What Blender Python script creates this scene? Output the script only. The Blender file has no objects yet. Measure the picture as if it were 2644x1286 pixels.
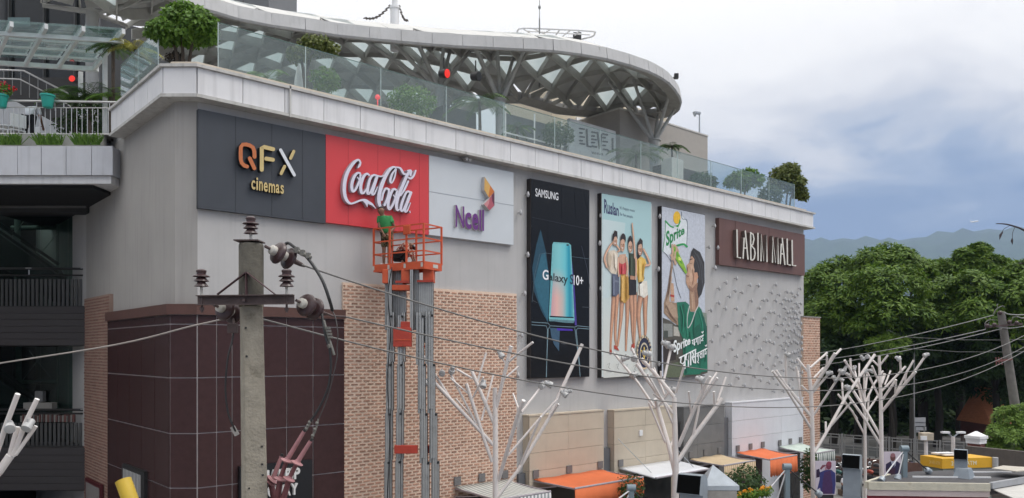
import bpy, bmesh, math, random
from mathutils import Vector, Matrix
R = math.radians
random.seed(7)
scene = bpy.context.scene
COL = scene.collection
# ------------------------------------------------------------------ camera
F, CX, HY = 2000.0, 1322.0, 909.0          # focal length, centre column and horizon row of the 2644 px wide photograph
YAW = -41.38
CAM = Vector((-6.84, -19.56, 7.5))
cd = bpy.data.cameras.new('camera'); cam = bpy.data.objects.new('camera', cd); COL.objects.link(cam)
cam.location = CAM; cam.rotation_euler = (R(90), 0, R(YAW))
cd.sensor_width = 36; cd.lens = 36*F/2644; cd.shift_y = (HY-643)/2644
cd.clip_start = 0.1; cd.clip_end = 30000
scene.camera = cam
# ------------------------------------------------------------------ sky, sun, exposure
SUN_EL, SUN_AZ = 58, -52      # azimuth measured from +x towards +y
world = bpy.data.worlds.new('World'); scene.world = world; world.use_nodes = True
nt = world.node_tree; N = nt.nodes; L = nt.links; N.clear()
out = N.new('ShaderNodeOutputWorld'); bg = N.new('ShaderNodeBackground'); bg.inputs[1].default_value = 0.1
sky = N.new('ShaderNodeTexSky'); sky.sky_type = 'NISHITA'; sky.sun_disc = False
sky.sun_elevation = R(SUN_EL); sky.sun_rotation = R(90-SUN_AZ); sky.altitude = 1350; sky.dust_density = 2.0
tc = N.new('ShaderNodeTexCoord'); sep = N.new('ShaderNodeSeparateXYZ'); L.new(tc.outputs['Generated'], sep.inputs[0])
# cloud layer: direction projected on a flat ceiling, so that cloud shapes shrink towards the horizon
mz = N.new('ShaderNodeMath'); mz.operation = 'ADD'; mz.inputs[1].default_value = 0.22; L.new(sep.outputs[2], mz.inputs[0])
mz2 = N.new('ShaderNodeMath'); mz2.operation = 'MAXIMUM'; mz2.inputs[1].default_value = 0.12; L.new(mz.outputs[0], mz2.inputs[0])
dv = N.new('ShaderNodeVectorMath'); dv.operation = 'DIVIDE'; L.new(tc.outputs['Generated'], dv.inputs[0])
cb = N.new('ShaderNodeCombineXYZ')
for i in range(3): L.new(mz2.outputs[0], cb.inputs[i])
L.new(cb.outputs[0], dv.inputs[1])
n1 = N.new('ShaderNodeTexNoise'); n1.inputs['Scale'].default_value = 2.3; n1.inputs['Detail'].default_value = 7; n1.inputs['Roughness'].default_value = 0.52
n1.inputs['Distortion'].default_value = 0.35; L.new(dv.outputs[0], n1.inputs['Vector'])
n2 = N.new('ShaderNodeTexNoise'); n2.inputs['Scale'].default_value = 0.9; n2.inputs['Detail'].default_value = 4; L.new(dv.outputs[0], n2.inputs['Vector'])
def wmath(op, a, b, clamp=False):
    m = N.new('ShaderNodeMath'); m.operation = op; m.use_clamp = clamp
    for i, s in enumerate((a, b)):
        if isinstance(s, (int, float)): m.inputs[i].default_value = s
        else: L.new(s, m.inputs[i])
    return m.outputs[0]
s1 = wmath('MULTIPLY', wmath('SUBTRACT', n1.outputs[0], 0.5), 0.30)
s2 = wmath('MULTIPLY', wmath('SUBTRACT', n2.outputs[0], 0.5), 0.16)
zz = wmath('ADD', wmath('ADD', sep.outputs[2], s1), s2)
ramp = N.new('ShaderNodeValToRGB'); L.new(zz, ramp.inputs[0])
def lin(c): return tuple(((v/255)/12.92 if v/255 <= .04045 else ((v/255+.055)/1.055)**2.4) for v in c)
els = [(0.0, (118,138,170)), (0.14, (124,143,174)), (0.17, (138,154,180)), (0.195, (158,170,190)), (0.22, (186,191,201)), (0.25, (210,210,213)), (0.29, (230,228,227)), (0.37, (247,244,240)), (0.6, (250,247,242)), (1.0, (250,248,244))]
cr = ramp.color_ramp; cr.interpolation = 'EASE'
cr.elements[0].position = els[0][0]; cr.elements[1].position = els[-1][0]
for p, c in els[1:-1]: cr.elements.new(p)
for e, (p, c) in zip(cr.elements, els): e.color = lin(c)+(1,)
# overcast skies brighten towards the zenith
zen = wmath('ADD', wmath('MULTIPLY', wmath('MAXIMUM', wmath('SUBTRACT', sep.outputs[2], 0.35), 0.0), 1.3), 1.0)
sc_ = N.new('ShaderNodeVectorMath'); sc_.operation = 'SCALE'; L.new(ramp.outputs[0], sc_.inputs[0]); L.new(wmath('MULTIPLY', zen, 11.6), sc_.inputs['Scale'])
mx = N.new('ShaderNodeMixRGB'); mx.inputs[0].default_value = 0.95; L.new(sky.outputs[0], mx.inputs[1]); L.new(sc_.outputs[0], mx.inputs[2])
L.new(mx.outputs[0], bg.inputs[0]); L.new(bg.outputs[0], out.inputs[0])
sd = bpy.data.lights.new('sun', 'SUN'); sd.energy = 1.5; sd.angle = R(28); sd.color = (1, .955, .895)
sun = bpy.data.objects.new('sun', sd); COL.objects.link(sun); sun.location = (20, -20, 60)
_sdir = Vector((math.cos(R(SUN_EL))*math.cos(R(SUN_AZ)), math.cos(R(SUN_EL))*math.sin(R(SUN_AZ)), math.sin(R(SUN_EL))))
sun.rotation_euler = (-_sdir).to_track_quat('-Z', 'Y').to_euler()
vs = scene.view_settings; vs.view_transform = 'Standard'; vs.look = 'None'; vs.gamma = 1; vs.exposure = 0.22; vs.use_curve_mapping = False
scene.cycles.max_bounces = 8; scene.cycles.transparent_max_bounces = 16; scene.cycles.diffuse_bounces = 3
# ------------------------------------------------------------------ projection helpers: real planes and depths of the place
FW = Vector((math.sin(R(-YAW)), math.cos(R(-YAW)), 0)); RT = Vector((FW.y, -FW.x, 0)); UP = Vector((0, 0, 1))
def ray(px, py): return FW + RT*((px-CX)/F) + UP*((HY-py)/F)
def C(px, py, D): return CAM + ray(px, py)*D
def onY(px, py, y): d = ray(px, py); return CAM + d*((y-CAM.y)/d.y)
def onX(px, py, x): d = ray(px, py); return CAM + d*((x-CAM.x)/d.x)
def onZ(px, py, z): d = ray(px, py); return CAM + d*((z-CAM.z)/d.z)
def zm(ox, oy, s): return lambda x, y: (ox+x/s, oy+y/s)
def V(*a): return Vector(a)
# ------------------------------------------------------------------ materials
MATS = {}
def pm(name, col, rough=0.6, metal=0.0, var=0.12, scale=3.0, bump=0.0, bscale=40.0, streak=0.0, rnd=0.0, spec=0.5, sz=(1,1,1), emit=0, dirt=None):
    """procedural principled material: base colour with noise mottling, optional vertical rain streaks and fine relief"""
    if name in MATS: return MATS[name]
    m = bpy.data.materials.new(name); m.use_nodes = True; MATS[name] = m
    t = m.node_tree; n = t.nodes; l = t.links; b = n['Principled BSDF']
    c = lin(col) if max(col) > 1.001 else tuple(col)
    b.inputs['Roughness'].default_value = rough; b.inputs['Metallic'].default_value = metal
    b.inputs['Specular IOR Level'].default_value = spec
    tcd = n.new('ShaderNodeTexCoord'); mp = n.new('ShaderNodeMapping'); mp.inputs['Scale'].default_value = sz; l.new(tcd.outputs['Object'], mp.inputs[0])
    no = n.new('ShaderNodeTexNoise'); no.inputs['Scale'].default_value = scale; no.inputs['Detail'].default_value = 6; no.inputs['Roughness'].default_value = .6; l.new(mp.outputs[0], no.inputs['Vector'])
    mr = n.new('ShaderNodeMapRange'); mr.inputs['From Min'].default_value = .3; mr.inputs['From Max'].default_value = .7; mr.inputs['To Min'].default_value = 1-var; mr.inputs['To Max'].default_value = 1+var
    l.new(no.outputs[0], mr.inputs[0])
    val = mr.outputs[0]
    if streak:
        mp2 = n.new('ShaderNodeMapping'); mp2.inputs['Scale'].default_value = (5, 5, .22); l.new(tcd.outputs['Object'], mp2.inputs[0])
        ns = n.new('ShaderNodeTexNoise'); ns.inputs['Scale'].default_value = 1.4; ns.inputs['Detail'].default_value = 5; l.new(mp2.outputs[0], ns.inputs['Vector'])
        ms = n.new('ShaderNodeMapRange'); ms.inputs['From Min'].default_value = .52; ms.inputs['From Max'].default_value = .75; ms.inputs['To Min'].default_value = 1; ms.inputs['To Max'].default_value = 1-streak
        l.new(ns.outputs[0], ms.inputs[0])
        mm = n.new('ShaderNodeMath'); mm.operation = 'MULTIPLY'; l.new(val, mm.inputs[0]); l.new(ms.outputs[0], mm.inputs[1]); val = mm.outputs[0]
    if rnd:
        g = n.new('ShaderNodeNewGeometry'); oi = n.new('ShaderNodeObjectInfo')
        ad = n.new('ShaderNodeMath'); ad.operation = 'ADD'; l.new(g.outputs['Random Per Island'], ad.inputs[0]); l.new(oi.outputs['Random'], ad.inputs[1])
        fr = n.new('ShaderNodeMath'); fr.operation = 'FRACT'; l.new(ad.outputs[0], fr.inputs[0])
        m2 = n.new('ShaderNodeMapRange'); m2.inputs['To Min'].default_value = 1-rnd; m2.inputs['To Max'].default_value = 1+rnd; l.new(fr.outputs[0], m2.inputs[0])
        mm = n.new('ShaderNodeMath'); mm.operation = 'MULTIPLY'; l.new(val, mm.inputs[0]); l.new(m2.outputs[0], mm.inputs[1]); val = mm.outputs[0]
    sc = n.new('ShaderNodeVectorMath'); sc.operation = 'SCALE'; sc.inputs[0].default_value = c; l.new(val, sc.inputs['Scale'])
    src = sc.outputs[0]
    if dirt:
        nd = n.new('ShaderNodeTexNoise'); nd.inputs['Scale'].default_value = dirt[1]; nd.inputs['Detail'].default_value = 8; nd.inputs['Roughness'].default_value = .7; l.new(tcd.outputs['Object'], nd.inputs['Vector'])
        md = n.new('ShaderNodeMapRange'); md.inputs['From Min'].default_value = dirt[2]; md.inputs['From Max'].default_value = dirt[2]+.18; l.new(nd.outputs[0], md.inputs[0])
        mxd = n.new('ShaderNodeMixRGB'); mxd.inputs[2].default_value = lin(dirt[0])+(1,); l.new(md.outputs[0], mxd.inputs[0]); l.new(src, mxd.inputs[1]); src = mxd.outputs[0]
    l.new(src, b.inputs['Base Color'])
    if emit:
        b.inputs['Emission Color'].default_value = c+(1,); b.inputs['Emission Strength'].default_value = emit
    if bump:
        nb = n.new('ShaderNodeTexNoise'); nb.inputs['Scale'].default_value = bscale; nb.inputs['Detail'].default_value = 4; l.new(mp.outputs[0], nb.inputs['Vector'])
        bp = n.new('ShaderNodeBump'); bp.inputs['Strength'].default_value = bump; bp.inputs['Distance'].default_value = .02; l.new(nb.outputs[0], bp.inputs['Height']); l.new(bp.outputs[0], b.inputs['Normal'])
    return m
def glass(name, tint, alpha, rough=0.02, body=(.55,.62,.62), bodyf=.1):
    """thin architectural pane: tinted see-through, a little dusty body, mirror-like at grazing angles"""
    if name in MATS: return MATS[name]
    m = bpy.data.materials.new(name); m.use_nodes = True; MATS[name] = m
    t = m.node_tree; n = t.nodes; l = t.links; n.clear()
    o = n.new('ShaderNodeOutputMaterial'); tr = n.new('ShaderNodeBsdfTransparent'); tr.inputs[0].default_value = tuple(tint)+(1,)
    gl = n.new('ShaderNodeBsdfGlossy'); gl.inputs['Roughness'].default_value = rough; gl.inputs[0].default_value = (.95, 1, 1, 1)
    df = n.new('ShaderNodeBsdfDiffuse'); df.inputs[0].default_value = tuple(body)+(1,)
    no = n.new('ShaderNodeTexNoise'); no.inputs['Scale'].default_value = 1.3; no.inputs['Detail'].default_value = 5
    tcd = n.new('ShaderNodeTexCoord'); l.new(tcd.outputs['Object'], no.inputs['Vector'])
    mr = n.new('ShaderNodeMapRange'); mr.inputs['To Min'].default_value = bodyf*.6; mr.inputs['To Max'].default_value = bodyf*1.4; l.new(no.outputs[0], mr.inputs[0])
    m1 = n.new('ShaderNodeMixShader'); l.new(mr.outputs[0], m1.inputs[0]); l.new(tr.outputs[0], m1.inputs[1]); l.new(df.outputs[0], m1.inputs[2])
    lw = n.new('ShaderNodeLayerWeight'); lw.inputs[0].default_value = .5      # same from both faces of the thin pane
    pw = n.new('ShaderNodeMath'); pw.operation = 'POWER'; pw.inputs[1].default_value = 5; l.new(lw.outputs['Facing'], pw.inputs[0])
    ad = n.new('ShaderNodeMath'); ad.operation = 'MULTIPLY_ADD'; ad.inputs[1].default_value = .9; ad.inputs[2].default_value = .03+alpha; ad.use_clamp = True; l.new(pw.outputs[0], ad.inputs[0])
    m2 = n.new('ShaderNodeMixShader'); l.new(ad.outputs[0], m2.inputs[0]); l.new(m1.outputs[0], m2.inputs[1]); l.new(gl.outputs[0], m2.inputs[2])
    l.new(m2.outputs[0], o.inputs[0]); return m
def leafmat(name, col, col2, rough=.55):
    if name in MATS: return MATS[name]
    m = bpy.data.materials.new(name); m.use_nodes = True; MATS[name] = m
    t = m.node_tree; n = t.nodes; l = t.links; b = n['Principled BSDF']; b.inputs['Roughness'].default_value = rough; b.inputs['Specular IOR Level'].default_value = .35
    g = n.new('ShaderNodeNewGeometry'); mxx = n.new('ShaderNodeMixRGB'); mxx.inputs[1].default_value = tuple(col)+(1,); mxx.inputs[2].default_value = tuple(col2)+(1,)
    l.new(g.outputs['Random Per Island'], mxx.inputs[0]); l.new(mxx.outputs[0], b.inputs['Base Color'])
    tl = n.new('ShaderNodeBsdfTranslucent'); l.new(mxx.outputs[0], tl.inputs[0])
    ms = n.new('ShaderNodeMixShader'); ms.inputs[0].default_value = .28; l.new(b.outputs[0], ms.inputs[1]); l.new(tl.outputs[0], ms.inputs[2])
    l.new(ms.outputs[0], n['Material Output'].inputs[0]); return m
# ------------------------------------------------------------------ scene-graph helpers
def tag(o, label=None, cat=None, group=None, kind=None):
    if label: o['label'] = label
    if cat: o['category'] = cat
    if group: o['group'] = group
    if kind: o['kind'] = kind
    return o
def thing(name, label, cat, loc, group=None):
    o = bpy.data.objects.new(name, None); COL.objects.link(o); o.location = loc; o.empty_display_size = .2
    return tag(o, label, cat, group)
def wloc(o):
    p = Vector((0, 0, 0))
    while o is not None: p = p+o.location; o = o.parent
    return p
class MB:
    def __init__(s): s.v = []; s.f = []
    def box(s, a, b):
        x0, x1 = sorted((a[0], b[0])); y0, y1 = sorted((a[1], b[1])); z0, z1 = sorted((a[2], b[2])); i = len(s.v)
        s.v += [(x0,y0,z0),(x1,y0,z0),(x1,y1,z0),(x0,y1,z0),(x0,y0,z1),(x1,y0,z1),(x1,y1,z1),(x0,y1,z1)]
        s.f += [tuple(i+k for k in q) for q in ((3,2,1,0),(4,5,6,7),(0,1,5,4),(1,2,6,5),(2,3,7,6),(3,0,4,7))]; return s
    def ob(s, c, ax, ay, az):
        """oriented box from its centre and three half-axis vectors"""
        c, ax, ay, az = map(Vector, (c, ax, ay, az)); i = len(s.v)
        for k in ((-1,-1,-1),(1,-1,-1),(1,1,-1),(-1,1,-1),(-1,-1,1),(1,-1,1),(1,1,1),(-1,1,1)): s.v.append(c+ax*k[0]+ay*k[1]+az*k[2])
        fs = ((3,2,1,0),(4,5,6,7),(0,1,5,4),(1,2,6,5),(2,3,7,6),(3,0,4,7))
        if ax.cross(ay).dot(az) < 0: fs = tuple(q[::-1] for q in fs)
        s.f += [tuple(i+k for k in q) for q in fs]; return s
    def bar(s, p0, p1, w, h, up=UP):
        """rectangular bar between two points"""
        p0, p1 = Vector(p0), Vector(p1); d = p1-p0; u = Vector(up); sx = d.cross(u)
        if sx.length < 1e-6: sx = d.cross(Vector((1, 0, 0)))
        sx.normalize(); sz = sx.cross(d).normalized()
        return s.ob((p0+p1)/2, d/2, sx*w/2, sz*h/2)
    def cyl(s, p0, p1, r0, r1=None, n=10, caps=True):
        p0, p1 = Vector(p0), Vector(p1); r1 = r0 if r1 is None else r1; d = (p1-p0).normalized()
        a = d.orthogonal().normalized(); b = d.cross(a); i = len(s.v)
        for p, r in ((p0, r0), (p1, r1)):
            for k in range(n): t = 2*math.pi*k/n; s.v.append(p+a*(r*math.cos(t))+b*(r*math.sin(t)))
        for k in range(n): s.f.append((i+k, i+(k+1) % n, i+n+(k+1) % n, i+n+k))
        if caps: s.f.append(tuple(i+k for k in reversed(range(n)))); s.f.append(tuple(i+n+k for k in range(n)))
        return s
    def path(s, pts, r, n=8, caps=True):
        pts = [Vector(p) for p in pts]; rs = r if isinstance(r, (list, tuple)) else [r]*len(pts); i = len(s.v)
        a = None
        for k, p in enumerate(pts):
            d = (pts[min(k+1, len(pts)-1)]-pts[max(k-1, 0)]).normalized()
            a = d.orthogonal() if a is None else a-d*a.dot(d)
            if a.length < 1e-6: a = d.orthogonal()
            a.normalize(); b = d.cross(a)
            for q in range(n): t = 2*math.pi*q/n; s.v.append(p+a*(rs[k]*math.cos(t))+b*(rs[k]*math.sin(t)))
        for k in range(len(pts)-1):
            for q in range(n): s.f.append((i+k*n+q, i+k*n+(q+1) % n, i+(k+1)*n+(q+1) % n, i+(k+1)*n+q))
        if caps: s.f.append(tuple(i+q for q in reversed(range(n)))); s.f.append(tuple(i+(len(pts)-1)*n+q for q in range(n)))
        return s
    def lathe(s, base, axis, prof, n=14):
        """profile [(radius, height)] turned round an axis"""
        base = Vector(base); d = Vector(axis).normalized(); a = d.orthogonal().normalized(); b = d.cross(a); i = len(s.v)
        for r, h in prof:
            for k in range(n): t = 2*math.pi*k/n; s.v.append(base+d*h+a*(r*math.cos(t))+b*(r*math.sin(t)))
        for j in range(len(prof)-1):
            for k in range(n): s.f.append((i+j*n+k, i+j*n+(k+1) % n, i+(j+1)*n+(k+1) % n, i+(j+1)*n+k))
        s.f.append(tuple(i+k for k in reversed(range(n)))); s.f.append(tuple(i+(len(prof)-1)*n+k for k in range(n))); return s
    def prism(s, pts, ext):
        pts = [Vector(p) for p in pts]; e = Vector(ext); n = len(pts); i = len(s.v)
        nrm = Vector((0, 0, 0))
        for k in range(n): nrm += pts[k].cross(pts[(k+1) % n])
        if nrm.dot(e) > 0: pts = pts[::-1]
        s.v += pts+[p+e for p in pts]
        s.f.append(tuple(i+k for k in range(n))); s.f.append(tuple(i+n+k for k in reversed(range(n))))
        for k in range(n): s.f.append((i+(k+1) % n, i+k, i+n+k, i+n+(k+1) % n))
        return s
    def quad(s, *p): i = len(s.v); s.v += [Vector(q) for q in p]; s.f.append(tuple(range(i, i+len(p)))); return s
    def sphere(s, c, r, n=10, m=7, sc=(1, 1, 1)):
        c = Vector(c); i = len(s.v)
        for j in range(m+1):
            ph = math.pi*j/m
            for k in range(n): t = 2*math.pi*k/n; s.v.append(c+Vector((r*sc[0]*math.sin(ph)*math.cos(t), r*sc[1]*math.sin(ph)*math.sin(t), -r*sc[2]*math.cos(ph))))
        for j in range(m):
            for k in range(n): s.f.append((i+j*n+k, i+j*n+(k+1) % n, i+(j+1)*n+(k+1) % n, i+(j+1)*n+k))
        return s
    def mesh(s, name, mat, org=Vector((0, 0, 0)), smooth=False):
        me = bpy.data.meshes.new(name); me.from_pydata([tuple(Vector(v)-org) for v in s.v], [], s.f)
        for x in (mat if isinstance(mat, (list, tuple)) else [mat]): me.materials.append(x)
        if smooth: me.shade_smooth(); me.set_sharp_from_angle(angle=R(38))
        me.update(); return me
    def build(s, name, mat, parent=None, smooth=False, bevel=0, at=None):
        """one mesh object; vertices are given in world coordinates; AT is the base point of a top-level thing"""
        org = wloc(parent) if parent is not None else (Vector(at) if at is not None else Vector((0, 0, 0)))
        o = bpy.data.objects.new(name, s.mesh(name, mat, org, smooth)); COL.objects.link(o)
        if parent is not None: o.parent = parent
        elif at is not None: o.location = at
        if bevel:
            bv = o.modifiers.new('bevel', 'BEVEL'); bv.width = bevel; bv.segments = 2; bv.limit_method = 'ANGLE'; bv.angle_limit = R(40)
        return o
def inst(name, me, loc, parent=None, tint=None):
    o = bpy.data.objects.new(name, me); COL.objects.link(o)
    if parent is not None: o.parent = parent; loc = Vector(loc)-wloc(parent)
    o.location = loc; return o
def bez(pts, k=6):
    """Catmull-Rom through points (tuples of any size)"""
    P = [Vector(p) for p in pts]; P = [P[0]*2-P[1]]+P+[P[-1]*2-P[-2]]; o = []
    for i in range(1, len(P)-2):
        for j in range(k):
            t = j/k; a, b, c, d = P[i-1], P[i], P[i+1], P[i+2]
            o.append((b*2+(c-a)*t+(a*2-b*5+c*4-d)*t*t+(b*3-a-c*3+d)*t**3)*.5)
    o.append(P[-2]); return o
_font_cache = {}
def text_geo(s, offset=0.0, shear=0.0):
    key = (s, offset, shear)
    if key not in _font_cache:
        cu = bpy.data.curves.new('t', 'FONT'); cu.body = s; cu.size = 1; cu.offset = offset; cu.resolution_u = 4; cu.shear = shear; cu.fill_mode = 'FRONT'
        ob = bpy.data.objects.new('t', cu); COL.objects.link(ob); bpy.context.view_layer.update()
        me = bpy.data.meshes.new_from_object(ob.evaluated_get(bpy.context.evaluated_depsgraph_get()))
        bm = bmesh.new(); bm.from_mesh(me); bmesh.ops.remove_doubles(bm, verts=bm.verts, dist=1e-5)
        bmesh.ops.dissolve_limit(bm, angle_limit=R(1), verts=bm.verts, edges=bm.edges)
        vs_ = [v.co.copy() for v in bm.verts]; bm.verts.index_update(); fs = [tuple(v.index for v in f.verts) for f in bm.faces]
        ed = [tuple(l_.vert.index for l_ in (e.link_loops[0], e.link_loops[0].link_loop_next)) for e in bm.edges if len(e.link_faces) == 1]
        bm.free(); bpy.data.objects.remove(ob); bpy.data.meshes.remove(me); bpy.data.curves.remove(cu)
        _font_cache[key] = (vs_, fs, ed)
    return _font_cache[key]
def add_text(mb, s, fn, depth, offset=0.0, shear=0.0):
    """fit a word to the unit square and map it by fn(u, v) -> point; extrude by vector DEPTH (backwards)"""
    vs_, fs, ed = text_geo(s, offset, shear)
    if not vs_: return mb
    x0 = min(v.x for v in vs_); x1 = max(v.x for v in vs_); y0 = min(v.y for v in vs_); y1 = max(v.y for v in vs_)
    i = len(mb.v); n = len(vs_); dep = Vector(depth)
    fr = [fn((v.x-x0)/(x1-x0 or 1), (v.y-y0)/(y1-y0 or 1)) for v in vs_]
    mb.v += fr; mb.f += [tuple(i+k for k in f) for f in fs]
    if dep.length > 1e-9:
        mb.v += [p+dep for p in fr]
        mb.f += [(i+b, i+a, i+n+a, i+n+b) for a, b in ed]
    return mb
def skin(name, pts, edges, mat, parent, sub=2, root=None, loc=Vector((0, 0, 0))):
    """continuous figure grown over a skeleton: pts {joint: (x, y, z, radius[, radius_y])}"""
    keys = list(pts); me = bpy.data.meshes.new(name)
    me.from_pydata([Vector(pts[k][:3]) for k in keys], [(keys.index(a), keys.index(b)) for a, b in edges], [])
    ob = bpy.data.objects.new('tmp', me); COL.objects.link(ob)
    sm = ob.modifiers.new('skin', 'SKIN'); sm.use_smooth_shade = True
    for i, k in enumerate(keys):
        sv = me.skin_vertices[0].data[i]; r = pts[k][3]; sv.radius = (r, pts[k][4] if len(pts[k]) > 4 else r); sv.use_root = (k == (root or keys[0]))
    ob.modifiers.new('sub', 'SUBSURF').levels = sub
    bpy.context.view_layer.update()
    m2 = bpy.data.meshes.new_from_object(ob.evaluated_get(bpy.context.evaluated_depsgraph_get()))
    bpy.data.objects.remove(ob); bpy.data.meshes.remove(me)
    bm = bmesh.new(); bm.from_mesh(m2); bmesh.ops.remove_doubles(bm, verts=bm.verts, dist=.002); bmesh.ops.holes_fill(bm, edges=bm.edges, sides=0); bmesh.ops.recalc_face_normals(bm, faces=bm.faces); bm.to_mesh(m2); bm.free()
    m2.name = name; m2.materials.clear(); m2.materials.append(mat); m2.shade_smooth()
    o = bpy.data.objects.new(name, m2); COL.objects.link(o); o.parent = parent
    return o
# ------------------------------------------------------------------ shared materials
M_WALL = pm('grey_render', (.45,.442,.44), .85, var=.07, scale=.7, bump=.12, bscale=60, streak=.09, dirt=((128,122,116), .45, .68))
M_PARA = pm('pale_aluminium_panel', (.69,.685,.695), .45, var=.05, scale=1.2, streak=.16)
M_COPE = pm('weathered_coping', (.50,.49,.47), .7, var=.12, scale=2.2, streak=.25, dirt=((95,88,80), 3.0, .60))
M_CURB = pm('beige_curb', (.52,.46,.38), .7, var=.1, scale=3)
M_GRAN = pm('maroon_granite', (.050,.025,.025), .27, var=.16, scale=6, spec=.22)
M_GROUT = pm('grey_grout', (.50,.46,.46), .9)
M_CORN = pm('brown_cornice', (.085,.036,.028), .6, var=.15)
M_MORT = pm('salmon_mortar', (.68,.52,.41), .95, var=.10, scale=1.3, bump=.3, bscale=50, dirt=((205,188,170), .7, .62))
M_BRICK = pm('red_brick', (.40,.225,.16), .9, var=.14, scale=4, rnd=.26, bump=.3, bscale=70, dirt=((196,160,138), .55, .60))
M_TAN = pm('tan_stone', (.50,.435,.345), .7, var=.05, scale=2, rnd=.03, streak=.05)
M_DGREY = pm('dark_grey_stone', (.155,.155,.155), .6, var=.14, scale=2, rnd=.06)
M_WHITEP = pm('white_stone', (.62,.63,.67), .6, var=.04, scale=2, rnd=.02, streak=.04)
M_SLOT = pm('slate_infill', (.12,.125,.135), .7)
M_DARKGLASS = pm('dark_shop_glass', (.012,.014,.016), .12, spec=.5)
M_BLACK = pm('black_paint', (.012,.012,.013), .55)
M_STEEL = pm('galvanised_steel', (.36,.39,.42), .42, .55, var=.1)
M_WHITE = pm('white_paint', (.72,.72,.73), .5, var=.04)
M_CHAR = pm('charcoal', (.03,.03,.033), .6)
M_CONC = pm('concrete', (.30,.285,.265), .9, var=.18, scale=3, bump=.4, bscale=50)
# ------------------------------------------------------------------ the ground
g = MB().box((-8500,-8500,-.5),(8500,8500,0)); tag(g.build('ground', pm('plaza_paving', (.16,.155,.15), .85, var=.15, scale=.6)), kind='structure')
# ------------------------------------------------------------------ the mall
SX, CHY = -.413, .364         # side wall and end of the chamfered corner
XE = onY(2075, 700, 0).x      # far end of the long facade
mall = thing('mall_building', 'grey three-storey shopping mall with chamfered corner and pale parapet band', 'building', (0, 0, 0))
FOOT = [(0,0),(XE,0),(XE,26),(SX,26),(SX,CHY)]
MB().prism([(x,y,0) for x,y in FOOT], (0,0,14.3)).build('facade_wall', M_WALL, mall)
M_WALL2 = pm('warm_dark_render', (.34,.325,.31), .88, var=.07, scale=.6, bump=.12, bscale=60, streak=.14)  # darker, warmer colour than the facade for the corner and side walls
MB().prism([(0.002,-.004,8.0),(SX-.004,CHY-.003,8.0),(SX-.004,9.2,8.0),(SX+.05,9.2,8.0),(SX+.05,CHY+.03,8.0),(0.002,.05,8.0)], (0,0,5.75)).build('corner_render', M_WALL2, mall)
# parapet band: outline offset by E, aluminium panels between a lip and a coping
def offs(e):
    x1 = (-.6611*0+0) ; xa = (-.35*0)  # chamfer line: -.6611 x - .7503 y = e
    xf = -(e-.7503*e)/.6611; xs = SX-e; ys = -(e+.6611*xs)/.7503
    # keep the chamfer parallel while its end follows the side wall
    return [(XE+e,-e),(xf,-e),(xs,ys),(xs,4.8)]
def band(e0, e1, z0, z1, name, mat, close_end=True, bevel=0):
    o = offs(e1); i = offs(e0); m = MB()
    for k in range(3):
        a, b, c, d = o[k], o[k+1], i[k+1], i[k]
        m.prism([(a[0],a[1],z0),(b[0],b[1],z0),(c[0],c[1],z0),(d[0],d[1],z0)], (0,0,z1-z0))
    a, d = o[0], i[0]
    m.prism([(a[0],a[1],z0),(XE+e1,6,z0),(XE+e0,6,z0),(d[0],d[1],z0)], (0,0,z1-z0))
    return m.build(name, mat, mall, bevel=bevel)
para = band(-.05, .31, 13.78, 14.43, 'parapet', pm('parapet_core', (.28,.28,.29), .8))
band(-.05, .40, 13.70, 13.78, 'parapet_lip', M_COPE)
band(-.05, .42, 14.43, 14.50, 'coping', M_COPE)
band(-.35, .10, 14.50, 14.66, 'glass_curb', M_CURB)
# parapet panels
def panel_run(p, q, nrm, n, jit=.0):
    p, q, nrm = Vector(p), Vector(q), Vector(nrm)
    for k in range(n):
        a = p.lerp(q, k/n); b = p.lerp(q, (k+1)/n); d = (b-a).normalized(); g_ = .009
        h = (14.424-13.785)/2; tilt = random.uniform(-.003,.003)
        MB().ob((a+b)/2+nrm*(.02+tilt)+V(0,0,h), (b-a)/2-d*g_, nrm*.02, (0,0,h)).build('panel', M_PARA, para)
o = offs(.31)
panel_run((o[1][0],o[1][1],13.785),(o[0][0],o[0][1],13.785),(0,-1,0),27)
panel_run((o[1][0],o[1][1],13.785),(o[2][0],o[2][1],13.785),(-.6611,-.7503,0),1)
panel_run((o[2][0],o[2][1],13.785),(o[3][0],o[3][1],13.785),(-1,0,0),4)
panel_run((o[0][0],-.31,13.785),(o[0][0],6,13.785),(1,0,0),5)
# expansion joint down the parapet and wall near the corner
xj = onY(748, 250, -.37).x
MB().box((xj-.02,-.375,13.68),(xj+.02,-.42,14.52)).build('joint_cover', M_COPE, mall)
# ------------------------------------------------------------------ granite base of the corner
zt = onY(512, 812, -.2).z; zc = onY(512, 785, -.2).z
rows = [zt] + [onY(512, y, -.17).z for y in (837, 975.5, 1119.4, 1260.5)]
while rows[-1] > 0.3: rows.append(max(0, rows[-1]-1.36))
XG = onY(890, 900, -.17).x
def offg(e):
    xf = -(e-.7503*e)/.6611; xs = SX-e; ys = -(e+.6611*xs)/.7503
    return [(XG,-e),(xf,-e),(xs,ys),(xs,YB)]
YB = onX(279, 900, SX-.15).y
def gband(e0, e1, z0, z1, name, mat):
    o = offg(e1); i = offg(e0); m = MB()
    for k in range(3):
        a, b, c, d = o[k], o[k+1], i[k+1], i[k]
        m.prism([(a[0],a[1],z0),(b[0],b[1],z0),(c[0],c[1],z0),(d[0],d[1],z0)], (0,0,z1-z0))
    return m.build(name, mat, mall)
gran = gband(-.02, .14, 0, zt, 'granite_base', M_GROUT)
gband(-.02, .24, zt, zc, 'cornice', M_CORN)
og = offg(.14)
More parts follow.
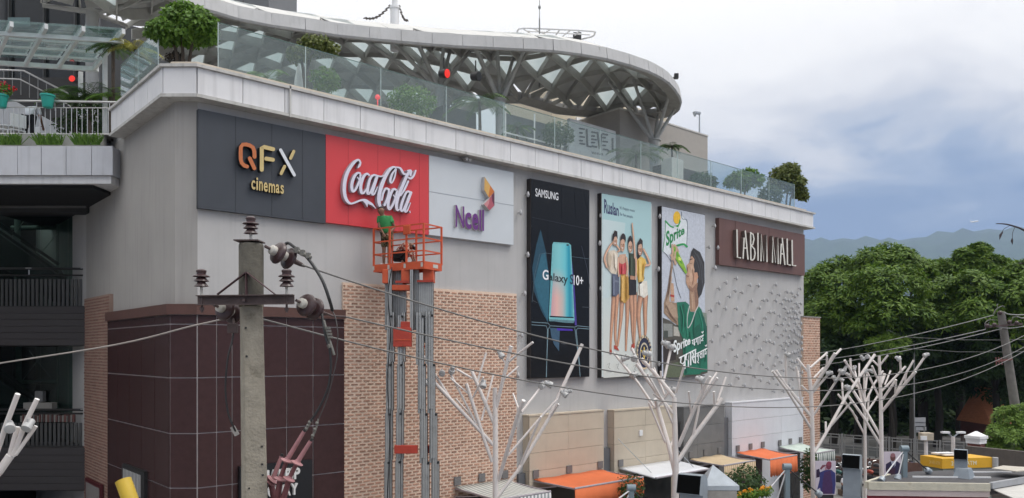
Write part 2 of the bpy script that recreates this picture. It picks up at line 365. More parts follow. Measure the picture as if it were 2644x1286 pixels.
def tile_run(p, q, nrm, cuts):
    p, q, nrm = Vector(p), Vector(q), Vector(nrm); Lt = (q-p).length; d = (q-p).normalized(); g_ = .013
    for a, b in zip(cuts[:-1], cuts[1:]):
        for z1, z0 in zip(rows[:-1], rows[1:]):
            if z1-z0 < .1: continue
            c = p+d*((a+b)/2*Lt)+nrm*(.014+random.uniform(-.001,.001)); c.z = (z0+z1)/2
            MB().ob(c, d*((b-a)/2*Lt-g_), nrm*.014, (0,0,(z1-z0)/2-g_)).build('granite_tile', M_GRAN, gran)
xs_ = [onY(p, 950, -.17).x for p in (560, 600, 670, 741, 809)]
Lf = XG-og[1][0]
tile_run((og[1][0],og[1][1],0),(og[0][0],og[0][1],0),(0,-1,0),[0]+[(x-og[1][0])/Lf for x in xs_]+[1])
tile_run((og[1][0],og[1][1],0),(og[2][0],og[2][1],0),(-.6611,-.7503,0),[0,1])
tile_run((og[2][0],og[2][1],0),(og[3][0],og[3][1],0),(-1,0,0),[0,.2,.4,.6,.8,1])
# ------------------------------------------------------------------ brick faces: every brick a piece, joints recessed
def bricks(parent, org, ux, nrm, W, H, z_vis, nobj, pl=.262, ph=.096, bl=.195, bh=.043, name='brick', mat=None):
    org, ux, nrm = Vector(org), Vector(ux), Vector(nrm); spots = []
    r = 0
    while (r+1)*ph < H:
        off = (0, .5)[r % 2]*pl; k = -1
        while True:
            a = k*pl+off; b = a+bl; k += 1
            if a > W: break
            a_, b_ = max(a, .01), min(b, W-.01)
            if b_-a_ < .05: continue
            spots.append(((a_+b_)/2, r*ph+ph/2, b_-a_))
        r += 1
    full = []
    for s in spots:
        c = org+ux*s[0]+V(0,0,s[1]+random.uniform(-.005,.005))
        full.append((c, s[2]*random.uniform(.90,1.06), (c-CAM).length if c.z > z_vis else 1e6))
    full.sort(key=lambda t: t[2])
    me = MB().ob((0,0,0), ux*bl/2, nrm*.014, (0,0,bh/2)).mesh(name, mat or M_BRICK)
    for c, w, d in full[:nobj]:
        o = inst(name, me, c+nrm*random.uniform(-.003,.003), parent); k = w/bl*.98
        sc = [1+(k-1)*abs(ux[0]), 1+(k-1)*abs(ux[1]), random.uniform(.82,1.12)]; o.scale = sc; o.rotation_euler = (random.uniform(-.0,.0), random.uniform(-.012,.012) if abs(ux[0]) > .5 else 0, 0)
    m = MB()
    for c, w, d in full[nobj:]: m.ob(c+nrm*random.uniform(-.003,.003), ux*w/2, nrm*.014, (0,0,bh/2*random.uniform(.82,1.12)))
    if m.v: tag(m.build('brickwork', mat or M_BRICK, parent), kind='stuff')
ZB = onY(888, 729, -.08).z; XB0 = XG+.002; XB1 = onY(1334, 900, -.08).x
bw = MB().box((XB0,-.08,0),(XB1,.02,ZB)).build('brick_face', M_MORT, mall)
bricks(bw, (XB0,-.080,0), (1,0,0), (0,-1,0), XB1-XB0, ZB, 3.3, 300)
zpi = 9.25; YP1 = onX(228, 800, SX).y
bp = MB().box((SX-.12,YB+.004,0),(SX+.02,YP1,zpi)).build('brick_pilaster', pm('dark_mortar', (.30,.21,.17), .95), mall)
bricks(bp, (SX-.120,YB+.004,0), (0,1,0), (-1,0,0), YP1-YB, zpi, 3, 300, ph=.094, mat=pm('dark_side_brick', (.20,.10,.075), .9, var=.15, rnd=.2))  # pilaster bricks in a darker colour than the front brick face
# brick pier standing at the far end of the facade, facing the camera side
pr0 = onY(2074, 800, -.12); pr1 = onY(2117, 900, -.12)
zpier = onY(2090, 817, -.12).z
pier = thing('brick_pier', 'tall slim red brick pier at the far end of the mall facade', 'pier', (pr0.x, -.12, 0))
pb = MB().box((pr0.x,-.12,0),(pr1.x,.3,zpier-.05)).build('core', M_MORT, pier)
MB().box((pr0.x-.04,-.17,zpier-.05),(pr1.x+.04,.32,zpier)).build('cap', M_CONC, pier)
bricks(pb, (pr0.x,-.120,0), (1,0,0), (0,-1,0), pr1.x-pr0.x, zpier-.05, 0, 300, pl=.29, ph=.125, bl=.23, bh=.075)
# ------------------------------------------------------------------ stone-clad shop bays along the foot of the facade
def bay(px0, px1, pyt, mat, name, rws, cols):
    y = -.33; a = onY(px0, pyt, y); x1 = onY(px1, pyt, y).x; zt_ = a.z; x0 = a.x
    b = MB().box((x0,y+.045,0),(x1,0.02,zt_-.05)).build(name, pm(name+'_joint', (.2,.185,.16), .9), mall)
    MB().box((x0-.02,y-.02,zt_-.05),(x1+.02,.02,zt_)).build('bay_coping', mat, mall)
    zs = [zt_-.055]
    for k in range(rws): zs.append(zs[-1]-rh)
    zs.append(0)
    for r, (z1, z0) in enumerate(zip(zs[:-1], zs[1:])):
        if z1-z0 < .05: continue
        for k in range(cols):
            u0 = x0+(x1-x0)*k/cols; u1 = x0+(x1-x0)*(k+1)/cols
            MB().box((u0+.004,y+random.uniform(-.003,.003),z0+.005),(u1-.004,y+.05,z1-.005)).build('stone_slab', mat, b)
    for r, (z1, z0) in enumerate(zip(zs[:-1], zs[1:])):
        if z1-z0 < .05: continue
        MB().box((x0-.002,y+.052,z0+.005),(x0+.03,-.002,z1-.005)).build('stone_slab', mat, b)
    return x0, x1, zt_
rh = .62
B1 = bay(1367, 1559, 1072, M_TAN, 'tan_stone_bay', 4, 2)
B2 = bay(1586, 1742, 1059, M_TAN, 'tan_stone_bay', 4, 2)
rh = .78
B3 = bay(1765, 1870, 1051, M_DGREY, 'grey_stone_bay', 4, 3)
B4 = bay(1890, 2074, 1039, M_WHITEP, 'white_stone_bay', 3, 3)
for a, b, z1, m_ in ((B1[1],B2[0],3.9,M_SLOT),(B2[1],B3[0],4.6,M_CHAR),(B3[1],B4[0],4.6,M_SLOT),(XB1,B1[0],3.4,M_SLOT)):
    MB().box((a+.01,-.16,0),(b-.04,.01,z1)).build('slot_infill', m_, mall)
# small junction box and flood lamp on the wall
p = onY(1655, 1118, -.37); MB().box((p.x-.09,-.39,p.z-.11),(p.x+.09,-.32,p.z+.11)).build('switch_box', M_WHITE, mall, bevel=.01)
p = onY(1198, 404, -.1); m = MB().box((p.x-.1,-.02,p.z-.08),(p.x+.1,-.18,p.z+.08)).cyl((p.x-.06,-.18,p.z-.1),(p.x-.06,-.34,p.z-.14),.05).cyl((p.x+.08,-.18,p.z-.1),(p.x+.08,-.32,p.z-.14),.05)
tag(m.build('floodlight', pm('grey_plastic', (.3,.3,.3), .5), at=(p.x,-.02,p.z)), 'small grey floodlight under the parapet above the purple lettering', 'lamp')
# ------------------------------------------------------------------ signs on the facade
def board(name, label, cat, px0, px1, py0, py1, y, mat, thick=None, frame=None):
    a = onY(px0, py0, y); b = onY(px0, py1, y); x1 = onY(px1, py0, y).x
    t = thing(name, label, cat, (a.x, y, b.z))
    MB().box((a.x,y,b.z),(x1,(-.004 if thick is None else y+thick),a.z)).build('board', mat, t)
    return t, (a.x, x1, b.z, a.z)
def pq(z, y): return lambda X, Y_: onY(*z(X, Y_), y)
def ribbon(m, pts, z, yf, yb):
    """raised letter stroke: centre line and widths in the traced drawing, laid on the facade plane yf and extruded back to yb"""
    P = [Vector((a, b)) for a, b, c in pts]; W = [c for a, b, c in pts]; n = len(P); i = len(m.v); rows_ = []
    for k in range(n):
        d = (P[min(k+1,n-1)]-P[max(k-1,0)]).normalized(); nn = Vector((-d.y, d.x))
        ext = [(P[k], W[k])]
        if k == 0: ext = [(P[k]-d*W[k]*.46, W[k]*.35), (P[k]-d*W[k]*.3, W[k]*.8), (P[k], W[k])]
        if k == n-1: ext = [(P[k], W[k]), (P[k]+d*W[k]*.3, W[k]*.8), (P[k]+d*W[k]*.46, W[k]*.35)]
        for c, w in ext:
            a = c+nn*w/2; b = c-nn*w/2
            rows_.append([onY(*z(*a), yf), onY(*z(*b), yf)])
    for a, b in rows_: m.v += [a, b, V(a.x, yb, a.z), V(b.x, yb, b.z)]
    for k in range(len(rows_)-1):
        j = i+k*4; q = j+4
        m.f += [(j,j+1,q+1,q), (j,q,q+2,j+2), (j+1,j+3,q+3,q+1)]
    j = i+(len(rows_)-1)*4
    m.f += [(i,i+2,i+3,i+1), (j,j+1,j+3,j+2)]
    return m
def stroke(m, pts, w, z, yf, yb, smooth=False, k=5):
    P = [tuple(p)+((w,) if len(p) == 2 else ()) for p in pts]
    if smooth: P = [tuple(p) for p in bez(P, k)]
    return ribbon(m, P, z, yf, yb)
def tquad(m, s, q, z, y, dep=0.0, off=0.0, shear=0.0):
    """word fitted to the traced quad q = lower left, lower right, upper right, upper left"""
    a, b, c, d = [onY(*z(*p), y) for p in q]
    add_text(m, s, lambda u, v: (a.lerp(b, u)).lerp(d.lerp(c, u), v), (0, dep, 0), off, shear); return m
def poly(m, pts, z, y, th=.003):
    m.prism([onY(*z(*p), y) for p in pts], (0, th, 0)); return m
def disc(m, cx, cy, rx, ry, z, y, n=18): return poly(m, [(cx+rx*math.cos(2*math.pi*k/n), cy+ry*math.sin(2*math.pi*k/n)) for k in range(n)], z, y)

# --- cinema sign
M_SLATE = pm('slate_board', (.042,.048,.060), .5, var=.10, scale=1.2)
qfx, e = board('cinema_sign', 'dark slate board with orange, gold and white cinema lettering by the corner', 'sign', 512.3, 841, 281, 537, -.14, M_SLATE)
for k, fx in enumerate((.27, .55, .80)):
    x = e[0]+(e[1]-e[0])*fx; MB().box((x-.006,-.146,e[2]),(x+.006,-.139,e[3])).build('panel_joint', pm('joint_dark', (.028,.032,.04), .6), qfx)
zq = zm(560, 330, 6.596)
M_OR = pm('orange_letter', (.50,.145,.045), .45, var=.04); M_GOLD = pm('gold_letter', (.56,.43,.19), .45, var=.04); M_LW = pm('white_letter', (.66,.68,.72), .45, var=.03); M_LS = pm('black_letter_side', (.015,.015,.018), .6)
YL = -.29
def letter(name, strokes, z, mat, par, yf=YL, yb=-.142, w=72, smooth=False):
    m = MB()
    for k, s in enumerate(strokes): stroke(m, s, w, z, yf-.003*k, yb, smooth)
    o = m.build(name, [mat, M_LS], par)
    for f in o.data.polygons:
        if abs(f.normal.y) < .8: f.material_index = 1
    return o
letter('letter', [[(515,660),(470,645),(425,600),(408,540),(405,420),(410,330),(440,285),(500,283),(560,300),(615,335),(638,400),(642,495)], [(560,520),(640,690)]], zq, M_OR, qfx, w=66)
letter('letter', [[(765,715),(765,335),(800,325),(960,365)], [(840,525),(955,545)]], zq, M_GOLD, qfx, w=68)
letter('letter', [[(1085,375),(1320,805)]], zq, M_LW, qfx, w=52)
letter('letter', [[(1255,520),(1310,400)], [(1095,780),(1155,655)]], zq, M_GOLD, qfx, w=52)
for ch, x0, x1, yt, yb_ in (('c',588,655,888,1046),('i',672,702,843,1058),('n',720,782,905,1068),('e',798,866,922,1085),('m',884,992,938,1100),('a',1003,1068,955,1112),('s',1084,1142,968,1122)):
    sl = .17*(x1-x0)
    m = MB(); tquad(m, ch, [(x0,yb_),(x1,yb_+sl*.6),(x1,yt+sl),(x0,yt)], zq, -.25, .105, off=.02); ob_ = m.build('letter', [M_GOLD, M_LS], qfx)
    for f in ob_.data.polygons:
        if abs(f.normal.y) < .8: f.material_index = 1
# --- red script sign
M_RED = pm('red_board', (.62,.052,.060), .38, var=.05, scale=.8, spec=.45)
cola, e = board('red_script_sign', 'bright red board with raised white flowing script lettering', 'sign', 841.6, 1107, 346.5, 574, -.15, M_RED)
for fx in (.2, .48, .70, .9):
    x = e[0]+(e[1]-e[0])*fx; MB().box((x-.004,-.155,e[2]),(x+.004,-.149,e[3])).build('panel_joint', pm('joint_red', (.40,.035,.04), .5), cola)
zcc = zm(860, 390, 6.963); M_SCR = pm('lilac_white_letter', (.66,.65,.76), .4, var=.04); M_SCS = pm('letter_return', (.42,.40,.45), .5)
S = {
 'letter_c': [[(452,296,26),(478,258,44),(492,205,36),(458,158,38),(395,190,56),(312,292,66),(242,430,72),(206,600,74),(208,765,70),(243,878,62),(312,942,42),(400,925,36),(500,885,40),(575,885,56),(640,925,62),(705,962,40),(772,1036,6)], [(560,885,60),(600,935,52),(618,1005,8)]],
 'letter_o': [[(488,398,36),(440,396,46),(378,470,58),(338,600,62),(348,712,54),(388,715,42),(432,640,46),(482,520,42),(494,420,36)], [(440,470,22),(472,520,18),(498,530,12)]],
 'letter_k': [[(650,432,36),(606,408,42),(546,470,58),(500,620,62),(512,745,58),(562,742,42),(625,640,16)]],
 'letter_a': [[(786,446,42),(728,432,40),(668,500,52),(630,640,56),(622,760,50),(668,745,40),(732,600,40),(782,460,40)], [(800,450,48),(750,600,54),(704,755,52),(742,770,36),(806,640,12)], [(775,436,30),(850,456,32),(915,445,26)]],
 'letter_c.': [[(1138,296,26),(1078,290,46),(1010,345,64),(945,450,72),(882,600,76),(836,760,78),(826,900,72),(848,1000,52)], [(1130,320,30),(1062,420,42),(1030,530,48),(1058,572,28),(1108,470,32),(1136,330,24)], [(1140,288,24),(1212,312,42),(1268,402,46),(1318,420,34)]],
 'letter_o.': [[(1004,690,42),(950,674,40),(900,765,44),(878,880,40)], [(1006,690,40),(1000,780,46),(968,880,46),(925,975,46)]],
 'letter_o..': [[(1140,700,40),(1082,690,46),(1018,830,58),(990,975,58),(1020,1045,48),(1078,960,46),(1128,830,44),(1152,715,38)], [(1090,790,20),(1120,850,18),(1160,850,12)]],
 'letter_l': [[(1345,352,34),(1400,355,44),(1392,430,46)], [(1488,350,30),(1452,440,40),(1398,492,44),(1340,470,24)], [(1376,352,48),(1316,470,62),(1244,640,64),(1180,800,64),(1142,955,62),(1152,1055,50),(1196,1050,24)], [(1352,545,38),(1290,680,42),(1218,800,30)]],
 'letter_a..': [[(1396,742,40),(1326,735,42),(1258,880,52),(1218,1030,52),(1250,1076,38),(1312,960,44),(1384,770,42)], [(1406,745,44),(1348,900,52),(1294,1055,52),(1326,1085,32),(1396,930,12)], [(1380,1080,18),(1386,1108,18)]]}
q = 0
for nm, ss in S.items():
    m = MB()
    for s in ss: stroke(m, [(x, y, w*.86) for x, y, w in s], 0, zcc, -.285-.0012*q, -.155, True); q += 1
    ob_ = m.build('letter', [M_SCR, M_SCS], cola)
    for f in ob_.data.polygons:
        if abs(f.normal.y) < .8: f.material_index = 1
# --- telecom sign
M_NW = pm('pale_blue_white_board', (.56,.595,.63), .5, var=.03, scale=1)
ncl, e = board('telecom_sign', 'pale blue-white board with purple lettering and gold-pink arrow emblem', 'sign', 1108, 1326, 401, 606, -.15, M_NW)
z1_ = onY(1250, 518, -.15).z; MB().box((e[0],-.156,z1_-.008),(e[1],-.149,z1_+.008)).build('panel_joint', pm('joint_pale', (.33,.36,.40), .6), ncl)
zn = zm(1140, 420, 5.695); M_PUR = pm('purple_letter', (.13,.028,.19), .45, var=.05); M_NS = pm('grey_letter_side', (.50,.49,.49), .6)
for ch, x0, x1, yt, yb_, off in (('N',207,335,620,945,.012),('c',347,440,722,970,.03),('e',450,545,738,985,.03),('l',557,583,690,998,.0),('l',598,626,690,1002,.0)):
    sl = .2*(x1-x0); m = MB(); tquad(m, ch, [(x0,yb_),(x1,yb_+sl*.5),(x1,yt+sl),(x0,yt)], zn, -.24, .088, off=off); ob_ = m.build('letter', [M_PUR, M_NS], ncl)
    for f in ob_.data.polygons:
        if abs(f.normal.y) < .8: f.material_index = 1
arw = MB(); poly(arw, [(635,208),(782,425),(782,632),(708,708),(622,612),(698,522),(628,405)], zn, -.30, .15); arw = arw.build('arrow_emblem', M_NS, ncl)
for pts, c in (([(635,212),(716,335),(690,500),(630,402)], (.62,.36,.10)), ([(716,335),(778,425),(702,518),(690,500)], (.55,.16,.03)), ([(778,430),(778,630),(740,560),(736,478)], (.12,.03,.06)), ([(740,480),(744,560),(776,632),(708,702),(670,660),(706,524)], (.40,.09,.12)), ([(706,522),(700,600),(672,660),(626,612)], (.58,.25,.26))):
    m = MB(); poly(m, pts, zn, -.3045, .003); m.build('facet', pm('arrow_%d' % int(c[0]*1000), c, .4, var=.05), arw)
# --- mall name sign
M_BRN = pm('brown_board', (.135,.068,.060), .55, var=.08, scale=1.5, streak=.12)
lab, e = board('mall_name_sign', 'brown board with tall thin raised cream letters at the far end of the facade', 'sign', 1857, 2078, 562, 683, -.2, M_BRN)
for fx in (.17, .55):
    x = e[0]+(e[1]-e[0])*fx; MB().box((x-.01,-.206,e[2]),(x+.01,-.199,e[3])).build('panel_joint', pm('joint_brown', (.10,.05,.045), .6), lab)
zl = zm(1850, 540, 5.696); M_CRM = pm('cream_letter', (.66,.64,.58), .5, var=.05); M_CRS = pm('letter_side_brown', (.12,.088,.078), .7)
LT = [[[(302,305),(308,708),(355,718)]], [[(424,322),(464,735)],[(408,425),(392,722)],[(404,572),(440,575)]],
 [[(502,345),(506,742)],[(504,348),(540,372),(552,440),(535,518),(510,532)],[(512,534),(558,585),(568,650),(556,725),(530,750),(508,745)]],
 [[(610,355),(612,752)]], [[(655,760),(658,368),(696,768),(740,385),(744,772)]], [[(824,782),(828,400),(868,795),(905,418),(908,800)]],
 [[(968,430),(1006,815)],[(954,515),(938,802)],[(948,655),(982,660)]], [[(1040,440),(1044,812),(1086,824)]], [[(1113,460),(1118,830),(1165,832)]]]
for ss in LT:
    m = MB()
    for k, s in enumerate(ss): stroke(m, s, 19, zl, -.37-.002*k, -.202)
    ob_ = m.build('letter', [M_CRM, M_CRS], lab)
    for f in ob_.data.polygons:
        if abs(f.normal.y) < .8: f.material_index = 1
# ------------------------------------------------------------------ three tall hoardings (flat print on framed sheets)
def P_(c, r=.5): return pm('print_%02x%02x%02x' % tuple(int(v) for v in c), c, r, var=.13, scale=9)
def hoard(name, label, px0, px1, py0, py1, col, rough=.5):
    a = onY(px0, py0, -.2); b = onY(px0, py1, -.2); x1 = onY(px1, py0, -.2).x
    t = thing(name, label, 'poster', (a.x, -.2, b.z))
    MB().box((a.x,-.2,b.z),(x1,-.003,a.z)).build('frame', pm('dark_frame', (.02,.016,.016), .6), t)
    s = MB().box((a.x+.02,-.206,b.z+.03),(x1-.0,-.199,a.z-.02)).build('printed_sheet', pm('gloss_black_sheet', (.006,.006,.007), rough, spec=.3, bump=.25, bscale=3) if rough < .3 else P_(col, rough), t)
    return t, s
LY = [-.2085]
def gradp(name, sheet, z, ax, p0, p1, stops, stops2=None, q0=None, q1=None, r=.5):
    """printed colour gradient between two traced points (ax 0: along x, 2: along z); a second one fades in between heights q0 and q1"""
    m = bpy.data.materials.new(name); m.use_nodes = True; t_ = m.node_tree; n_ = t_.nodes; l_ = t_.links; o_ = wloc(sheet)
    tc_ = n_.new('ShaderNodeTexCoord'); sp = n_.new('ShaderNodeSeparateXYZ'); l_.new(tc_.outputs['Object'], sp.inputs[0])
    def rng(a, b, axis): mr = n_.new('ShaderNodeMapRange'); mr.inputs['From Min'].default_value = a; mr.inputs['From Max'].default_value = b; l_.new(sp.outputs[axis], mr.inputs[0]); return mr.outputs[0]
    def rmp(f, st):
        cr_ = n_.new('ShaderNodeValToRGB'); l_.new(f, cr_.inputs[0]); e_ = cr_.color_ramp.elements; e_[0].position = st[0][0]; e_[0].color = lin(st[0][1])+(1,); e_[1].position = st[-1][0]; e_[1].color = lin(st[-1][1])+(1,)
        for p, c in st[1:-1]: e_.new(p).color = lin(c)+(1,)
        return cr_.outputs[0]
    f = rng(onY(*z(*p0), -.21)[ax]-o_[ax], onY(*z(*p1), -.21)[ax]-o_[ax], ax); c = rmp(f, stops)
    if stops2:
        g = rng(onY(*z(*q0), -.21)[2]-o_[2], onY(*z(*q1), -.21)[2]-o_[2], 2); mx_ = n_.new('ShaderNodeMixRGB'); l_.new(g, mx_.inputs[0]); l_.new(c, mx_.inputs[1]); l_.new(rmp(f, stops2), mx_.inputs[2]); c = mx_.outputs[0]
    b_ = n_['Principled BSDF']; l_.new(c, b_.inputs['Base Color']); b_.inputs['Roughness'].default_value = r; return m
def prg(sheet, pts, mat, z):
    LY[0] -= .0006; m = MB(); poly(m, pts, z, LY[0], .0003); return m.build('print', mat, sheet)
def pr(sheet, pts, col, z, name='print', r=.5):
    LY[0] -= .0006; m = MB(); poly(m, pts, z, LY[0], .0003); return m.build(name, P_(col, r), sheet)
def prd(sheet, cx, cy, rx, ry, col, z, r=.5): LY[0] -= .0006; m = MB(); disc(m, cx, cy, rx, ry, z, LY[0]); return m.build('print', P_(col, r), sheet)
def prl(sheet, pts, w, col, z, r=.5, smooth=False):
    LY[0] -= .0006; m = MB(); stroke(m, pts, w, z, LY[0], LY[0]+.0003, smooth); return m.build('print', P_(col, r), sheet)
def prt(sheet, s, q, col, z, off=0, shear=0, r=.5): LY[0] -= .0006; m = MB(); tquad(m, s, q, z, LY[0], 0, off, shear); return m.build('print_lettering', P_(col, r), sheet)
# --- phone poster
t, s = hoard('phone_poster', 'tall black poster of a teal smartphone with white lettering', 1370, 1521.5, 460.5, 978, (16,16,19), .24)
zs = zm(1355, 450, 2.3205); LY[0] = -.2085
pr(s, [(95,330),(128,470),(150,640),(140,892),(100,820),(55,700),(45,560),(70,420)], (40,72,88), zs, r=.2)
pr(s, [(100,480),(122,470),(150,640),(138,880),(85,760),(58,650)], (52,100,118), zs, r=.2)
for pts in ([(42,885),(140,892),(152,908),(300,916),(315,908),(392,916)], [(42,902),(128,908),(136,930),(130,1215)], [(150,912),(140,930),(128,1215)], [(300,925),(320,1080),(332,1212)], [(392,928),(318,922),(308,934),(330,1150)]):
    prl(s, pts, 3.5, (120,145,155), zs, r=.2)
prl(s, [(44,765),(60,600),(90,478),(125,472),(390,508)], 2, (90,105,112), zs, r=.2)
prl(s, [(45,258),(390,330)], 1.6, (62,64,70), zs, r=.2); prl(s, [(340,430),(372,560),(392,690)], 2, (70,75,85), zs, r=.2); prl(s, [(45,755),(75,770)], 2, (80,85,90), zs); prl(s, [(345,795),(392,798)], 2, (80,85,90), zs)
pr(s, [(282,510),(300,700),(312,905),(300,905),(290,760)], (74,56,140), zs, r=.2)
pr(s, [(172,406),(262,412),(277,425),(298,870),(296,885),(148,880),(144,860),(165,420)], (120,185,190), zs, r=.15)
prg(s, [(176,416),(262,420),(270,430),(283,650),(290,858),(156,848),(168,650),(172,425)], gradp('phone_gradient', s, zs, 0, (160,600), (288,620), [(0,(120,186,190)),(.35,(132,200,204)),(.62,(110,196,206)),(.8,(40,150,175)),(1,(96,176,186))], [(0,(206,160,166)),(.25,(226,182,172)),(.5,(196,186,180)),(.7,(96,186,198)),(.85,(44,142,168)),(1,(90,168,180))], (220,560), (220,740), .15), zs)
pr(s, [(150,848),(292,855),(293,862),(150,856)], (22,26,34), zs, r=.15); pr(s, [(148,868),(296,876),(294,892),(240,890),(205,885),(150,878)], (96,130,138), zs, r=.15); prd(s, 257, 424, 8, 5, (15,25,35), zs)
pr(s, [(152,920),(210,924),(205,1060),(175,1020),(158,970)], (62,88,110), zs, r=.2); pr(s, [(192,922),(285,928),(288,938),(195,936)], (78,48,170), zs, r=.2); prl(s, [(218,1015),(270,1018)], 2, (110,112,118), zs)
prt(s, 'SAMSUNG', [(64,132),(201,157),(201,112),(64,82)], (225,226,230), zs, .012)
prt(s, 'G', [(107,632),(142,634),(142,574),(107,570)], (235,236,240), zs, .02); prt(s, 'alaxy', [(145,648),(258,672),(258,602),(145,590)], (24,34,40), zs, .012)
prt(s, 'S', [(272,658),(290,660),(290,600),(272,598)], (24,34,60), zs, .012); prt(s, '10+', [(293,664),(350,668),(350,608),(293,604)], (235,236,240), zs, .012)
for pts in ([(140,70),(150,90),(142,150),(134,185)], [(218,70),(222,130),(220,260)], [(296,95),(300,150),(306,260)], [(352,105),(366,170),(378,205),(372,120)], [(140,270),(138,420)]):   # creases of the sheet
    LY[0] -= .0006; m = MB(); P3 = [onY(*zs(*p), -.205) for p in pts]; m.path([tuple(p) for p in bez([tuple(p) for p in P3], 4)], .012, 5); m.build('crease', P_((16,16,19), .2), s, smooth=True)
# --- poster with four figures
t, s = hoard('four_women_poster', 'tall pale turquoise poster of four people in shorts posing together', 1552.5, 1682, 498, 976, (205,214,212))
zr = zm(1535, 490, 2.506); LY[0] = -.2085
bx = lambda a, b: [(50+320*u, v) for u, v in ()]
prg(s, [(49,24),(366,80),(377,1195),(58,1218)], gradp('sea_gradient', s, zr, 2, (60,30), (60,1200), [(0,(164,196,200)),(.2,(170,203,206)),(.45,(192,211,211)),(.7,(206,212,208)),(1,(212,214,209))], r=.5), zr)
prg(s, [(52,190),(200,215),(170,560),(90,700),(54,700)], gradp('haze_gradient', s, zr, 0, (52,400), (210,400), [(0,(198,212,214)),(1,(188,210,211))], r=.5), zr)
prt(s, 'Ruslan', [(62,152),(157,172),(157,100),(62,58)], (52,56,98), zr, .03)
prt(s, "It's happy music", [(164,130),(262,150),(262,128),(164,104)], (70,84,104), zr, .01); prt(s, 'for fun people.', [(164,172),(250,190),(250,168),(164,146)], (70,84,104), zr, .012)
SK = (206,166,142); SK2 = (188,142,116); HR = (44,34,34)
def leg(pts, w=16, c=SK2):
    prl(s, pts, w, tuple(v*.80 for v in c), zr, smooth=True); prl(s, [(x+.08*q, y, q*.66) for x, y, q in pts], w, c, zr, smooth=True); prl(s, [(x+.12*q, y, q*.28) for x, y, q in pts], w, tuple(min(255, v*1.13) for v in c), zr, smooth=True)
leg([(128,680,34),(118,800,26),(108,930,18),(104,1020,14),(106,1055,16)]); leg([(148,680,30),(140,810,22),(134,940,18),(142,1020,14)])
leg([(178,700,32),(172,820,24),(160,930,18),(150,1010,12)]); leg([(214,700,32),(212,830,24),(206,940,18),(203,1040,12)])
leg([(235,670,34),(244,800,26),(248,920,20),(254,1000,14)]); leg([(262,670,28),(262,800,22),(260,900,18),(256,1010,12)])
leg([(300,680,36),(286,790,28),(290,880,22),(296,960,16)]); leg([(330,680,34),(328,800,26),(330,900,20),(326,960,14)])
for p in ([(100,1035),(112,1035),(110,1066),(98,1062)], [(126,1005),(146,1012),(160,1042),(128,1030)], [(240,1000),(258,992),(262,1020),(236,1044)]): pr(s, p, (176,70,54), zr)
pr(s, [(112,545),(160,550),(160,670),(138,690),(112,690)], (92,98,118), zr); pr(s, [(118,580),(156,590),(156,600),(118,592)], (120,125,140), zr)
pr(s, [(170,545),(218,550),(226,700),(198,735),(168,720)], (204,160,82), zr); pr(s, [(222,560),(270,560),(272,680),(222,682)], (34,32,36), zr)
pr(s, [(285,590),(340,590),(346,680),(320,700),(280,680)], (226,220,208), zr); pr(s, [(284,595),(320,555),(324,575),(290,622)], (50,44,46), zr)
pr(s, [(78,430),(100,395),(130,390),(152,410),(155,500),(140,548),(108,540),(76,500)], (218,204,186), zr); pr(s, [(95,420),(110,440),(100,470),(88,450)], (196,170,150), zr); pr(s, [(125,450),(140,470),(130,510)], (190,168,150), zr)
pr(s, [(156,440),(164,475),(180,480),(196,470),(204,430),(210,480),(206,548),(160,548)], (190,70,76), zr); pr(s, [(160,420),(204,415),(200,470),(182,482),(162,474)], SK, zr)
pr(s, [(224,410),(262,415),(266,490),(262,560),(226,556)], (56,66,52), zr); pr(s, [(230,555),(262,560),(258,582),(232,580)], SK2, zr)
pr(s, [(276,445),(300,430),(330,450),(340,490),(322,500),(318,590),(284,600),(272,500)], (226,186,92), zr)
for pts in ([(80,500,14),(66,440,16),(96,370,14),(120,340,12)], [(150,400,12),(164,390,12),(140,355,12)], [(205,440,16),(214,500,14),(208,560,12)], [(156,440,14),(152,500,12),(158,560,10)], [(262,440,14),(258,360,12),(250,280,10),(244,218,8)], [(268,440,12),(270,520,12),(266,580,10)], [(330,490,18),(358,480,16),(340,430,14),(318,385,12)]): leg(pts, c=SK)
for cx, cy in ((132,345),(182,352),(234,362),(294,380)): pass
pr(s, [(118,300),(130,262),(148,270),(150,320),(138,300)], HR, zr); prd(s, 133, 330, 15, 34, SK, zr); pr(s, [(116,330),(118,285),(140,280),(148,300),(130,305),(122,330)], HR, zr)
prd(s, 186, 318, 17, 36, HR, zr); prd(s, 182, 355, 15, 46, SK, zr); pr(s, [(168,330),(175,298),(196,300),(200,330),(184,318)], HR, zr)
prd(s, 232, 345, 15, 48, HR, zr); prd(s, 232, 368, 14, 40, SK, zr); pr(s, [(219,345),(226,312),(240,312),(246,345),(232,330)], HR, zr)
pr(s, [(278,450),(278,345),(296,312),(312,330),(312,400),(306,420),(290,440)], HR, zr); prd(s, 296, 385, 14, 40, SK, zr); pr(s, [(282,360),(296,325),(310,345),(300,350)], HR, zr)
for cx, cy in ((133,328),(182,352),(233,364),(295,380)):
    for sx in (-6, 5): pr(s, [(cx+sx-2.5,cy),(cx+sx+2.5,cy+1),(cx+sx+2,cy+7),(cx+sx-2,cy+6)], (60,42,38), zr)
    pr(s, [(cx-1,cy+6),(cx+2,cy+7),(cx+2,cy+22),(cx-2,cy+21)], (176,130,108), zr); pr(s, [(cx+7,cy-8),(cx+13,cy),(cx+10,cy+30),(cx+4,cy+36)], (180,134,110), zr)
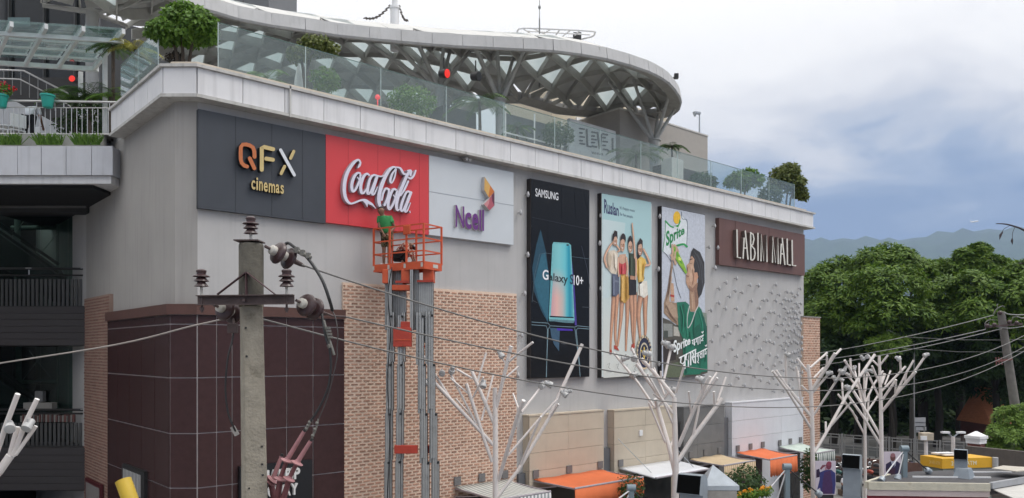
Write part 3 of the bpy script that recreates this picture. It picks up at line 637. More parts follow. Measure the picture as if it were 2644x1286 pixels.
for p, c in (([(90,400),(112,430),(104,520),(88,480)], (200,182,160)), ([(128,400),(150,430),(146,520),(132,500)], (232,222,206)), ([(118,560),(134,560),(132,680),(118,684)], (112,118,138)), ([(176,560),(192,560),(190,726),(174,716)], (222,178,104)), ([(206,560),(214,560),(222,690),(208,720)], (178,134,62)), ([(234,430),(246,430),(246,550),(232,550)], (74,84,68)), ([(288,450),(304,446),(306,580),(290,590)], (238,202,116)), ([(318,470),(330,480),(318,560),(312,580)], (200,158,70)), ([(292,610),(312,604),(314,690),(296,684)], (238,234,224)), ([(180,486),(192,482),(194,546),(180,546)], (208,92,96))): pr(s, p, c, zr)
for cx, cy in ((133,342),(182,372),(233,384),(295,402)): pr(s, [(cx-6,cy),(cx+6,cy+2),(cx+3,cy+10),(cx-3,cy+9)], (232,214,206), zr)
prd(s, 321, 1052, 48, 112, (216,196,160), zr); prd(s, 322, 1055, 40, 98, (40,44,70), zr); prd(s, 322, 1060, 28, 72, (208,196,170), zr); prd(s, 322, 1062, 24, 62, (34,38,62), zr)
prl(s, [(305,1040),(322,1090),(340,1040)], 9, (206,176,88), zr); prl(s, [(322,1020),(322,1110)], 8, (206,176,88), zr)
for k, ch in enumerate('RUSLAN PREMIUM'):
    if ch == ' ': continue
    a = math.pi*(1.08-k*.088); cx, cy = 322+44*math.cos(a), 1054-105*math.sin(a)
    prt(s, ch, [(cx-4,cy+8),(cx+4,cy+9),(cx+4,cy-8),(cx-4,cy-9)], (44,48,74), zr, .02)
for k, x in enumerate((93,150,207,262)):
    prl(s, [(x-8,1130+k*4),(x+6,1120+k*4),(x-2,1150+k*4),(x+8,1158+k*4)], 3, (126,130,130), zr); prl(s, [(x-16,1178+k*3),(x+16,1180+k*3)], 3.5, (140,142,142), zr)
# --- soft-drink poster
t, s = hoard('soft_drink_poster', 'tall poster of a man in green shirt drinking from a green bottle', 1708, 1820, 531.5, 974, (192,197,208))
zp = zm(1695, 520, 2.667); LY[0] = -.2085
pr(s, [(42,800),(90,820),(130,850),(350,850),(352,1180),(300,1200),(48,1210)], (84,80,72), zp)
for p, c in (([(46,840),(110,845),(112,930),(48,935)], (140,142,138)), ([(118,860),(160,870),(160,930),(118,925)], (180,176,166)), ([(50,890),(80,890),(80,940),(50,940)], (70,76,70)), ([(300,760),(345,770),(350,860),(300,840)], (130,140,128)), ([(60,1130),(170,1100),(200,1210),(60,1212)], (96,104,82)), ([(48,960),(130,950),(135,1090),(48,1110)], (52,44,42))): pr(s, p, c, zp)
pr(s, [(62,133),(118,185),(172,95),(212,145),(208,318),(165,295),(95,360),(80,370),(44,345)], (216,222,226), zp)
for pts, c, w in (([(62,135),(95,170),(115,178)], (40,150,80), 10), ([(172,72),(178,120),(212,140),(208,312)], (90,105,112), 4), ([(210,312),(185,295),(140,305)], (40,150,80), 14), ([(62,140),(60,220),(44,345)], (60,140,90), 4), ([(46,345),(75,375),(110,440),(140,580),(168,665)], (70,74,84), 3)): prl(s, pts, w, c, zp, smooth=True)
prd(s, 141, 112, 25, 44, (232,184,44), zp); pr(s, [(116,165),(150,180),(168,138),(160,120),(150,160),(128,168)], (60,150,70), zp)
prt(s, 'Sprite', [(66,345),(193,240),(193,165),(66,205)], (28,132,72), zp, .03)
# figure: raised arm, head tipped back, torso
pr(s, [(106,395),(116,440),(105,500),(88,690),(140,700),(160,860),(110,830),(52,770),(52,700),(78,600),(98,450)], (158,132,110), zp)
pr(s, [(98,560),(118,565),(125,690),(100,690)], (196,158,130), zp); pr(s, [(96,640),(124,646),(122,662),(96,655)], (170,62,52), zp)
pr(s, [(98,450),(104,450),(92,600),(78,720),(60,740),(74,620)], (116,94,80), zp)
pr(s, [(230,560),(285,560),(290,700),(280,760),(232,758),(228,640)], (176,142,118), zp); pr(s, [(258,600),(285,590),(290,700),(270,745)], (138,106,88), zp)
pr(s, [(140,695),(200,690),(228,715),(234,758),(262,765),(290,720),(310,745),(345,860),(352,1170),(310,1175),(300,1190),(190,1195),(180,940),(152,880),(145,760)], (30,112,88), zp)
pr(s, [(160,720),(190,705),(200,860),(170,900)], (18,84,66), zp); pr(s, [(250,880),(300,840),(330,1000),(300,1150),(270,1100)], (20,92,72), zp); pr(s, [(300,760),(330,800),(348,900),(330,920)], (22,90,74), zp)
prl(s, [(228,720),(212,800),(214,870),(240,840),(268,760),(288,722)], 6, (200,200,198), zp, smooth=True)
pr(s, [(240,360),(262,355),(285,420),(280,560),(250,600),(222,600),(204,560),(204,510),(214,490),(208,440),(228,420)], (190,152,126), zp)
pr(s, [(240,345),(255,320),(300,350),(330,420),(332,560),(310,640),(290,668),(280,600),(288,540),(278,490),(262,500),(256,440),(262,400),(245,375),(234,385)], (52,50,52), zp)
pr(s, [(232,430),(250,425),(262,470),(255,540),(236,560),(226,520)], (206,170,144), zp); pr(s, [(222,575),(250,598),(270,570),(284,560),(280,600),(250,625),(228,612)], (150,114,94), zp); pr(s, [(62,700),(84,640),(92,690),(130,720),(150,800),(110,800),(66,750)], (176,150,128), zp)
for pts in ([(262,345),(300,420),(315,560)], [(280,360),(318,450),(318,600)], [(258,370),(290,450),(300,540)]): prl(s, pts, 4, (84,84,88), zp, smooth=True)
pr(s, [(262,490),(280,488),(288,520),(272,556),(258,550)], (200,152,124), zp); prl(s, [(232,400),(246,396)], 6, (60,50,48), zp); prl(s, [(234,428),(246,430)], 3, (80,60,54), zp)
pr(s, [(104,318),(130,308),(190,430),(212,490),(202,500),(160,440),(112,365)], (132,178,52), zp); pr(s, [(120,330),(140,345),(180,430),(165,425)], (90,150,44), zp); pr(s, [(150,380),(172,392),(168,410),(152,404)], (214,224,120), zp)
for pts in ([(110,300,13),(112,350,14),(108,400,14)], [(124,300,12),(140,320,12),(135,345,10)], [(135,310,11),(152,345,11)], [(100,370,13),(120,395,14),(132,430,16)], [(130,350,12),(126,390,12)]): prl(s, pts, 0, (196,164,140), zp, smooth=True)
for pts, c, w in (([(170,720),(186,800),(182,900)], (44,132,104), 7), ([(212,740),(206,830),(216,930)], (44,132,104), 8), ([(262,800),(256,880),(270,960)], (16,82,64), 7), ([(296,760),(318,850),(322,960)], (48,136,110), 8), ([(330,880),(340,1000),(336,1100)], (16,80,64), 7), ([(230,900),(236,1000)], (16,82,64), 6), ([(200,960),(196,1080),(206,1180)], (16,82,64), 8)): prl(s, pts, w, c, zp, smooth=True)
for pts, c, w in (([(104,520),(92,620),(82,690)], (182,156,134), 7), ([(70,720),(100,780),(140,830)], (128,102,86), 8), ([(244,640),(246,740)], (196,164,140), 8), ([(218,450),(214,480)], (150,112,94), 4), ([(208,512),(222,516)], (120,70,64), 5), ([(250,470),(258,520),(250,570)], (168,128,106), 6), ([(236,446),(240,470)], (214,182,158), 5)): prl(s, pts, w, c, zp, smooth=True)
prt(s, 'Sprite', [(118,1070),(234,998),(234,928),(118,958)], (236,240,240), zp, .03)
def dev(words, w=7):
    for pts in words: prl(s, pts, w, (236,240,240), zp)
# Devanagari lettering of the slogan, drawn stroke by stroke
dev([[(246,958),(325,920)], [(262,952),(262,990)], [(252,962),(248,982),(256,984),(262,970)], [(276,945),(276,966),(272,970)], [(286,940),(286,985)], [(300,934),(300,978)], [(322,922),(310,936),(320,944),(308,962),(320,958)], [(312,900),(316,908),(322,896)]], 6)
dev([[(158,1078),(270,1020)], [(196,1058),(196,1150)], [(170,1075),(166,1110),(182,1120),(196,1100)], [(206,1060),(202,1092),(218,1090),(220,1050),(220,1140)], [(236,1040),(236,1125)], [(248,1036),(256,1056),(246,1072),(258,1110)], [(268,1022),(268,1112)], [(250,1075),(268,1066)]], 9)
dev([[(274,1050),(348,1012)], [(288,1044),(288,1090)], [(284,1056),(278,1066),(288,1072)], [(288,1096),(282,1106),(290,1112)], [(300,1038),(304,1050),(298,1060),(306,1078)], [(314,1030),(314,1076)], [(302,1054),(314,1046)], [(326,1024),(326,1072)], [(344,1014),(334,1030),(344,1036),(334,1054),(344,1050)], [(336,992),(340,1000),(346,988)]], 6)
# ------------------------------------------------------------------ egg-shaped lamps on stems, sticking out of the wall
lm = MB(); lm.cyl((0,0,0),(0,-.13,0),.012,n=6); nf = len(lm.f)
lm.lathe((0,-.15,-.10), (0,0,1), [(.01,0),(.042,.025),(.057,.075),(.057,.10),(.044,.145),(.02,.19),(.005,.205)], 10)
me = lm.mesh('wall_lamp', [pm('lamp_stem', (.18,.18,.19), .5, .5), pm('lamp_shell', (.42,.42,.43), .35, var=.03)], smooth=True)
for f in me.polygons:
    f.material_index = 0 if f.index < nf else 1
zb1 = zm(1840, 680, 3.479)
LP = [(218,135),(125,172),(62,225),(208,245),(268,260),(155,295),(340,195),(415,200),(572,192),(60,355),(120,405),(218,405),(355,335),(462,330),(495,328),(572,335),(535,262),(602,280),(672,255),(715,265),(790,225),(768,280),(742,297),(710,330),(655,325),(688,335),(625,360),(425,400),(300,455),(365,500),(518,440),(557,440),(480,490),(605,470),(655,405),(675,440),(695,435),(720,400),(755,360),(795,360),(775,390),(742,435),(758,450),(788,438),(48,558),(218,550),(265,548),(453,545),(588,548),(632,548),(688,552),(655,498),(705,485),(735,490),(770,495),(748,540),(795,540),(770,570),(552,605),(660,600),(710,605),(735,595),(790,595),(160,625),(105,652),(345,635),(302,650),(255,690),(415,645),(398,665),(590,660),(630,640),(688,660),(745,625),(768,650),(785,655),(805,665),(480,700),(513,700),(552,718),(620,735),(660,710),(680,735),(708,712),(730,695),(745,700),(765,720),(800,715),(178,768),(308,800),(358,790),(433,772),(652,775),(712,805),(735,800),(752,798),(770,790),(785,775),(804,770),(793,835),(220,835),(515,820),(585,838),(410,865),(455,905),(620,885),(712,880),(740,890),(760,880),(55,900),(122,885),(288,912),(345,930),(193,955),(497,945),(560,915),(590,965),(638,960),(700,930),(730,950),(785,920),(805,980),(233,1025),(382,1015),(433,1048),(510,1070),(548,1030),(588,1085),(692,1090),(720,1040),(790,1020),(165,1090),(290,1095),(355,1125),(725,1125),(556,1150),(640,1150),(30,45)]
for k, (x, y) in enumerate(LP):
    p = onY(*zb1(x, y), -.15); o = inst('wall_lamp', me, (p.x, 0, p.z)); o['kind_of'] = 0; del o['kind_of']
    tag(o, 'small white egg-shaped lamp on a stem, scattered below the brown name board', 'lamp', 'egg lamps scattered on the end of the facade')
zb2 = zm(1300, 420, 2.0214)
for x, y in ((90,260),(128,165),(143,330),(128,480),(146,620),(112,683),(144,810),(95,900),(143,1012),(508,275),(503,420),(508,655),(520,978),(816,280),(810,555),(824,775),(1103,330),(1075,440),(1120,443),(1105,548),(1085,770),(1090,930),(812,1050),(77,1110)):
    p = onY(*zb2(x, y), -.15); o = inst('wall_lamp', me, (p.x, 0, p.z))
    w_ = ('edge of the black phone poster' if x < 300 else 'edge of the pale four-figure poster' if x < 700 else 'edge of the drink poster' if x < 900 else 'gap between drink poster and brown board'); tag(o, 'small white egg-shaped lamp on a stem at the '+w_, 'lamp', 'egg lamps at the '+w_)
# ------------------------------------------------------------------ foliage helpers
LEAF_G = leafmat('leaf_mid', (.06,.14,.018), (.15,.27,.035)); LEAF_D = leafmat('leaf_dark', (.025,.055,.016), (.06,.11,.028)); LEAF_Y = leafmat('leaf_yellow', (.16,.17,.03), (.32,.30,.05))
LEAF_P = leafmat('leaf_palm', (.035,.075,.02), (.08,.14,.03)); LEAF_B = leafmat('leaf_bronze', (.075,.11,.025), (.17,.19,.05)); BARK = pm('bark', (.085,.065,.05), .9, var=.25, scale=8, bump=.5)
rg = random.Random(3)
def rdir():
    while True:
        v = Vector((rg.uniform(-1,1), rg.uniform(-1,1), rg.uniform(-1,1)))
        if .05 < v.length < 1: return v.normalized()
def leaf(m, p, d, nrm, L_, w):
    d = d.normalized(); s = d.cross(nrm)
    if s.length < 1e-4: s = d.orthogonal()
    s.normalize(); i = len(m.v)
    m.v += [p, p+d*L_*.45+s*w, p+d*L_, p+d*L_*.45-s*w]; m.f.append((i,i+1,i+2,i+3))
def blob(m, c, rad, n, ls, ratio=.28, up=.35, shell=.55):
    c = Vector(c); rad = Vector(rad) if hasattr(rad, '__len__') else Vector((rad,)*3)
    for _ in range(n):
        u = rdir(); r = shell+(1-shell)*rg.random()**.6
        if rg.random() < .12: r *= 1.12
        p = c+Vector((u.x*rad.x*r, u.y*rad.y*r, u.z*rad.z*r))
        nr = (u+UP*up+rdir()*.8).normalized(); d = (rdir()+u*.5+UP*-.15); d = d-nr*d.dot(nr)
        if d.length < .05: d = nr.orthogonal()
        l_ = ls*rg.uniform(.6,1.35); leaf(m, p, d, nr, l_, l_*ratio)
    return m
def palm(m, base, n, L_, droop=.9, lift=.7, lw=.03):
    base = Vector(base)
    for k in range(n):
        a = 2*math.pi*k/n+rg.uniform(-.3,.3); h = Vector((math.cos(a), math.sin(a), 0)); el = rg.uniform(.3,1.1)*lift; ln = L_*rg.uniform(.75,1.1); pts = []
        for j in range(9):
            t = j/8; pts.append(base+h*(ln*t*math.cos(el*.6))+UP*(ln*(math.sin(el)*t-droop*.75*t*t)))
        for j in range(1, 9):
            for q in (0, .5):
                p = pts[j-1].lerp(pts[j], q); d = (pts[j]-pts[j-1]).normalized(); s = d.cross(UP).normalized()
                for sg in (-1, 1): leaf(m, p, s*sg+d*.7-UP*.35, UP, ln*.30*(1-.5*abs(j/8-.4)), lw)
            m.path([pts[j-1], pts[j]], .008, 3, False)
    return m
# ------------------------------------------------------------------ roof terrace
M_GL = glass('balustrade_glass', (.84,.885,.88), .01, body=(.46,.54,.55), bodyf=.075); M_EDGE = pm('glass_edge', (.10,.17,.16), .25)
x0 = onY(563, 165, .1).x; x1 = onY(2051, 530, .1).x
bal = thing('glass_balustrade', 'long frameless glass balustrade along the top of the mall parapet', 'balustrade', (x0, .1, 14.66))
n = 12
for k in range(n):
    a = x0+(x1-x0)*k/n; b = x0+(x1-x0)*(k+1)/n
    MB().box((a+.012,.09,14.665),(b-.012,.104,15.84)).build('pane', M_GL, bal)
    MB().box((a+.012,.088,15.842),(b-.012,.108,15.858)).build('pane_edge', M_EDGE, bal)
    MB().box((a-.009,.086,14.66),(a+.009,.108,15.86)).build('joint', pm('joint_strip', (.42,.50,.50), .3), bal)
MB().box((x1-.009,.086,14.66),(x1+.009,.108,15.86)).build('joint', MATS['joint_strip'], bal)
xs = SX-.12; ya = onX(409, 165, xs).y; yb = onX(312, 245, xs).y
bal2 = thing('glass_balustrade', 'short glass balustrade running back beside the corner bush', 'balustrade', (xs, ya, 14.5))
for k in range(2):
    a = ya+(yb-ya)*k/2; b = ya+(yb-ya)*(k+1)/2
    MB().box((xs-.007,a+.01,14.5),(xs+.007,b-.01,15.75)).build('pane', M_GL, bal2)
    MB().box((xs-.01,a+.01,15.752),(xs+.01,b-.01,15.768)).build('pane_edge', M_EDGE, bal2)
    MB().box((xs-.012,a-.01,14.5),(xs+.012,a+.01,15.77)).build('joint', MATS['joint_strip'], bal2)
# ------------------------------------------------------------------ steel canopy over the terrace
CZ = 20.0
near = [(-120,-130),(60,-100),(220,-60),(400,-20),(480,8),(557,33),(624,52),(714,69),(827,84),(884,94),(994,104),(1068,111),(1147,118),(1221,122),(1330,127),(1432,132),(1486,139),(1546,148),(1590,159),(1633,171),(1670,184),(1700,198),(1722,212),(1737,228),(1750,246),(1757,262)]
far = [(1751,285),(1740,294),(1717,302),(1657,310),(1593,307),(1513,300),(1436,292),(1395,279),(1335,262),(1290,268),(1200,296),(1100,318),(900,330),(720,312),(560,272),(420,195),(335,110),(300,62),(214,52),(114,28),(30,-5),(-120,-60)]
OUT = [onZ(px, py, CZ) for px, py in near+far]; NN = len(near)
OUT2 = [Vector((p.x, p.y)) for p in OUT]
def inside(p):
    c = False; n = len(OUT2)
    for i in range(n):
        a, b = OUT2[i], OUT2[i-1]
        if (a.y > p.y) != (b.y > p.y) and p.x < (b.x-a.x)*(p.y-a.y)/(b.y-a.y)+a.x: c = not c
    return c
def dist(p):
    d = 1e9
    for i in range(len(OUT2)):
        a, b = OUT2[i-1], OUT2[i]; ab = b-a; t = max(0, min(1, (p-a).dot(ab)/max(ab.length_squared, 1e-9))); d = min(d, (p-(a+ab*t)).length)
    return d
def dome(p): return CZ+.42+3.0*(1-math.exp(-max(0, dist(p)-.1)/4.4))
can = thing('roof_canopy', 'large curved steel lattice canopy with pale fascia over the roof terrace', 'canopy', (14.15, 5, 14.3))
M_RIB = pm('canopy_rib', (.46,.455,.43), .6, var=.12, scale=2); M_SKIN = pm('canopy_panel', (.50,.50,.485), .6, var=.08, scale=1, streak=.05)
M_FROST = bpy.data.materials.new('frosted_panel'); M_FROST.use_nodes = True
_t = M_FROST.node_tree; _b = _t.nodes['Principled BSDF']; _b.inputs['Base Color'].default_value = (.7,.73,.73,1); _b.inputs['Roughness'].default_value = .5
_tr = _t.nodes.new('ShaderNodeBsdfTranslucent'); _tr.inputs[0].default_value = (.75,.8,.8,1); _ms = _t.nodes.new('ShaderNodeMixShader'); _ms.inputs[0].default_value = .72
_no = _t.nodes.new('ShaderNodeTexNoise'); _no.inputs['Scale'].default_value = 2; _mx = _t.nodes.new('ShaderNodeMixRGB'); _mx.inputs[1].default_value = (.6,.66,.67,1); _mx.inputs[2].default_value = (.82,.85,.85,1)
_t.links.new(_no.outputs[0], _mx.inputs[0]); _t.links.new(_mx.outputs[0], _tr.inputs[0])
_t.links.new(_b.outputs[0], _ms.inputs[1]); _t.links.new(_tr.outputs[0], _ms.inputs[2]); _t.links.new(_ms.outputs[0], _t.nodes['Material Output'].inputs[0])
SD = 1.38; A0 = R(14)
e1 = Vector((math.cos(A0), math.sin(A0)))*SD; e2 = Vector((math.cos(A0+R(62)), math.sin(A0+R(62))))*SD
lat = {}
for i in range(-30, 40):
    for j in range(-20, 40):
        p = Vector((4, 8))+e1*i+e2*j
        if -22 < p.x < 32 and -4 < p.y < 36: lat[(i, j)] = p
ins = {k: inside(p) for k, p in lat.items()}
def L3(k): p = lat[k]; return V(p.x, p.y, dome(p))
cnt = 0; roofp = []
for (i, j), p in lat.items():
    for tri, up_ in ((((i,j),(i+1,j),(i,j+1)), True), (((i+1,j),(i+1,j+1),(i,j+1)), False)):
        if not all(k in lat for k in tri): continue
        if not all(ins[k] for k in tri):
            c = sum((lat[k] for k in tri), Vector((0,0)))/3
            if not inside(c): continue
        P3 = [L3(k) if ins[k] else None for k in tri]
        if any(q is None for q in P3):
            # rim pieces: pull outside corners back to the outline
            c = sum((lat[k] for k in tri), Vector((0,0)))/3
            P3 = []
            for k in tri:
                if ins[k]: P3.append(L3(k))
                else:
                    a, b = c, lat[k]
                    for _ in range(12):
                        m_ = (a+b)/2
                        if inside(m_): a = m_
                        else: b = m_
                    P3.append(V(a.x, a.y, dome(a)))
        c = sum(P3, Vector())/3; P3 = [q.lerp(c, .012) for q in P3]
        fro = (not up_) and dist(Vector((c.x, c.y))) > .8 and (i+j) % 3 != 0
        roofp.append(((c-CAM).length, fro, P3))
roofp.sort(key=lambda t: t[0]); nf_ = {True: 0, False: 0}; rest = {True: MB(), False: MB()}
for d_, fro, P3 in roofp:       # the nearest three hundred of each kind singly, the rest of the roof as one skin
    nf_[fro] += 1
    if nf_[fro] <= 300: MB().prism([q+V(0,0,.03) for q in P3], (0,0,.03)).build('frosted_pane' if fro else 'roof_panel', M_FROST if fro else M_SKIN, can)
    else: rest[fro].prism([q+V(0,0,.03) for q in P3], (0,0,.03))
for fro in (True, False):
    if rest[fro].v: tag(rest[fro].build('far_roof_skin', M_FROST if fro else M_SKIN, can), kind='stuff')
# ribs: one bent deep bar per lattice line
def rib(a, d, k, dep, w):
    runs = []; cur = []
    for t in range(-160, 200):
        p = a+d*(t*.32)
        if inside(p): cur.append(p)
        else:
            if len(cur) > 3: runs.append(cur)
            cur = []
    for r_ in runs:
        pts = r_[::3]+([r_[-1]] if (len(r_)-1) % 3 else []); m = MB(); i0 = 0; s = Vector((-d.y, d.x)).normalized()*w/2
        for p in pts:
            z = dome(p)+.02
            m.v += [V(p.x+s.x,p.y+s.y,z), V(p.x-s.x,p.y-s.y,z), V(p.x-s.x,p.y-s.y,z-dep), V(p.x+s.x,p.y+s.y,z-dep)]
        for q in range(len(pts)-1):
            b = q*4
            for u in range(4): m.f.append((b+u, b+(u+1) % 4, b+4+(u+1) % 4, b+4+u))
        m.f += [(0,1,2,3), tuple(len(m.v)-4+u for u in (3,2,1,0))]
        m.build('rib', M_RIB, can)
for j in range(-16, 32): rib(Vector((4,8))+e2*j, e1.normalized(), j, .42, .06)
for i in range(-22, 32): rib(Vector((4,8))+e1*i, e2.normalized(), i, .30, .06)
e3 = (e2-e1)
for i in range(-20, 44): rib(Vector((4,8))+e1*i, e3.normalized(), i, .22, .05)
# fascia panels round the rim
M_FAS = pm('fascia_panel', (.44,.44,.445), .5, var=.07, scale=1.5, streak=.14)
seg = []
tot = OUT2[:NN+12]
acc = [0]
for a, b in zip(tot[:-1], tot[1:]): acc.append(acc[-1]+(b-a).length)
def at_len(s):
    for k in range(len(acc)-1):
        if s <= acc[k+1]: return tot[k].lerp(tot[k+1], (s-acc[k])/max(1e-9, acc[k+1]-acc[k]))
    return tot[-1]
s_ = 0
while s_ < acc[-1]-.1:
    ln = 1.25 if s_ < acc[NN-6] else .62
    a = at_len(s_+.008); b = at_len(min(acc[-1], s_+ln)-.008); d = (b-a).normalized(); nr = Vector((d.y, -d.x))
    m = MB(); za = CZ-.06; zb = CZ+.50
    for p in (a, b):
        q = p+nr*.09; t_ = p+nr*.02
        m.v += [V(p.x,p.y,za), V(t_.x,t_.y,za), V(q.x,q.y,za+.07), V(t_.x,t_.y,zb), V(p.x-nr.x*.12,p.y-nr.y*.12,zb)]
    m.f += [tuple(range(4,-1,-1)), tuple(range(5,10))]+[(u,(u+1) % 5,5+(u+1) % 5,5+u) for u in range(5)]
    m.build('fascia_panel', M_FAS, can); s_ += ln
m = MB()
for a, b in zip(tot[:-1], tot[1:]):
    d = (b-a).normalized(); nr = Vector((d.y, -d.x)); c0, c1 = a-nr*.01, b-nr*.01
    m.quad(V(c0.x,c0.y,CZ-.02), V(c1.x,c1.y,CZ-.02), V(c1.x-nr.x*.55,c1.y-nr.y*.55,CZ+.12), V(c0.x-nr.x*.55,c0.y-nr.y*.55,CZ+.12))
m.build('rim_soffit', pm('rim_soffit', (.33,.32,.30), .7, var=.15), can)
# branching columns
M_COL = pm('canopy_column', (.42,.42,.41), .55, var=.08)
def column(px, y, pyn, r, ends, base=14.3):
    n_ = onY(px, pyn, y); m = MB().cyl((n_.x,n_.y,base),(n_.x,n_.y,n_.z),r,r,18).cyl((n_.x,n_.y,n_.z-.04),(n_.x,n_.y,n_.z+.03),r*1.25,r*1.25,18)
    c = m.build('column', M_COL, can, smooth=True)
    for dx, dy in ends:
        q = Vector((n_.x+dx, n_.y+dy))
        z = (dome(q) if inside(q) else CZ+.3)-.1
        MB().cyl((n_.x+dx*.05,n_.y+dy*.05,n_.z-.02),(q.x,q.y,z),.10,.075,10).build('strut', M_COL, c, smooth=True)
column(1292, 7.0, 258, .22, [(-1.6,.2),(-.4,1.6),(.3,.6),(1.5,.8),(.9,-1.0),(2.4,1.8)])
column(1690, 5.6, 362, .26, [(-1.4,.3),(-.5,-1.4),(.9,-.8),(1.1,.6),(-2.2,1.2)])
column(1135, 9.0, 226, .22, [(-2.6,1.0),(-1.4,.1),(-.5,1.4),(.5,.3),(1.3,.9),(1.9,.2),(-3.4,2.6)])
column(238, 12.5, 30, .22, [(-1.5,.6),(1.4,.8),(.2,1.8),(2.0,-.6)], base=13.4)
# --- things on top of the canopy
p = C(1019, 48, 36); mast = thing('chained_mast', 'thick white mast held by chains on top of the canopy', 'mast', (p.x, p.y, 21.5))
MB().cyl((p.x,p.y,21.5),(p.x,p.y,p.z+.5),.20,.20,14).cyl((p.x,p.y,p.z+.5),(p.x,p.y,p.z+2.4),.13,.12,14).cyl((p.x,p.y,p.z+.45),(p.x,p.y,p.z+.55),.24,.24,14).build('pole', M_WHITE, mast, smooth=True)
for sg, px2, py2 in ((-1, 940, 45), (1, 1053, 50)):
    a = C(1008 if sg < 0 else 1030, 15, 36); b = C(px2, py2, 36); m = MB(); nlk = 16 if sg < 0 else 10
    for k in range(nlk):
        q = a.lerp(b, (k+.5)/nlk)-UP*(.25*math.sin(math.pi*k/nlk)); d = (b-a)/nlk; s2 = (RT if k % 2 else FW)
        m.ob(q, d*.55, d.cross(s2).normalized()*.05, s2*.035)
    m.build('chain', pm('rusty_chain', (.10,.085,.075), .8), mast)
p = C(1393, 95, 38); ant = MB().cyl((p.x,p.y,20.5),(p.x,p.y,p.z+.9),.045,.035,8).cyl((p.x,p.y,p.z+.9),(p.x,p.y,p.z+2.6),.022,.012,6).sphere((p.x,p.y,p.z+1.45),.07,8,6,(1,1,1.5)).build('lightning_rod', pm('grey_metal', (.22,.22,.22), .5, .4), at=(p.x,p.y,20.5), smooth=True)
tag(ant, 'thin grey lightning rod with small bulb rising behind the canopy', 'rod')
zf = zm(1000, 0, 2.984); fz = C(1400, 85, 39).z
fr_ = thing('tube_scaffold', 'rounded flat steel tube frame standing above the canopy roof', 'scaffold', (C(1400, 100, 39).x, C(1400, 100, 39).y, fz-1.2))
loop = [onZ(*zf(x, y), fz) for x, y in ((1000,245),(1040,218),(1290,225),(1570,240),(1598,255),(1580,280),(1500,300),(1490,300))]
MB().path(bez([tuple(q) for q in loop], 4), .045, 8).build('hoop', M_WHITE, fr_, smooth=True)
for a, b in (((1040,218),(1110,262)),((1130,222),(1230,272)),((1260,225),(1200,262)),((1330,228),(1300,268)),((1410,235),(1350,280)),((1480,238),(1430,290)),((1100,262),(1500,300)),((1080,240),(1560,268))):
    MB().cyl(onZ(*zf(*a), fz-.01), onZ(*zf(*b), fz-.01), .035, n=6).build('bar', M_WHITE, fr_, smooth=True)
for x, y in ((1230,280),(1350,285),(1420,300)):
    q = onZ(*zf(x, y), fz); MB().cyl((q.x,q.y,fz-1.4),(q.x,q.y,fz),.04,n=6).build('leg', M_WHITE, fr_, smooth=True)
q = C(1490, 100, 39.5); MB().ob((q.x,q.y,q.z-.5), RT*.2, FW*.2, UP*.75).build('cabinet', M_CHAR, fr_)
# --- blocks behind the terrace
def cbox(px0, py0, px1, py1, D, dep):
    a = C(px0, py1, D); b = C(px1, py0, D); c = (a+b)/2+FW*dep/2
    return MB().ob(c, RT*((px1-px0)/F*D/2), FW*dep/2, UP*((b.z-a.z)/2))
M_GREYP = pm('penthouse_render', (.36,.335,.31), .85, var=.05)
bl = thing('penthouse', 'plain taupe penthouse block behind the terrace columns', 'building', onY(1700, 500, 6.4))
a = onY(1600, 356, 6.4); b = onY(1827, 353, 6.4)
MB().box((a.x,6.4,14.3),(b.x,9.4,b.z)).build('wall', M_GREYP, bl); MB().box((a.x-.03,6.37,b.z),(b.x+.03,9.43,b.z+.08)).build('coping', M_COPE, bl)
ub = thing('upper_storey', 'cream upper storey with dark windows and scalloped awning under the canopy tip', 'building', onY(1600, 400, 10))
a = onY(1425, 300, 10); b = onY(1722, 300, 10); zt_ = onY(1700, 296, 10).z
MB().box((a.x,10,14.3),(b.x,14,zt_)).build('wall', pm('cream_render', (.56,.50,.39), .85, var=.06), ub)
for x0_, x1_ in ((1533,1552),(1558,1578),(1607,1648)):
    u, v_ = onY(x0_, 325, 9.98), onY(x1_, 345, 9.98); MB().box((u.x,9.96,v_.z-1),(v_.x,10.02,u.z)).build('window', M_DARKGLASS, ub)
for x0_, x1_ in ((1487,1520),(1523,1530)):
    u, v_ = onY(x0_, 303, 9.98), onY(x1_, 345, 9.98); MB().box((u.x,9.9,v_.z-1.5),(v_.x,10.02,u.z)).build('pilaster', M_WHITE if x0_ < 1500 else M_SLOT, ub)
m = MB(); u, v_ = onY(1560, 309, 9.6), onY(1650, 309, 9.6); nsc = 6
for k in range(nsc):
    xa = u.x+(v_.x-u.x)*k/nsc; xb = u.x+(v_.x-u.x)*(k+1)/nsc; pts = [(xa,9.5,u.z),(xb,9.5,u.z)]+[(xb+(xa-xb)*t/6, 9.5, u.z-.2-.12*math.sin(math.pi*t/6)) for t in range(7)]
    m.prism(pts, (0,.03,0))
m.build('scalloped_valance', pm('cream_canvas', (.62,.52,.36), .9), ub)
# street-style lamp on the penthouse
p = onY(1806, 352, 8); lt_ = MB().cyl((p.x,8,b.z*0+onY(1806,353,8).z),(p.x,8,onY(1803,293,8).z),.05,.04,8)
q = onY(1803, 293, 8); lt_.ob((q.x-.15,8,q.z), (.28,0,.03), (0,.1,0), (0,0,.06)).cyl((q.x-.35,8,q.z-.03),(q.x-.35,8,q.z-.25),.12,.05,8)
tag(lt_.build('roof_lamp', M_STEEL, at=(p.x,8,onY(1806,353,8).z)), 'slim grey lamp post on the penthouse roof', 'lamp')
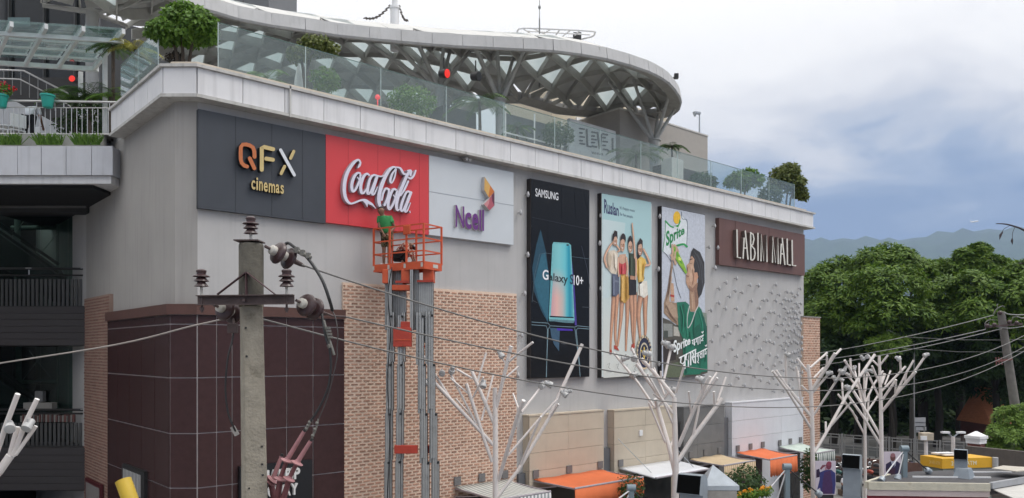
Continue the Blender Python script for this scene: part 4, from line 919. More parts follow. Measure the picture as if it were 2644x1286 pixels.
# dark glazed restaurant wall at the back of the terrace, cinema tower above
rb = thing('rooftop_restaurant', 'dark glazed restaurant front deep under the canopy', 'building', (6, 20.5, 14.3))
MB().box((-4,20.0,14.3),(6.5,20.4,23)).build('tall_wall', pm('dark_restaurant2', (.035,.037,.04), .4), rb); MB().box((0,20.5,14.3),(17.5,25.5,19.9)).build('wall', pm('dark_restaurant', (.05,.052,.055), .4), rb)
for k in range(6): MB().box((6.7+k*1.8,20.42,14.3),(8.3+k*1.8,20.49,18.6)).build('pane', M_DARKGLASS, rb)
MB().box((6.6,20.38,18.65),(17.5,20.49,19.0)).build('beam', pm('grey_beam', (.16,.16,.16), .7), rb)
tw = thing('cinema_tower', 'dark grey clad tower block rising behind the canopy', 'building', C(600, 200, 46))
cbox(400, -140, 694, 30, 46, 6).build('wall', pm('slate_cladding', (.135,.14,.15), .6, var=.06), tw)
for px in (460, 523, 575, 628): cbox(px-1, -140, px+1, 29, 45.97, .05).build('seam', pm('seam', (.09,.09,.10), .6), tw)
cbox(395, 30, 698, 34, 45.9, 6.2).build('drip_edge', pm('drip', (.40,.40,.40), .6), tw)
# ------------------------------------------------------------------ terrace plants and furniture
def shrub(name, label, c, rad, n, ls, mat, trunk=None, cat='bush', blobs=None, group=None, shell=.5):
    c = Vector(c); base = Vector(trunk[0][0]) if trunk else c-UP*(rad[2] if hasattr(rad, '__len__') else rad)
    t = thing(name, label, cat, base, group); m = MB()
    if blobs:
        for bc, br, bn in blobs: blob(m, bc, br, bn, ls, shell=shell)
    else: blob(m, c, rad, n, ls, shell=shell)
    m.build('foliage', mat, t)
    if trunk:
        for pts in trunk: MB().path(bez([tuple(q) for q in pts], 4), [.055*(1-.5*k/(4*(len(pts)-1))) for k in range(4*(len(pts)-1)+1)], 7).build('trunk', BARK, t, smooth=True)
    return t
# corner bonsai on the parapet corner
Db = 19.9
cc = lambda px, py, d=0: C(px, py, Db+d)
zfoot = 14.52
bs = [(cc(420,75),(.36,.4,.24),900),(cc(465,55,.3),(.5,.5,.40),1600),(cc(515,60),(.42,.45,.36),1400),(cc(535,90,.1),(.24,.3,.22),700),(cc(490,95,.2),(.5,.5,.18),900),(cc(430,98,.1),(.3,.35,.14),600),(cc(480,25,.2),(.3,.3,.16),500),(cc(395,82),(.16,.2,.10),300)]
q = cc(470, 165, .4); q.z = 14.3
shrub('corner_bush', 'bright green bonsai-like bush with several stems on the parapet corner', q, 1, 0, .13, LEAF_G, trunk=[[q+RT*.0, cc(472,130,.3), cc(465,95,.2)], [q+RT*.12, cc(492,135,.35), cc(505,90,.2)], [q-RT*.1, cc(455,135,.3), cc(438,100,.2)]], blobs=bs)
q2 = cc(452, 150, .5); shrub('dead_fern', 'dark dried fern clump under the corner bush', q2, (.22,.22,.16), 260, .1, leafmat('leaf_dry', (.03,.022,.018), (.07,.05,.035)))
# small trees behind the glass at the far end
def rooftree(px, py, D, rx, rz, label, mat, n, tr, blobs):
    t0 = C(tr[0], tr[1], D); t0.z = 14.3
    return shrub('roof_tree', label, t0, 1, 0, .20, mat, trunk=[[t0, C(tr[0]+2, tr[1]-14, D), C(px, py+8, D)], [t0+RT*.1, C(tr[0]+14, tr[1]-16, D), C(px+16, py+4, D)]], blobs=[(C(a, b, D+dd), (r*.9, r*.9, r*.7), k) for a, b, r, k, dd in blobs])
rooftree(2050, 460, 39.5, 1, 1, 'bushy bronze-green roof tree spilling over the glass end', LEAF_B, 0, (2030, 520), [(2018,452,.62,700,0),(2040,440,.55,700,.3),(2005,470,.5,500,0),(2060,470,.45,500,0),(2062,495,.42,450,.2),(2035,475,.6,600,.2),(2075,505,.25,200,0)])
rooftree(1925, 465, 37.5, 1, 1, 'rounded small roof tree behind the last glass panes', LEAF_G, 0, (1912, 500), [(1905,462,.5,500,0),(1935,455,.5,500,.2),(1955,462,.35,300,0),(1885,470,.3,250,0),(1920,470,.55,500,.2)])
shrub('roof_shrub', 'low dark shrub behind the glass at the foot of the bronze tree', C(1990, 505, 38.6), (.7,.6,.5), 900, .16, LEAF_D)
shrub('roof_shrub', 'rounded leafy shrub behind the glass left of the branching column', onY(1065, 262, 1.8), (.85,.7,.5), 1500, .12, LEAF_G)
shrub('roof_shrub', 'reddish-tipped bush rising above the glass edge', onY(815, 118, 2.2), (.62,.6,.30), 1300, .13, LEAF_B, trunk=[[V(onY(790,200,2.2).x,2.2,14.3), onY(795,170,2.2), onY(812,125,2.2)], [V(onY(790,200,2.2).x+.1,2.2,14.3), onY(780,160,2.2), onY(770,140,2.2)]], blobs=[(onY(815,118,2.2),(.55,.5,.26),900),(onY(770,140,2.2),(.35,.35,.22),450),(onY(850,128,2.3),(.3,.3,.2),350)])
shrub('roof_shrub', 'light green shrub behind the second glass pane', onY(840, 205, 1.6), (.45,.45,.32), 700, .12, LEAF_G)
shrub('roof_shrub', 'small dark shrub by the brown planter behind the glass', onY(1815, 468, 1.8), (.8,.6,.4), 700, .15, LEAF_D)
shrub('roof_shrub', 'bushy dark shrub behind the glass under the black sign letters', onY(1440, 345, 2.2), (.7,.6,.45), 800, .14, LEAF_D)
def roofpalm(px, py, y, L_, label, n=11, mat=LEAF_P, group=None, base=14.3):
    p = onY(px, py, y); t = thing('palm', label, 'palm', (p.x, y, base), group)
    palm(MB(), p, n, L_).build('fronds', mat, t); MB().path([(p.x,y,base),(p.x+.03,y,(base+p.z)/2),p], [.07,.06,.05], 8).build('trunk', BARK, t, smooth=True)
roofpalm(690, 205, 1.6, .9, 'feathery palm behind the first glass pane', mat=LEAF_G)
roofpalm(1238, 262, 2.4, 1.3, 'dark palm with arching fronds beside the branching column')
roofpalm(1642, 400, 2.6, 1.5, 'pale arching palm behind the glass left of the far column', 9)
roofpalm(1735, 378, 4.6, 1.0, 'spiky palm hanging against the far column', 12)
roofpalm(1335, 330, 2.8, .8, 'low small palm behind the glass beside the white railing', 9)
# folded white parasol, planter boxes, sign, railing behind the glass
p = onY(771, 212, 3); m = MB().lathe((p.x,3,14.3), UP, [(.03,0),(.03,.6),(.16,.62),(.2,.9),(.12,1.7),(.05,2.1),(.01,2.2)], 10)
tag(m.build('parasol', pm('white_canvas', (.6,.6,.6), .9), at=(p.x,3,14.3)), 'folded white parasol standing behind the glass', 'parasol')
a, b = onY(1470, 330, 5.9), onY(1590, 395, 5.9)
el = thing('block_letter_sign', 'white board with dark block lettering behind the glass balustrade', 'sign', (a.x, 5.9, 14.3))
z4 = zm(1400, 200, 2.984); MB().box((a.x,5.9,14.3),(b.x,6.05,onY(1530,322,5.9).z)).build('board', pm('sign_white', (.60,.61,.61), .7), el)
M_INK = pm('sign_ink', (.035,.035,.04), .6)
for bars in ([[(290,392),(325,398)],[(293,455),(325,460)],[(295,508),(328,514)],[(292,425),(310,428)],[(292,485),(310,488)]], [[(345,400),(350,525)],[(350,528),(378,534)]], [[(385,420),(418,426)],[(386,475),(418,480)],[(386,528),(420,535)],[(386,450),(404,452)],[(386,500),(404,502)]], [[(428,425),(445,545)],[(445,545),(460,440)]], [[(470,435),(505,442)],[(472,492),(503,497)],[(474,552),(506,558)],[(472,462),(488,465)],[(472,522),(488,525)]], [[(545,470),(545,570)],[(512,566),(545,572)]]):
    m = MB()
    for k, s in enumerate(bars): stroke(m, s, 11, z4, 5.86-.002*k, 5.895)
    m.build('letter', M_INK, el)
for k in range(7): m = stroke(MB(), [(384+k*13,572+k*2),(390+k*13,588+k*2)], 4, z4, 5.88, 5.895); m.build('small_mark', M_INK, el)
def pbox(name, label, px0, px1, py0, py1, y, d, mat, cat='planter'):
    a, b = onY(px0, py0, y), onY(px1, py1, y)
    return tag(MB().box((a.x,y,14.3),(b.x,y+d,a.z)).build(name, mat, at=(a.x,y,14.3), bevel=.02), label, cat)
pbox('bar_counter', 'dark wooden bar counter behind the glass left of the roof trees', 1720, 1850, 422, 470, 2.6, .8, pm('dark_wood', (.05,.042,.04), .6), 'counter')
pbox('pedestal', 'pale stone pedestal behind the glass near the far column', 1735, 1765, 405, 470, 1.6, .6, pm('pale_stone', (.5,.5,.48), .8), 'pedestal')
pbox('terrace_planter', 'long grey planter box behind the middle glass panes', 1010, 1110, 290, 320, 1.2, .6, pm('grey_planter', (.20,.20,.20), .8))
pbox('serving_cabinet', 'dark grey serving cabinet under the canopy behind the glass', 1145, 1230, 270, 330, 6.8, 1.0, pm('cab', (.07,.07,.072), .6), 'cabinet')
pbox('low_wall', 'dark low garden wall under the canopy behind the glass', 560, 1010, 195, 235, 9.5, .4, pm('gw', (.085,.09,.09), .8), 'wall')
pbox('garden_wall', 'pale grey garden wall under the canopy behind the white railing', 1300, 1470, 290, 330, 8.2, .3, pm('gw2', (.30,.31,.31), .8), 'wall')
rl = thing('white_railing', 'thin white tube railing behind the glass right of the branching column', 'railing', (onY(1300,341,2.6).x, 2.6, 14.3))
u, v_ = onY(1300, 341, 2.6), onY(1412, 342, 2.6); zr_ = onY(1300, 341, 2.6).z
MB().cyl((u.x,2.6,zr_),(u.x+3.2,2.6,zr_),.03).build('top_rail', M_WHITE, rl, smooth=True)
for k in range(3): MB().cyl((u.x+.1+1.5*k,2.6,14.3),(u.x+.1+1.5*k,2.6,zr_+1.0),.03,n=8).build('post', M_WHITE, rl, smooth=True)
# stage lamps
M_RLENS = pm('red_lens', (.75,.03,.02), .3, emit=.5)
def stage(px, py, D, label, lens, hang, d=V(0,0,0)):
    p = C(px, py, D); t = thing('stage_lamp', label, 'lamp', p+UP*.3)
    ax = (RT*.8-UP*.15-FW*.5).normalized()
    MB().cyl(p-ax*.16,p+ax*.16,.15,.18,12).build('housing', M_BLACK, t, smooth=True); MB().cyl(p+ax*.161,p+ax*.172,.165,.165,12).build('lens', lens, t)
    MB().bar(p+UP*.2, p+UP*hang, .05, .05, FW).build('bracket', M_BLACK, t)
stage(1146, 190, 29.5, 'black stage lamp with glowing red lens hung under the canopy', M_RLENS, .6)
stage(1228, 197, 29.8, 'black stage lamp with dark lens hung beside the branching column', M_BLACK, .6)
p = onY(975, 251, 2.9); tag(MB().sphere(p, .09, 10, 6).cyl((p.x,p.y,14.3),p,.02).build('red_lantern', pm('red_glow', (.8,.05,.06), .4, emit=.8), at=(p.x,p.y,14.3)), 'small glowing red lantern on a stick behind the glass', 'lamp')
p = C(1746, 197, 38.4); tag(MB().ob(p, RT*.10, FW*.1, UP*.12).ob(p+RT*-.12-UP*.1, RT*.06, FW*.05, UP*.04).build('rim_floodlight', M_BLACK, at=p), 'small black floodlight clamped to the canopy tip', 'lamp')
# ------------------------------------------------------------------ near utility pole
M_PC = pm('pole_concrete', (.27,.245,.20), .92, var=.2, scale=7, bump=.5, bscale=40, dirt=((92,84,70), 4, .58)); M_RUST = pm('dark_rusty_steel', (.085,.060,.058), .75, var=.25, scale=9, bump=.2)
M_PORC = pm('brown_porcelain', (.052,.028,.030), .30, var=.1, scale=8); M_PCAP = pm('white_cap', (.50,.48,.44), .5, var=.15, scale=9); M_CABLE = pm('black_cable', (.018,.018,.02), .5); M_WIRE = pm('aluminium_wire', (.16,.155,.15), .55, .3, var=.1)
M_MOSS = pm('mossy_sleeve', (.10,.092,.075), .85, var=.3, scale=6, bump=.4, dirt=((120,112,95), 5, .60))
za = zm(480, 540, 3.132); zb_ = zm(480, 900, 3.245); PD = 8.0
def A(x, y, d=0): return C(*za(x, y), PD+d)
def B(x, y, d=0): return C(*zb_(x, y), PD+d)
pc = A(528, 700); pole = thing('utility_pole', 'weathered concrete utility pole with steel crossarm and brown insulators', 'pole', (pc.x, pc.y, 0))
th = R(30); f1 = RT*math.cos(th)-FW*math.sin(th)*-1; f1 = (RT*math.cos(th)+FW*math.sin(th)); f2 = (FW*math.cos(th)-RT*math.sin(th))
top = A(528, 275); zt_ = top.z; m = MB()
bot = B(575, 1253); lean = (bot-A(532, 900)); lean = V(lean.x, lean.y, 0)/ (A(532,900).z-bot.z)
sections = []
zz_ = [A(528, 690).z, A(530, 900).z, bot.z, 0.0]
for z_ in zz_:
    k = (zz_[0]-z_); c = V(pc.x, pc.y, z_)+lean*k; w1 = .100+.006*k; w2 = .088+.006*k; ch = .012
    sections.append([c+f1*a*w1+f2*b*w2 for a, b in ((-1+ch/w1,-1),(1-ch/w1,-1),(1,-1+ch/w2),(1,1-ch/w2),(1-ch/w1,1),(-1+ch/w1,1),(-1,1-ch/w2),(-1,-1+ch/w2))])
for s in sections: m.v += s
for k in range(len(sections)-1):
    for u in range(8): m.f.append((k*8+u, k*8+8+u, k*8+8+(u+1) % 8, k*8+(u+1) % 8))
m.f += [tuple(range(8)), tuple(len(m.v)-8+u for u in range(7,-1,-1))]
m.build('shaft', M_PC, pole)
MB().lathe((pc.x,pc.y,A(528,790).z), UP, [(.124,0),(.124,zt_-A(528,790).z-.03),(.118,zt_-A(528,790).z-.01),(.10,zt_-A(528,790).z)], 24).build('sleeve', M_MOSS, pole, smooth=True)
for x, y in ((485,960),(492,1190)): q = A(x, y, -.128); MB().cyl(q-f2*.0, q+f2*.02, .011, n=8).build('bolt_hole', M_BLACK, pole)
for x, y in ((510,65),(530,1172)): q = B(x, y, -.128); MB().cyl(q, q+f2*.02, .010, n=8).build('bolt_hole', M_BLACK, pole)
for x, y in ((645,820),(647,968),(652,1058)): q = B(x, y, -.05); MB().cyl(q, q-f1*.02, .009, n=8).build('bolt_hole', M_BLACK, pole)
MB().ob(A(515, 262), RT*.125, FW*.12, UP*.006).build('top_plate', M_RUST, pole)
# crossarm: rolled channel, braces, bolt
ca0, ca1 = A(95, 738, -.16), A(878, 730, -.16); d_ = (ca1-ca0).normalized()
MB().bar(ca0, ca1, .006, .094).build('crossarm_web', M_RUST, pole)
for dz in (.044, -.046): MB().bar(ca0-FW*.026+UP*dz, ca1-FW*.026+UP*dz, .056, .008).build('crossarm_flange', M_RUST, pole)
MB().bar(ca0+FW*.04+UP*.049, ca0.lerp(ca1,.95)+FW*.04+UP*.049, .10, .008).build('crossarm_top', M_RUST, pole)
for x in (255, 722): MB().bar(A(490, 510, -.145), A(x, 690, -.165), .008, .052, FW).build('brace', pm('brown_brace', (.075,.038,.042), .7, var=.2), pole)
MB().bar(A(490, 520, -.14), A(490, 695, -.15), .008, .055, FW).build('brace_plate', MATS['brown_brace'], pole)
q = A(475, 738, -.17); MB().cyl(q, q-FW*.03, .016, n=6).build('bolt', M_RUST, pole)
def pin(x, ytop, ybase, d):
    """pin insulator: three skirts on a steel spindle"""
    b = A(x, ybase, d); t = A(x, ytop, d); h = t.z-b.z; s = h/.255
    MB().cyl(b, b+UP*(.09*s), .014, n=10).build('spindle', M_PCAP, pole, smooth=True)
    MB().lathe(b+UP*(.075*s), UP, [(.02,0),(.070,.004),(.066,.012),(.040,.045),(.038,.052),(.073,.056),(.070,.066),(.042,.092),(.040,.098),(.083,.102),(.080,.110),(.046,.125),(.044,.140),(.050,.152),(.050,.165),(.036,.178),(.012,.183)], 22).build('pin_insulator', M_PORC, pole, smooth=True)
pin(525, 55, 262, 0); pin(125, 470, 695, -.14); pin(815, 483, 690, -.14)
for x in (130, 815): q = A(x, 700, -.16); MB().cyl(q, q-UP*.17, .012, n=8).cyl(q-UP*.12, q-UP*.15, .022, n=6).build('spindle_nut', M_RUST, pole)
# wires
def sagw(S, E, sag, n=48): return [S.lerp(E, t/n)-UP*(4*sag*(t/n)*(1-t/n)) for t in range(n+1)]
Sa, Ea = A(935, 450, .2), C(2740, 810, 22); Sb, Eb = A(1290, 870, .35), C(2740, 830, 30); Sc, Ec = A(600, 885, .35), C(2920, 660, 30)
wa, wb, wc = sagw(Sa, Ea, 1.5), sagw(Sb, Eb, 1.6), sagw(Sc, Ec, 2.9)
for pts, lb in ((wa, 'highest'), (wb, 'middle'), (wc, 'lowest')):
    pass
def wire(pts, r, label, mat=M_WIRE, name='power_line', cat='wire'):
    return tag(MB().path(pts, r, 6).build(name, mat, at=pts[0], smooth=True), label, cat)
wire(wa, .0095, 'grey power line strung from the insulators at the pole top'); wire(wb, .0095, 'grey power line strung from the insulators at the crossarm tip'); wire(wc, .0095, 'grey power line passing behind the concrete pole, lowest across the posters')
wl = [A(430, 862, .3), A(300, 890, .3), A(120, 930, .32), A(0, 958, .35), C(300, 890, 8.6), C(0, 938, 9.6), C(-300, 985, 11), C(-900, 1040, 15), C(-1700, 1040, 22), C(-2600, 1000, 32)]
wire(bez([tuple(p) for p in wl], 5), .009, 'pale power line running from the pole past the dark granite corner', pm('pale_wire', (.30,.27,.25), .6))
def strain(anchor, d, name='strain_insulator'):
    """two porcelain discs with metal caps in line with the wire"""
    d = Vector(d).normalized(); t = MB()
    MB().path([anchor, anchor+d*.07], .016, 8).build('shackle', M_RUST, pole, smooth=True)
    p = anchor+d*.06
    for k in range(2):
        MB().lathe(p, d, [(.022,0),(.050,.015),(.052,.06),(.046,.075)], 18).build('insulator_cap', M_PCAP, pole, smooth=True)
        MB().lathe(p, d, [(.048,.066),(.085,.072),(.112,.086),(.122,.108),(.116,.122),(.086,.124),(.082,.112),(.05,.112)], 26).build('insulator_disc', M_PORC, pole, smooth=True)
        p = p+d*.135
    MB().lathe(p-d*.02, d, [(.02,0),(.02,.05),(.03,.06),(.024,.15),(.012,.2)], 10).build('clamp', M_RUST, pole, smooth=True)
    return p+d*.15
# the discs hang in line with their wires; wires start where the clamps end
an = A(640, 300, -.02); tgt = A(935, 450, .32); strain(an, tgt-an)
an = A(892, 738, -.10); tgt = A(1130, 850, .35); strain(an, tgt-an)
an = A(225, 775, .02); tgt = A(440, 860, .38); strain(an, tgt-an)
MB().path([A(1130, 840, .3), A(1190, 865, .32), A(1290, 870, .35)], .012, 8).build('dead_end_clamp', M_RUST, pole, smooth=True)
def cable(pts, r, label, mat=M_CABLE): return tag(MB().path(bez([tuple(p) for p in pts], 7), r, 8).build('jumper_cable', mat, at=pts[0], smooth=True), label, 'cable')
cable([A(790,290,.2), A(830,275,.2), A(880,310,.15), A(960,370,.1), A(1040,470,.05), A(1110,590,0), A(1160,730,0), A(1185,820,.1)], .017, 'thick black jumper cable arching from the pole top')
cable([A(1185,825,.1), A(1210,880,.05), A(1228,1000,0), A(1222,1130,0), B(1268,60,0), B(1240,200,0), B(1190,400,0), B(1110,600,0)], .006, 'thin dark wire hanging from the end of the jumper', pm('thin_wire', (.05,.045,.045), .6))
cable([A(1100,850,.1), A(1112,930,.05), A(1130,1030,.02), A(1165,1130,0), B(1205,0,0), B(1215,150,0), B(1190,330,0), B(1120,490,0), B(1045,610,0)], .013, 'dark cable dropping from the crossarm tip to the pink bushings')
cable([A(385,1000,.1), A(368,1090,.05), B(355,60,.02), B(340,180,0), B(332,350,0), B(352,530,0), B(400,660,0), B(430,715,.05)], .010, 'dark cable looping down the left side of the pole')
m = MB(); m.ob(A(380, 965, .1), RT*.05, FW*.03, UP*.05).path([A(385,880,.25), A(382,950,.12)], .014, 8); tag(m.build('cable_clamp', M_RUST, at=A(380, 965, .1), bevel=.01), 'rusty cable clamp hanging left of the pole', 'clamp')
m = MB(); m.path([A(880,330,.12), A(1010,395,.08)], .022, 10)
for t in (.15, .5, .85): q = A(880,330,.12).lerp(A(1010,395,.08), t); m.ob(q+UP*.01, RT*.018, FW*.035, UP*.03)
tag(m.build('cable_clamp', pm('alu_clamp', (.17,.165,.15), .6, .4), at=A(940,360,.1)), 'bolted aluminium clamp on the black jumper beside the pole top', 'clamp')
m = MB(); m.path([A(1115,900,.06), A(1145,1010,.03), A(1200,1180,0)], .014, 8)
for t in range(4): q = A(1150+t*6, 960+t*25, .02); m.ob(q, RT*.02, FW*.03, UP*.012)
for t in range(3): q = A(1155+t*4, 1095+t*10, .01); m.lathe(q, (RT*.4-UP), [(.022,0),(.026,.006),(.022,.012)], 8)
tag(m.build('cable_clamp', MATS['alu_clamp'], at=A(1145,1010,.03)), 'row of bolted clamps and twisted wire under the crossarm tip', 'clamp')
q = B(410, 690, .03); tag(MB().ob(q, (RT*.05-UP*.09)*.5, FW*.015, (RT*.09+UP*.05)*.22).build('cable_lug', pm('lug', (.36,.34,.32), .5, .3), at=q), 'pale cable lug at the end of the looping cable', 'lug')
# pink cable terminations low on the right of the pole
M_PINK = pm('faded_pink_bushing', (.33,.155,.165), .55, var=.15, scale=8); M_DPINK = pm('dark_red_bushing', (.14,.045,.05), .6, var=.2, scale=8)
def bushing(p, label):
    P3 = [B(x, y, d) for x, y, d in p]; t = thing('cable_bushing', label, 'bushing', P3[-1])
    MB().path([P3[0], P3[1]], [.020, .026], 12).build('upper_tube', M_PINK, t, smooth=True)
    MB().path([P3[0]+(P3[0]-P3[1]).normalized()*.03, P3[0]], .016, 10).build('end_cap', M_BLACK, t, smooth=True)
    for q in (P3[1], P3[2]):
        d = (P3[1]-P3[2]).normalized(); MB().lathe(q, d, [(.02,-.03),(.06,-.022),(.066,-.010),(.030,.006),(.026,.02)], 18).build('shed', M_PINK, t, smooth=True)
    MB().path([P3[1], P3[2]], [.022, .024], 12).build('middle_tube', M_DPINK, t, smooth=True); MB().path([P3[2], P3[3]], [.030, .032], 12).build('lower_tube', M_DPINK, t, smooth=True)
bushing([(990,695,0),(850,930,0),(792,1085,0),(745,1400,.05)], 'faded pink ribbed cable bushing beside the pole, its top near the lug')
bushing([(1045,775,-.05),(935,950,-.05),(868,1085,-.05),(770,1420,0)], 'faded pink ribbed cable bushing standing in front of its twin')
bushing([(800,905,.15),(730,1090,.12),(712,1110,.12),(760,1400,.1)], 'dark red cable bushing half hidden behind the pole edge')
for a, b in (((1045,600),(1000,690)),((1110,590),(1050,765))):
    P = [B(*a), B((a[0]+b[0])/2+8, (a[1]+b[1])/2), B(*b)]
    m = MB().path(bez([tuple(p) for p in P], 4), .010, 8)
    for t in (.2, .5, .8): m.sphere(P[0].lerp(P[2], t), .02, 8, 5)
    tag(m.build('cable_joint', MATS['alu_clamp'], at=P[0], smooth=True), 'knotted wire joint above the %s pink bushing' % ('rear' if a[0] < 1100 else 'front'), 'joint')
# ------------------------------------------------------------------ far leaning utility pole and its lines
zk = zm(2400, 760, 4.177); KD = 45.0
def K(x, y, d=0): return C(*zk(x, y), KD+d)
k0 = K(770, 190); k1 = K(930, 1253); gd = (k1-k0); kb = k0+gd*(k0.z/(k0.z-k1.z))
fp_ = thing('far_utility_pole', 'leaning grey utility pole among the trees with tangled wires', 'pole', (kb.x, kb.y, 0))
MB().cyl((kb.x,kb.y,0), k0, .30, .2, 10).build('shaft', pm('grey_pole', (.15,.14,.13), .9, var=.2), fp_, smooth=True)
MB().bar(K(620, 350, -.3), K(1000, 320, -.3), .1, .12).build('crossarm', M_RUST, fp_)
for x, y in ((620,340),(700,330),(860,300),(940,310),(760,200)): MB().sphere(K(x, y, -.35), .13, 8, 6).build('insulator', M_PORC, fp_, smooth=True)
MB().bar(K(720, 720, -.3), K(890, 700, -.3), .08, .10).build('bracket', pm('red_oxide', (.16,.06,.055), .7), fp_)
for x in (715, 745, 775): MB().bar(K(x, 680, -.3), K(x+8, 760, -.3), .05, .06, FW).build('bracket_fork', MATS['red_oxide'], fp_)
for pts in ([(690,215),(720,160),(790,125),(810,140)], [(605,370),(600,310),(650,275),(710,280)], [(640,300),(640,330),(680,340)], [(740,150),(728,120),(740,105)], [(880,300),(900,250),(940,240)]):
    m = MB().path(bez([tuple(K(x, y, -.35)) for x, y in pts], 4), .025, 5); m.build('tangled_wire', M_WIRE, fp_)
for (a, b, lb) in (((690,225),(2085,912),'upper'), ((605,378),(2085,925),'middle'), ((780,370),(2085,942),'lower')):
    S_ = K(*a, -.35); E_ = C(b[0]-120, b[1]+18, 62)
    wire(sagw(S_, E_, .35, 16), .026, lb+' pale line running from the far pole behind the brick pier', pm('far_wire', (.34,.34,.33), .6))
for y0, y1, lb in ((478,490,'upper'),(600,620,'lower')):
    wire([K(-300, y0-20, 2), K(300, y1, 2), K(830, y1+4, 2), K(1200, y1-8, 2)], .016, lb+' dim line crossing in front of the dark trees', pm('dim_wire', (.12,.12,.12), .7))
for (a, b, c_) in (((810,195),(860,215),(1019,220)), ((700,345),(860,365),(1019,345)), ((940,240),(980,250),(1019,255))):
    wire(bez([tuple(K(*a,-.3)), tuple(K(*b,-.3)), tuple(K(*c_,-.3)), tuple(K(1300, c_[1]-30, -.3))], 4), .026, {195:'short pale line leaving the far pole top to the right',345:'short pale line leaving the far pole crossarm to the right',240:'short pale line leaving the far pole insulator to the right'}[a[1]], MATS['far_wire'])
# ------------------------------------------------------------------ mast lift
M_LO = pm('lift_orange', (.56,.088,.028), .5, var=.12, scale=5); M_LO2 = pm('lift_red', (.40,.042,.022), .5, var=.12, scale=5); M_ALU = pm('mast_aluminium', (.40,.40,.39), .42, .5, var=.12, scale=4, streak=.2); M_ALU2 = pm('mast_groove', (.10,.10,.10), .6)
LU = (RT*.85-FW*.527).normalized(); LV = (RT*.527+FW*.85).normalized()
NC = C(1094, 678, 21.0); LL, LW_ = 1.79, .8; ZD = NC.z
lift = thing('mast_lift', 'orange aerial work platform on tall telescopic aluminium masts', 'lift', (NC-LU*LL/2+LV*LW_/2).to_2d().to_3d())
def LP_(u, v, z): return NC-LU*u+LV*v+UP*z         # u leftwards along the front, v away, z above the deck
dk = MB().ob(LP_(LL/2, LW_/2, -.03), LU*LL/2, LV*LW_/2, UP*.02).build('deck', M_LO, lift)
for a, b in (((0,0),(LL,0)),((0,LW_),(LL,LW_)),((0,0),(0,LW_)),((LL,0),(LL,LW_))):
    MB().bar(LP_(*a,-.06), LP_(*b,-.06), .03, .21).build('toe_board', M_LO, lift)
for u in (.02, .62, 1.2, 1.76): MB().ob(LP_(u+.03, -.018, -.05), LU*.035, LV*.004, UP*.06).build('sticker', M_PCAP, lift)
MB().ob(LP_(-.018, .5, -.06), LV*.11, LU*.004, UP*.05).build('sticker', M_PCAP, lift)
rail = []
posts = [(0,0),(.60,0),(1.2,0),(LL,0),(0,LW_),(.9,LW_),(LL,LW_)]
for u, v in posts: MB().bar(LP_(u, v, 0), LP_(u, v, 1.07), .045, .045, LV).build('post', M_LO, lift)
for h in (1.06, .68, .33):
    for a, b in (((0,0),(.60,0)),((.60,0),(1.2,0)),((1.2,0),(LL,0)),((0,LW_),(LL,LW_)),((0,0),(0,LW_)),((LL,0),(LL,LW_))): MB().bar(LP_(*a, h), LP_(*b, h), .032, .036).build('rail', M_LO, lift)
MB().ob(LP_(.56, -.03, .93), LU*.12, LV*.03, UP*.13).build('control_box', M_LO, lift, bevel=.02)
zc_ = zm(880, 800, 2.579); zb3 = zm(900, 500, 3.687)
def cb(z, x0, y0, x1, y1, D, dep, mat, name, bevel=0):
    a, b = z(x0, y0), z(x1, y1); return cbox(a[0], a[1], b[0], b[1], D, dep).build(name, mat, lift, bevel=bevel)
# carriage blocks and cross beams
for r_ in ((320,718,376,852),(500,718,582,850),(706,714,808,840)): cb(zb3, *r_, 21.35, .5, M_LO, 'carriage', .015)
for r_ in ((445,828,582,850),(652,822,808,842)): cb(zb3, *r_, 21.28, .06, M_LO2, 'carriage_lip')
cb(zb3, 412, 868, 586, 918, 21.3, .4, M_LO, 'cross_beam', .01); cb(zc_, 347, 118, 468, 246, 21.15, .25, M_LO2, 'winch_box', .015); cb(zc_, 398, 78, 464, 120, 21.2, .18, M_LO2, 'winch_cover', .015); cb(zc_, 350, 198, 466, 203, 21.14, .02, M_LO, 'winch_seam')
cb(zc_, 355, 904, 510, 958, 21.2, .15, M_LO2, 'cross_beam', .01); cb(zc_, 572, 904, 598, 956, 21.5, .15, M_LO2, 'cross_beam')
cb(zc_, 535, 238, 595, 250, 21.3, .2, M_LO2, 'cross_beam')
def ext(x0, x1, ytop, ybot, D, fl, name, par, z=zc_):
    """extruded mast section: fluted front, dark grooves between the ribs"""
    a, b = z(x0, ytop), z(x1, ybot); o = cbox(a[0], a[1], b[0], b[1], D+.015, .16).build(name, M_ALU2, par); w = (b[0]-a[0])/fl
    for k in range(fl): cbox(a[0]+w*k+w*.1, a[1]+.3, a[0]+w*(k+1)-w*.1, b[1]-.3, D, .18).build('rib', M_ALU, o)
    return o
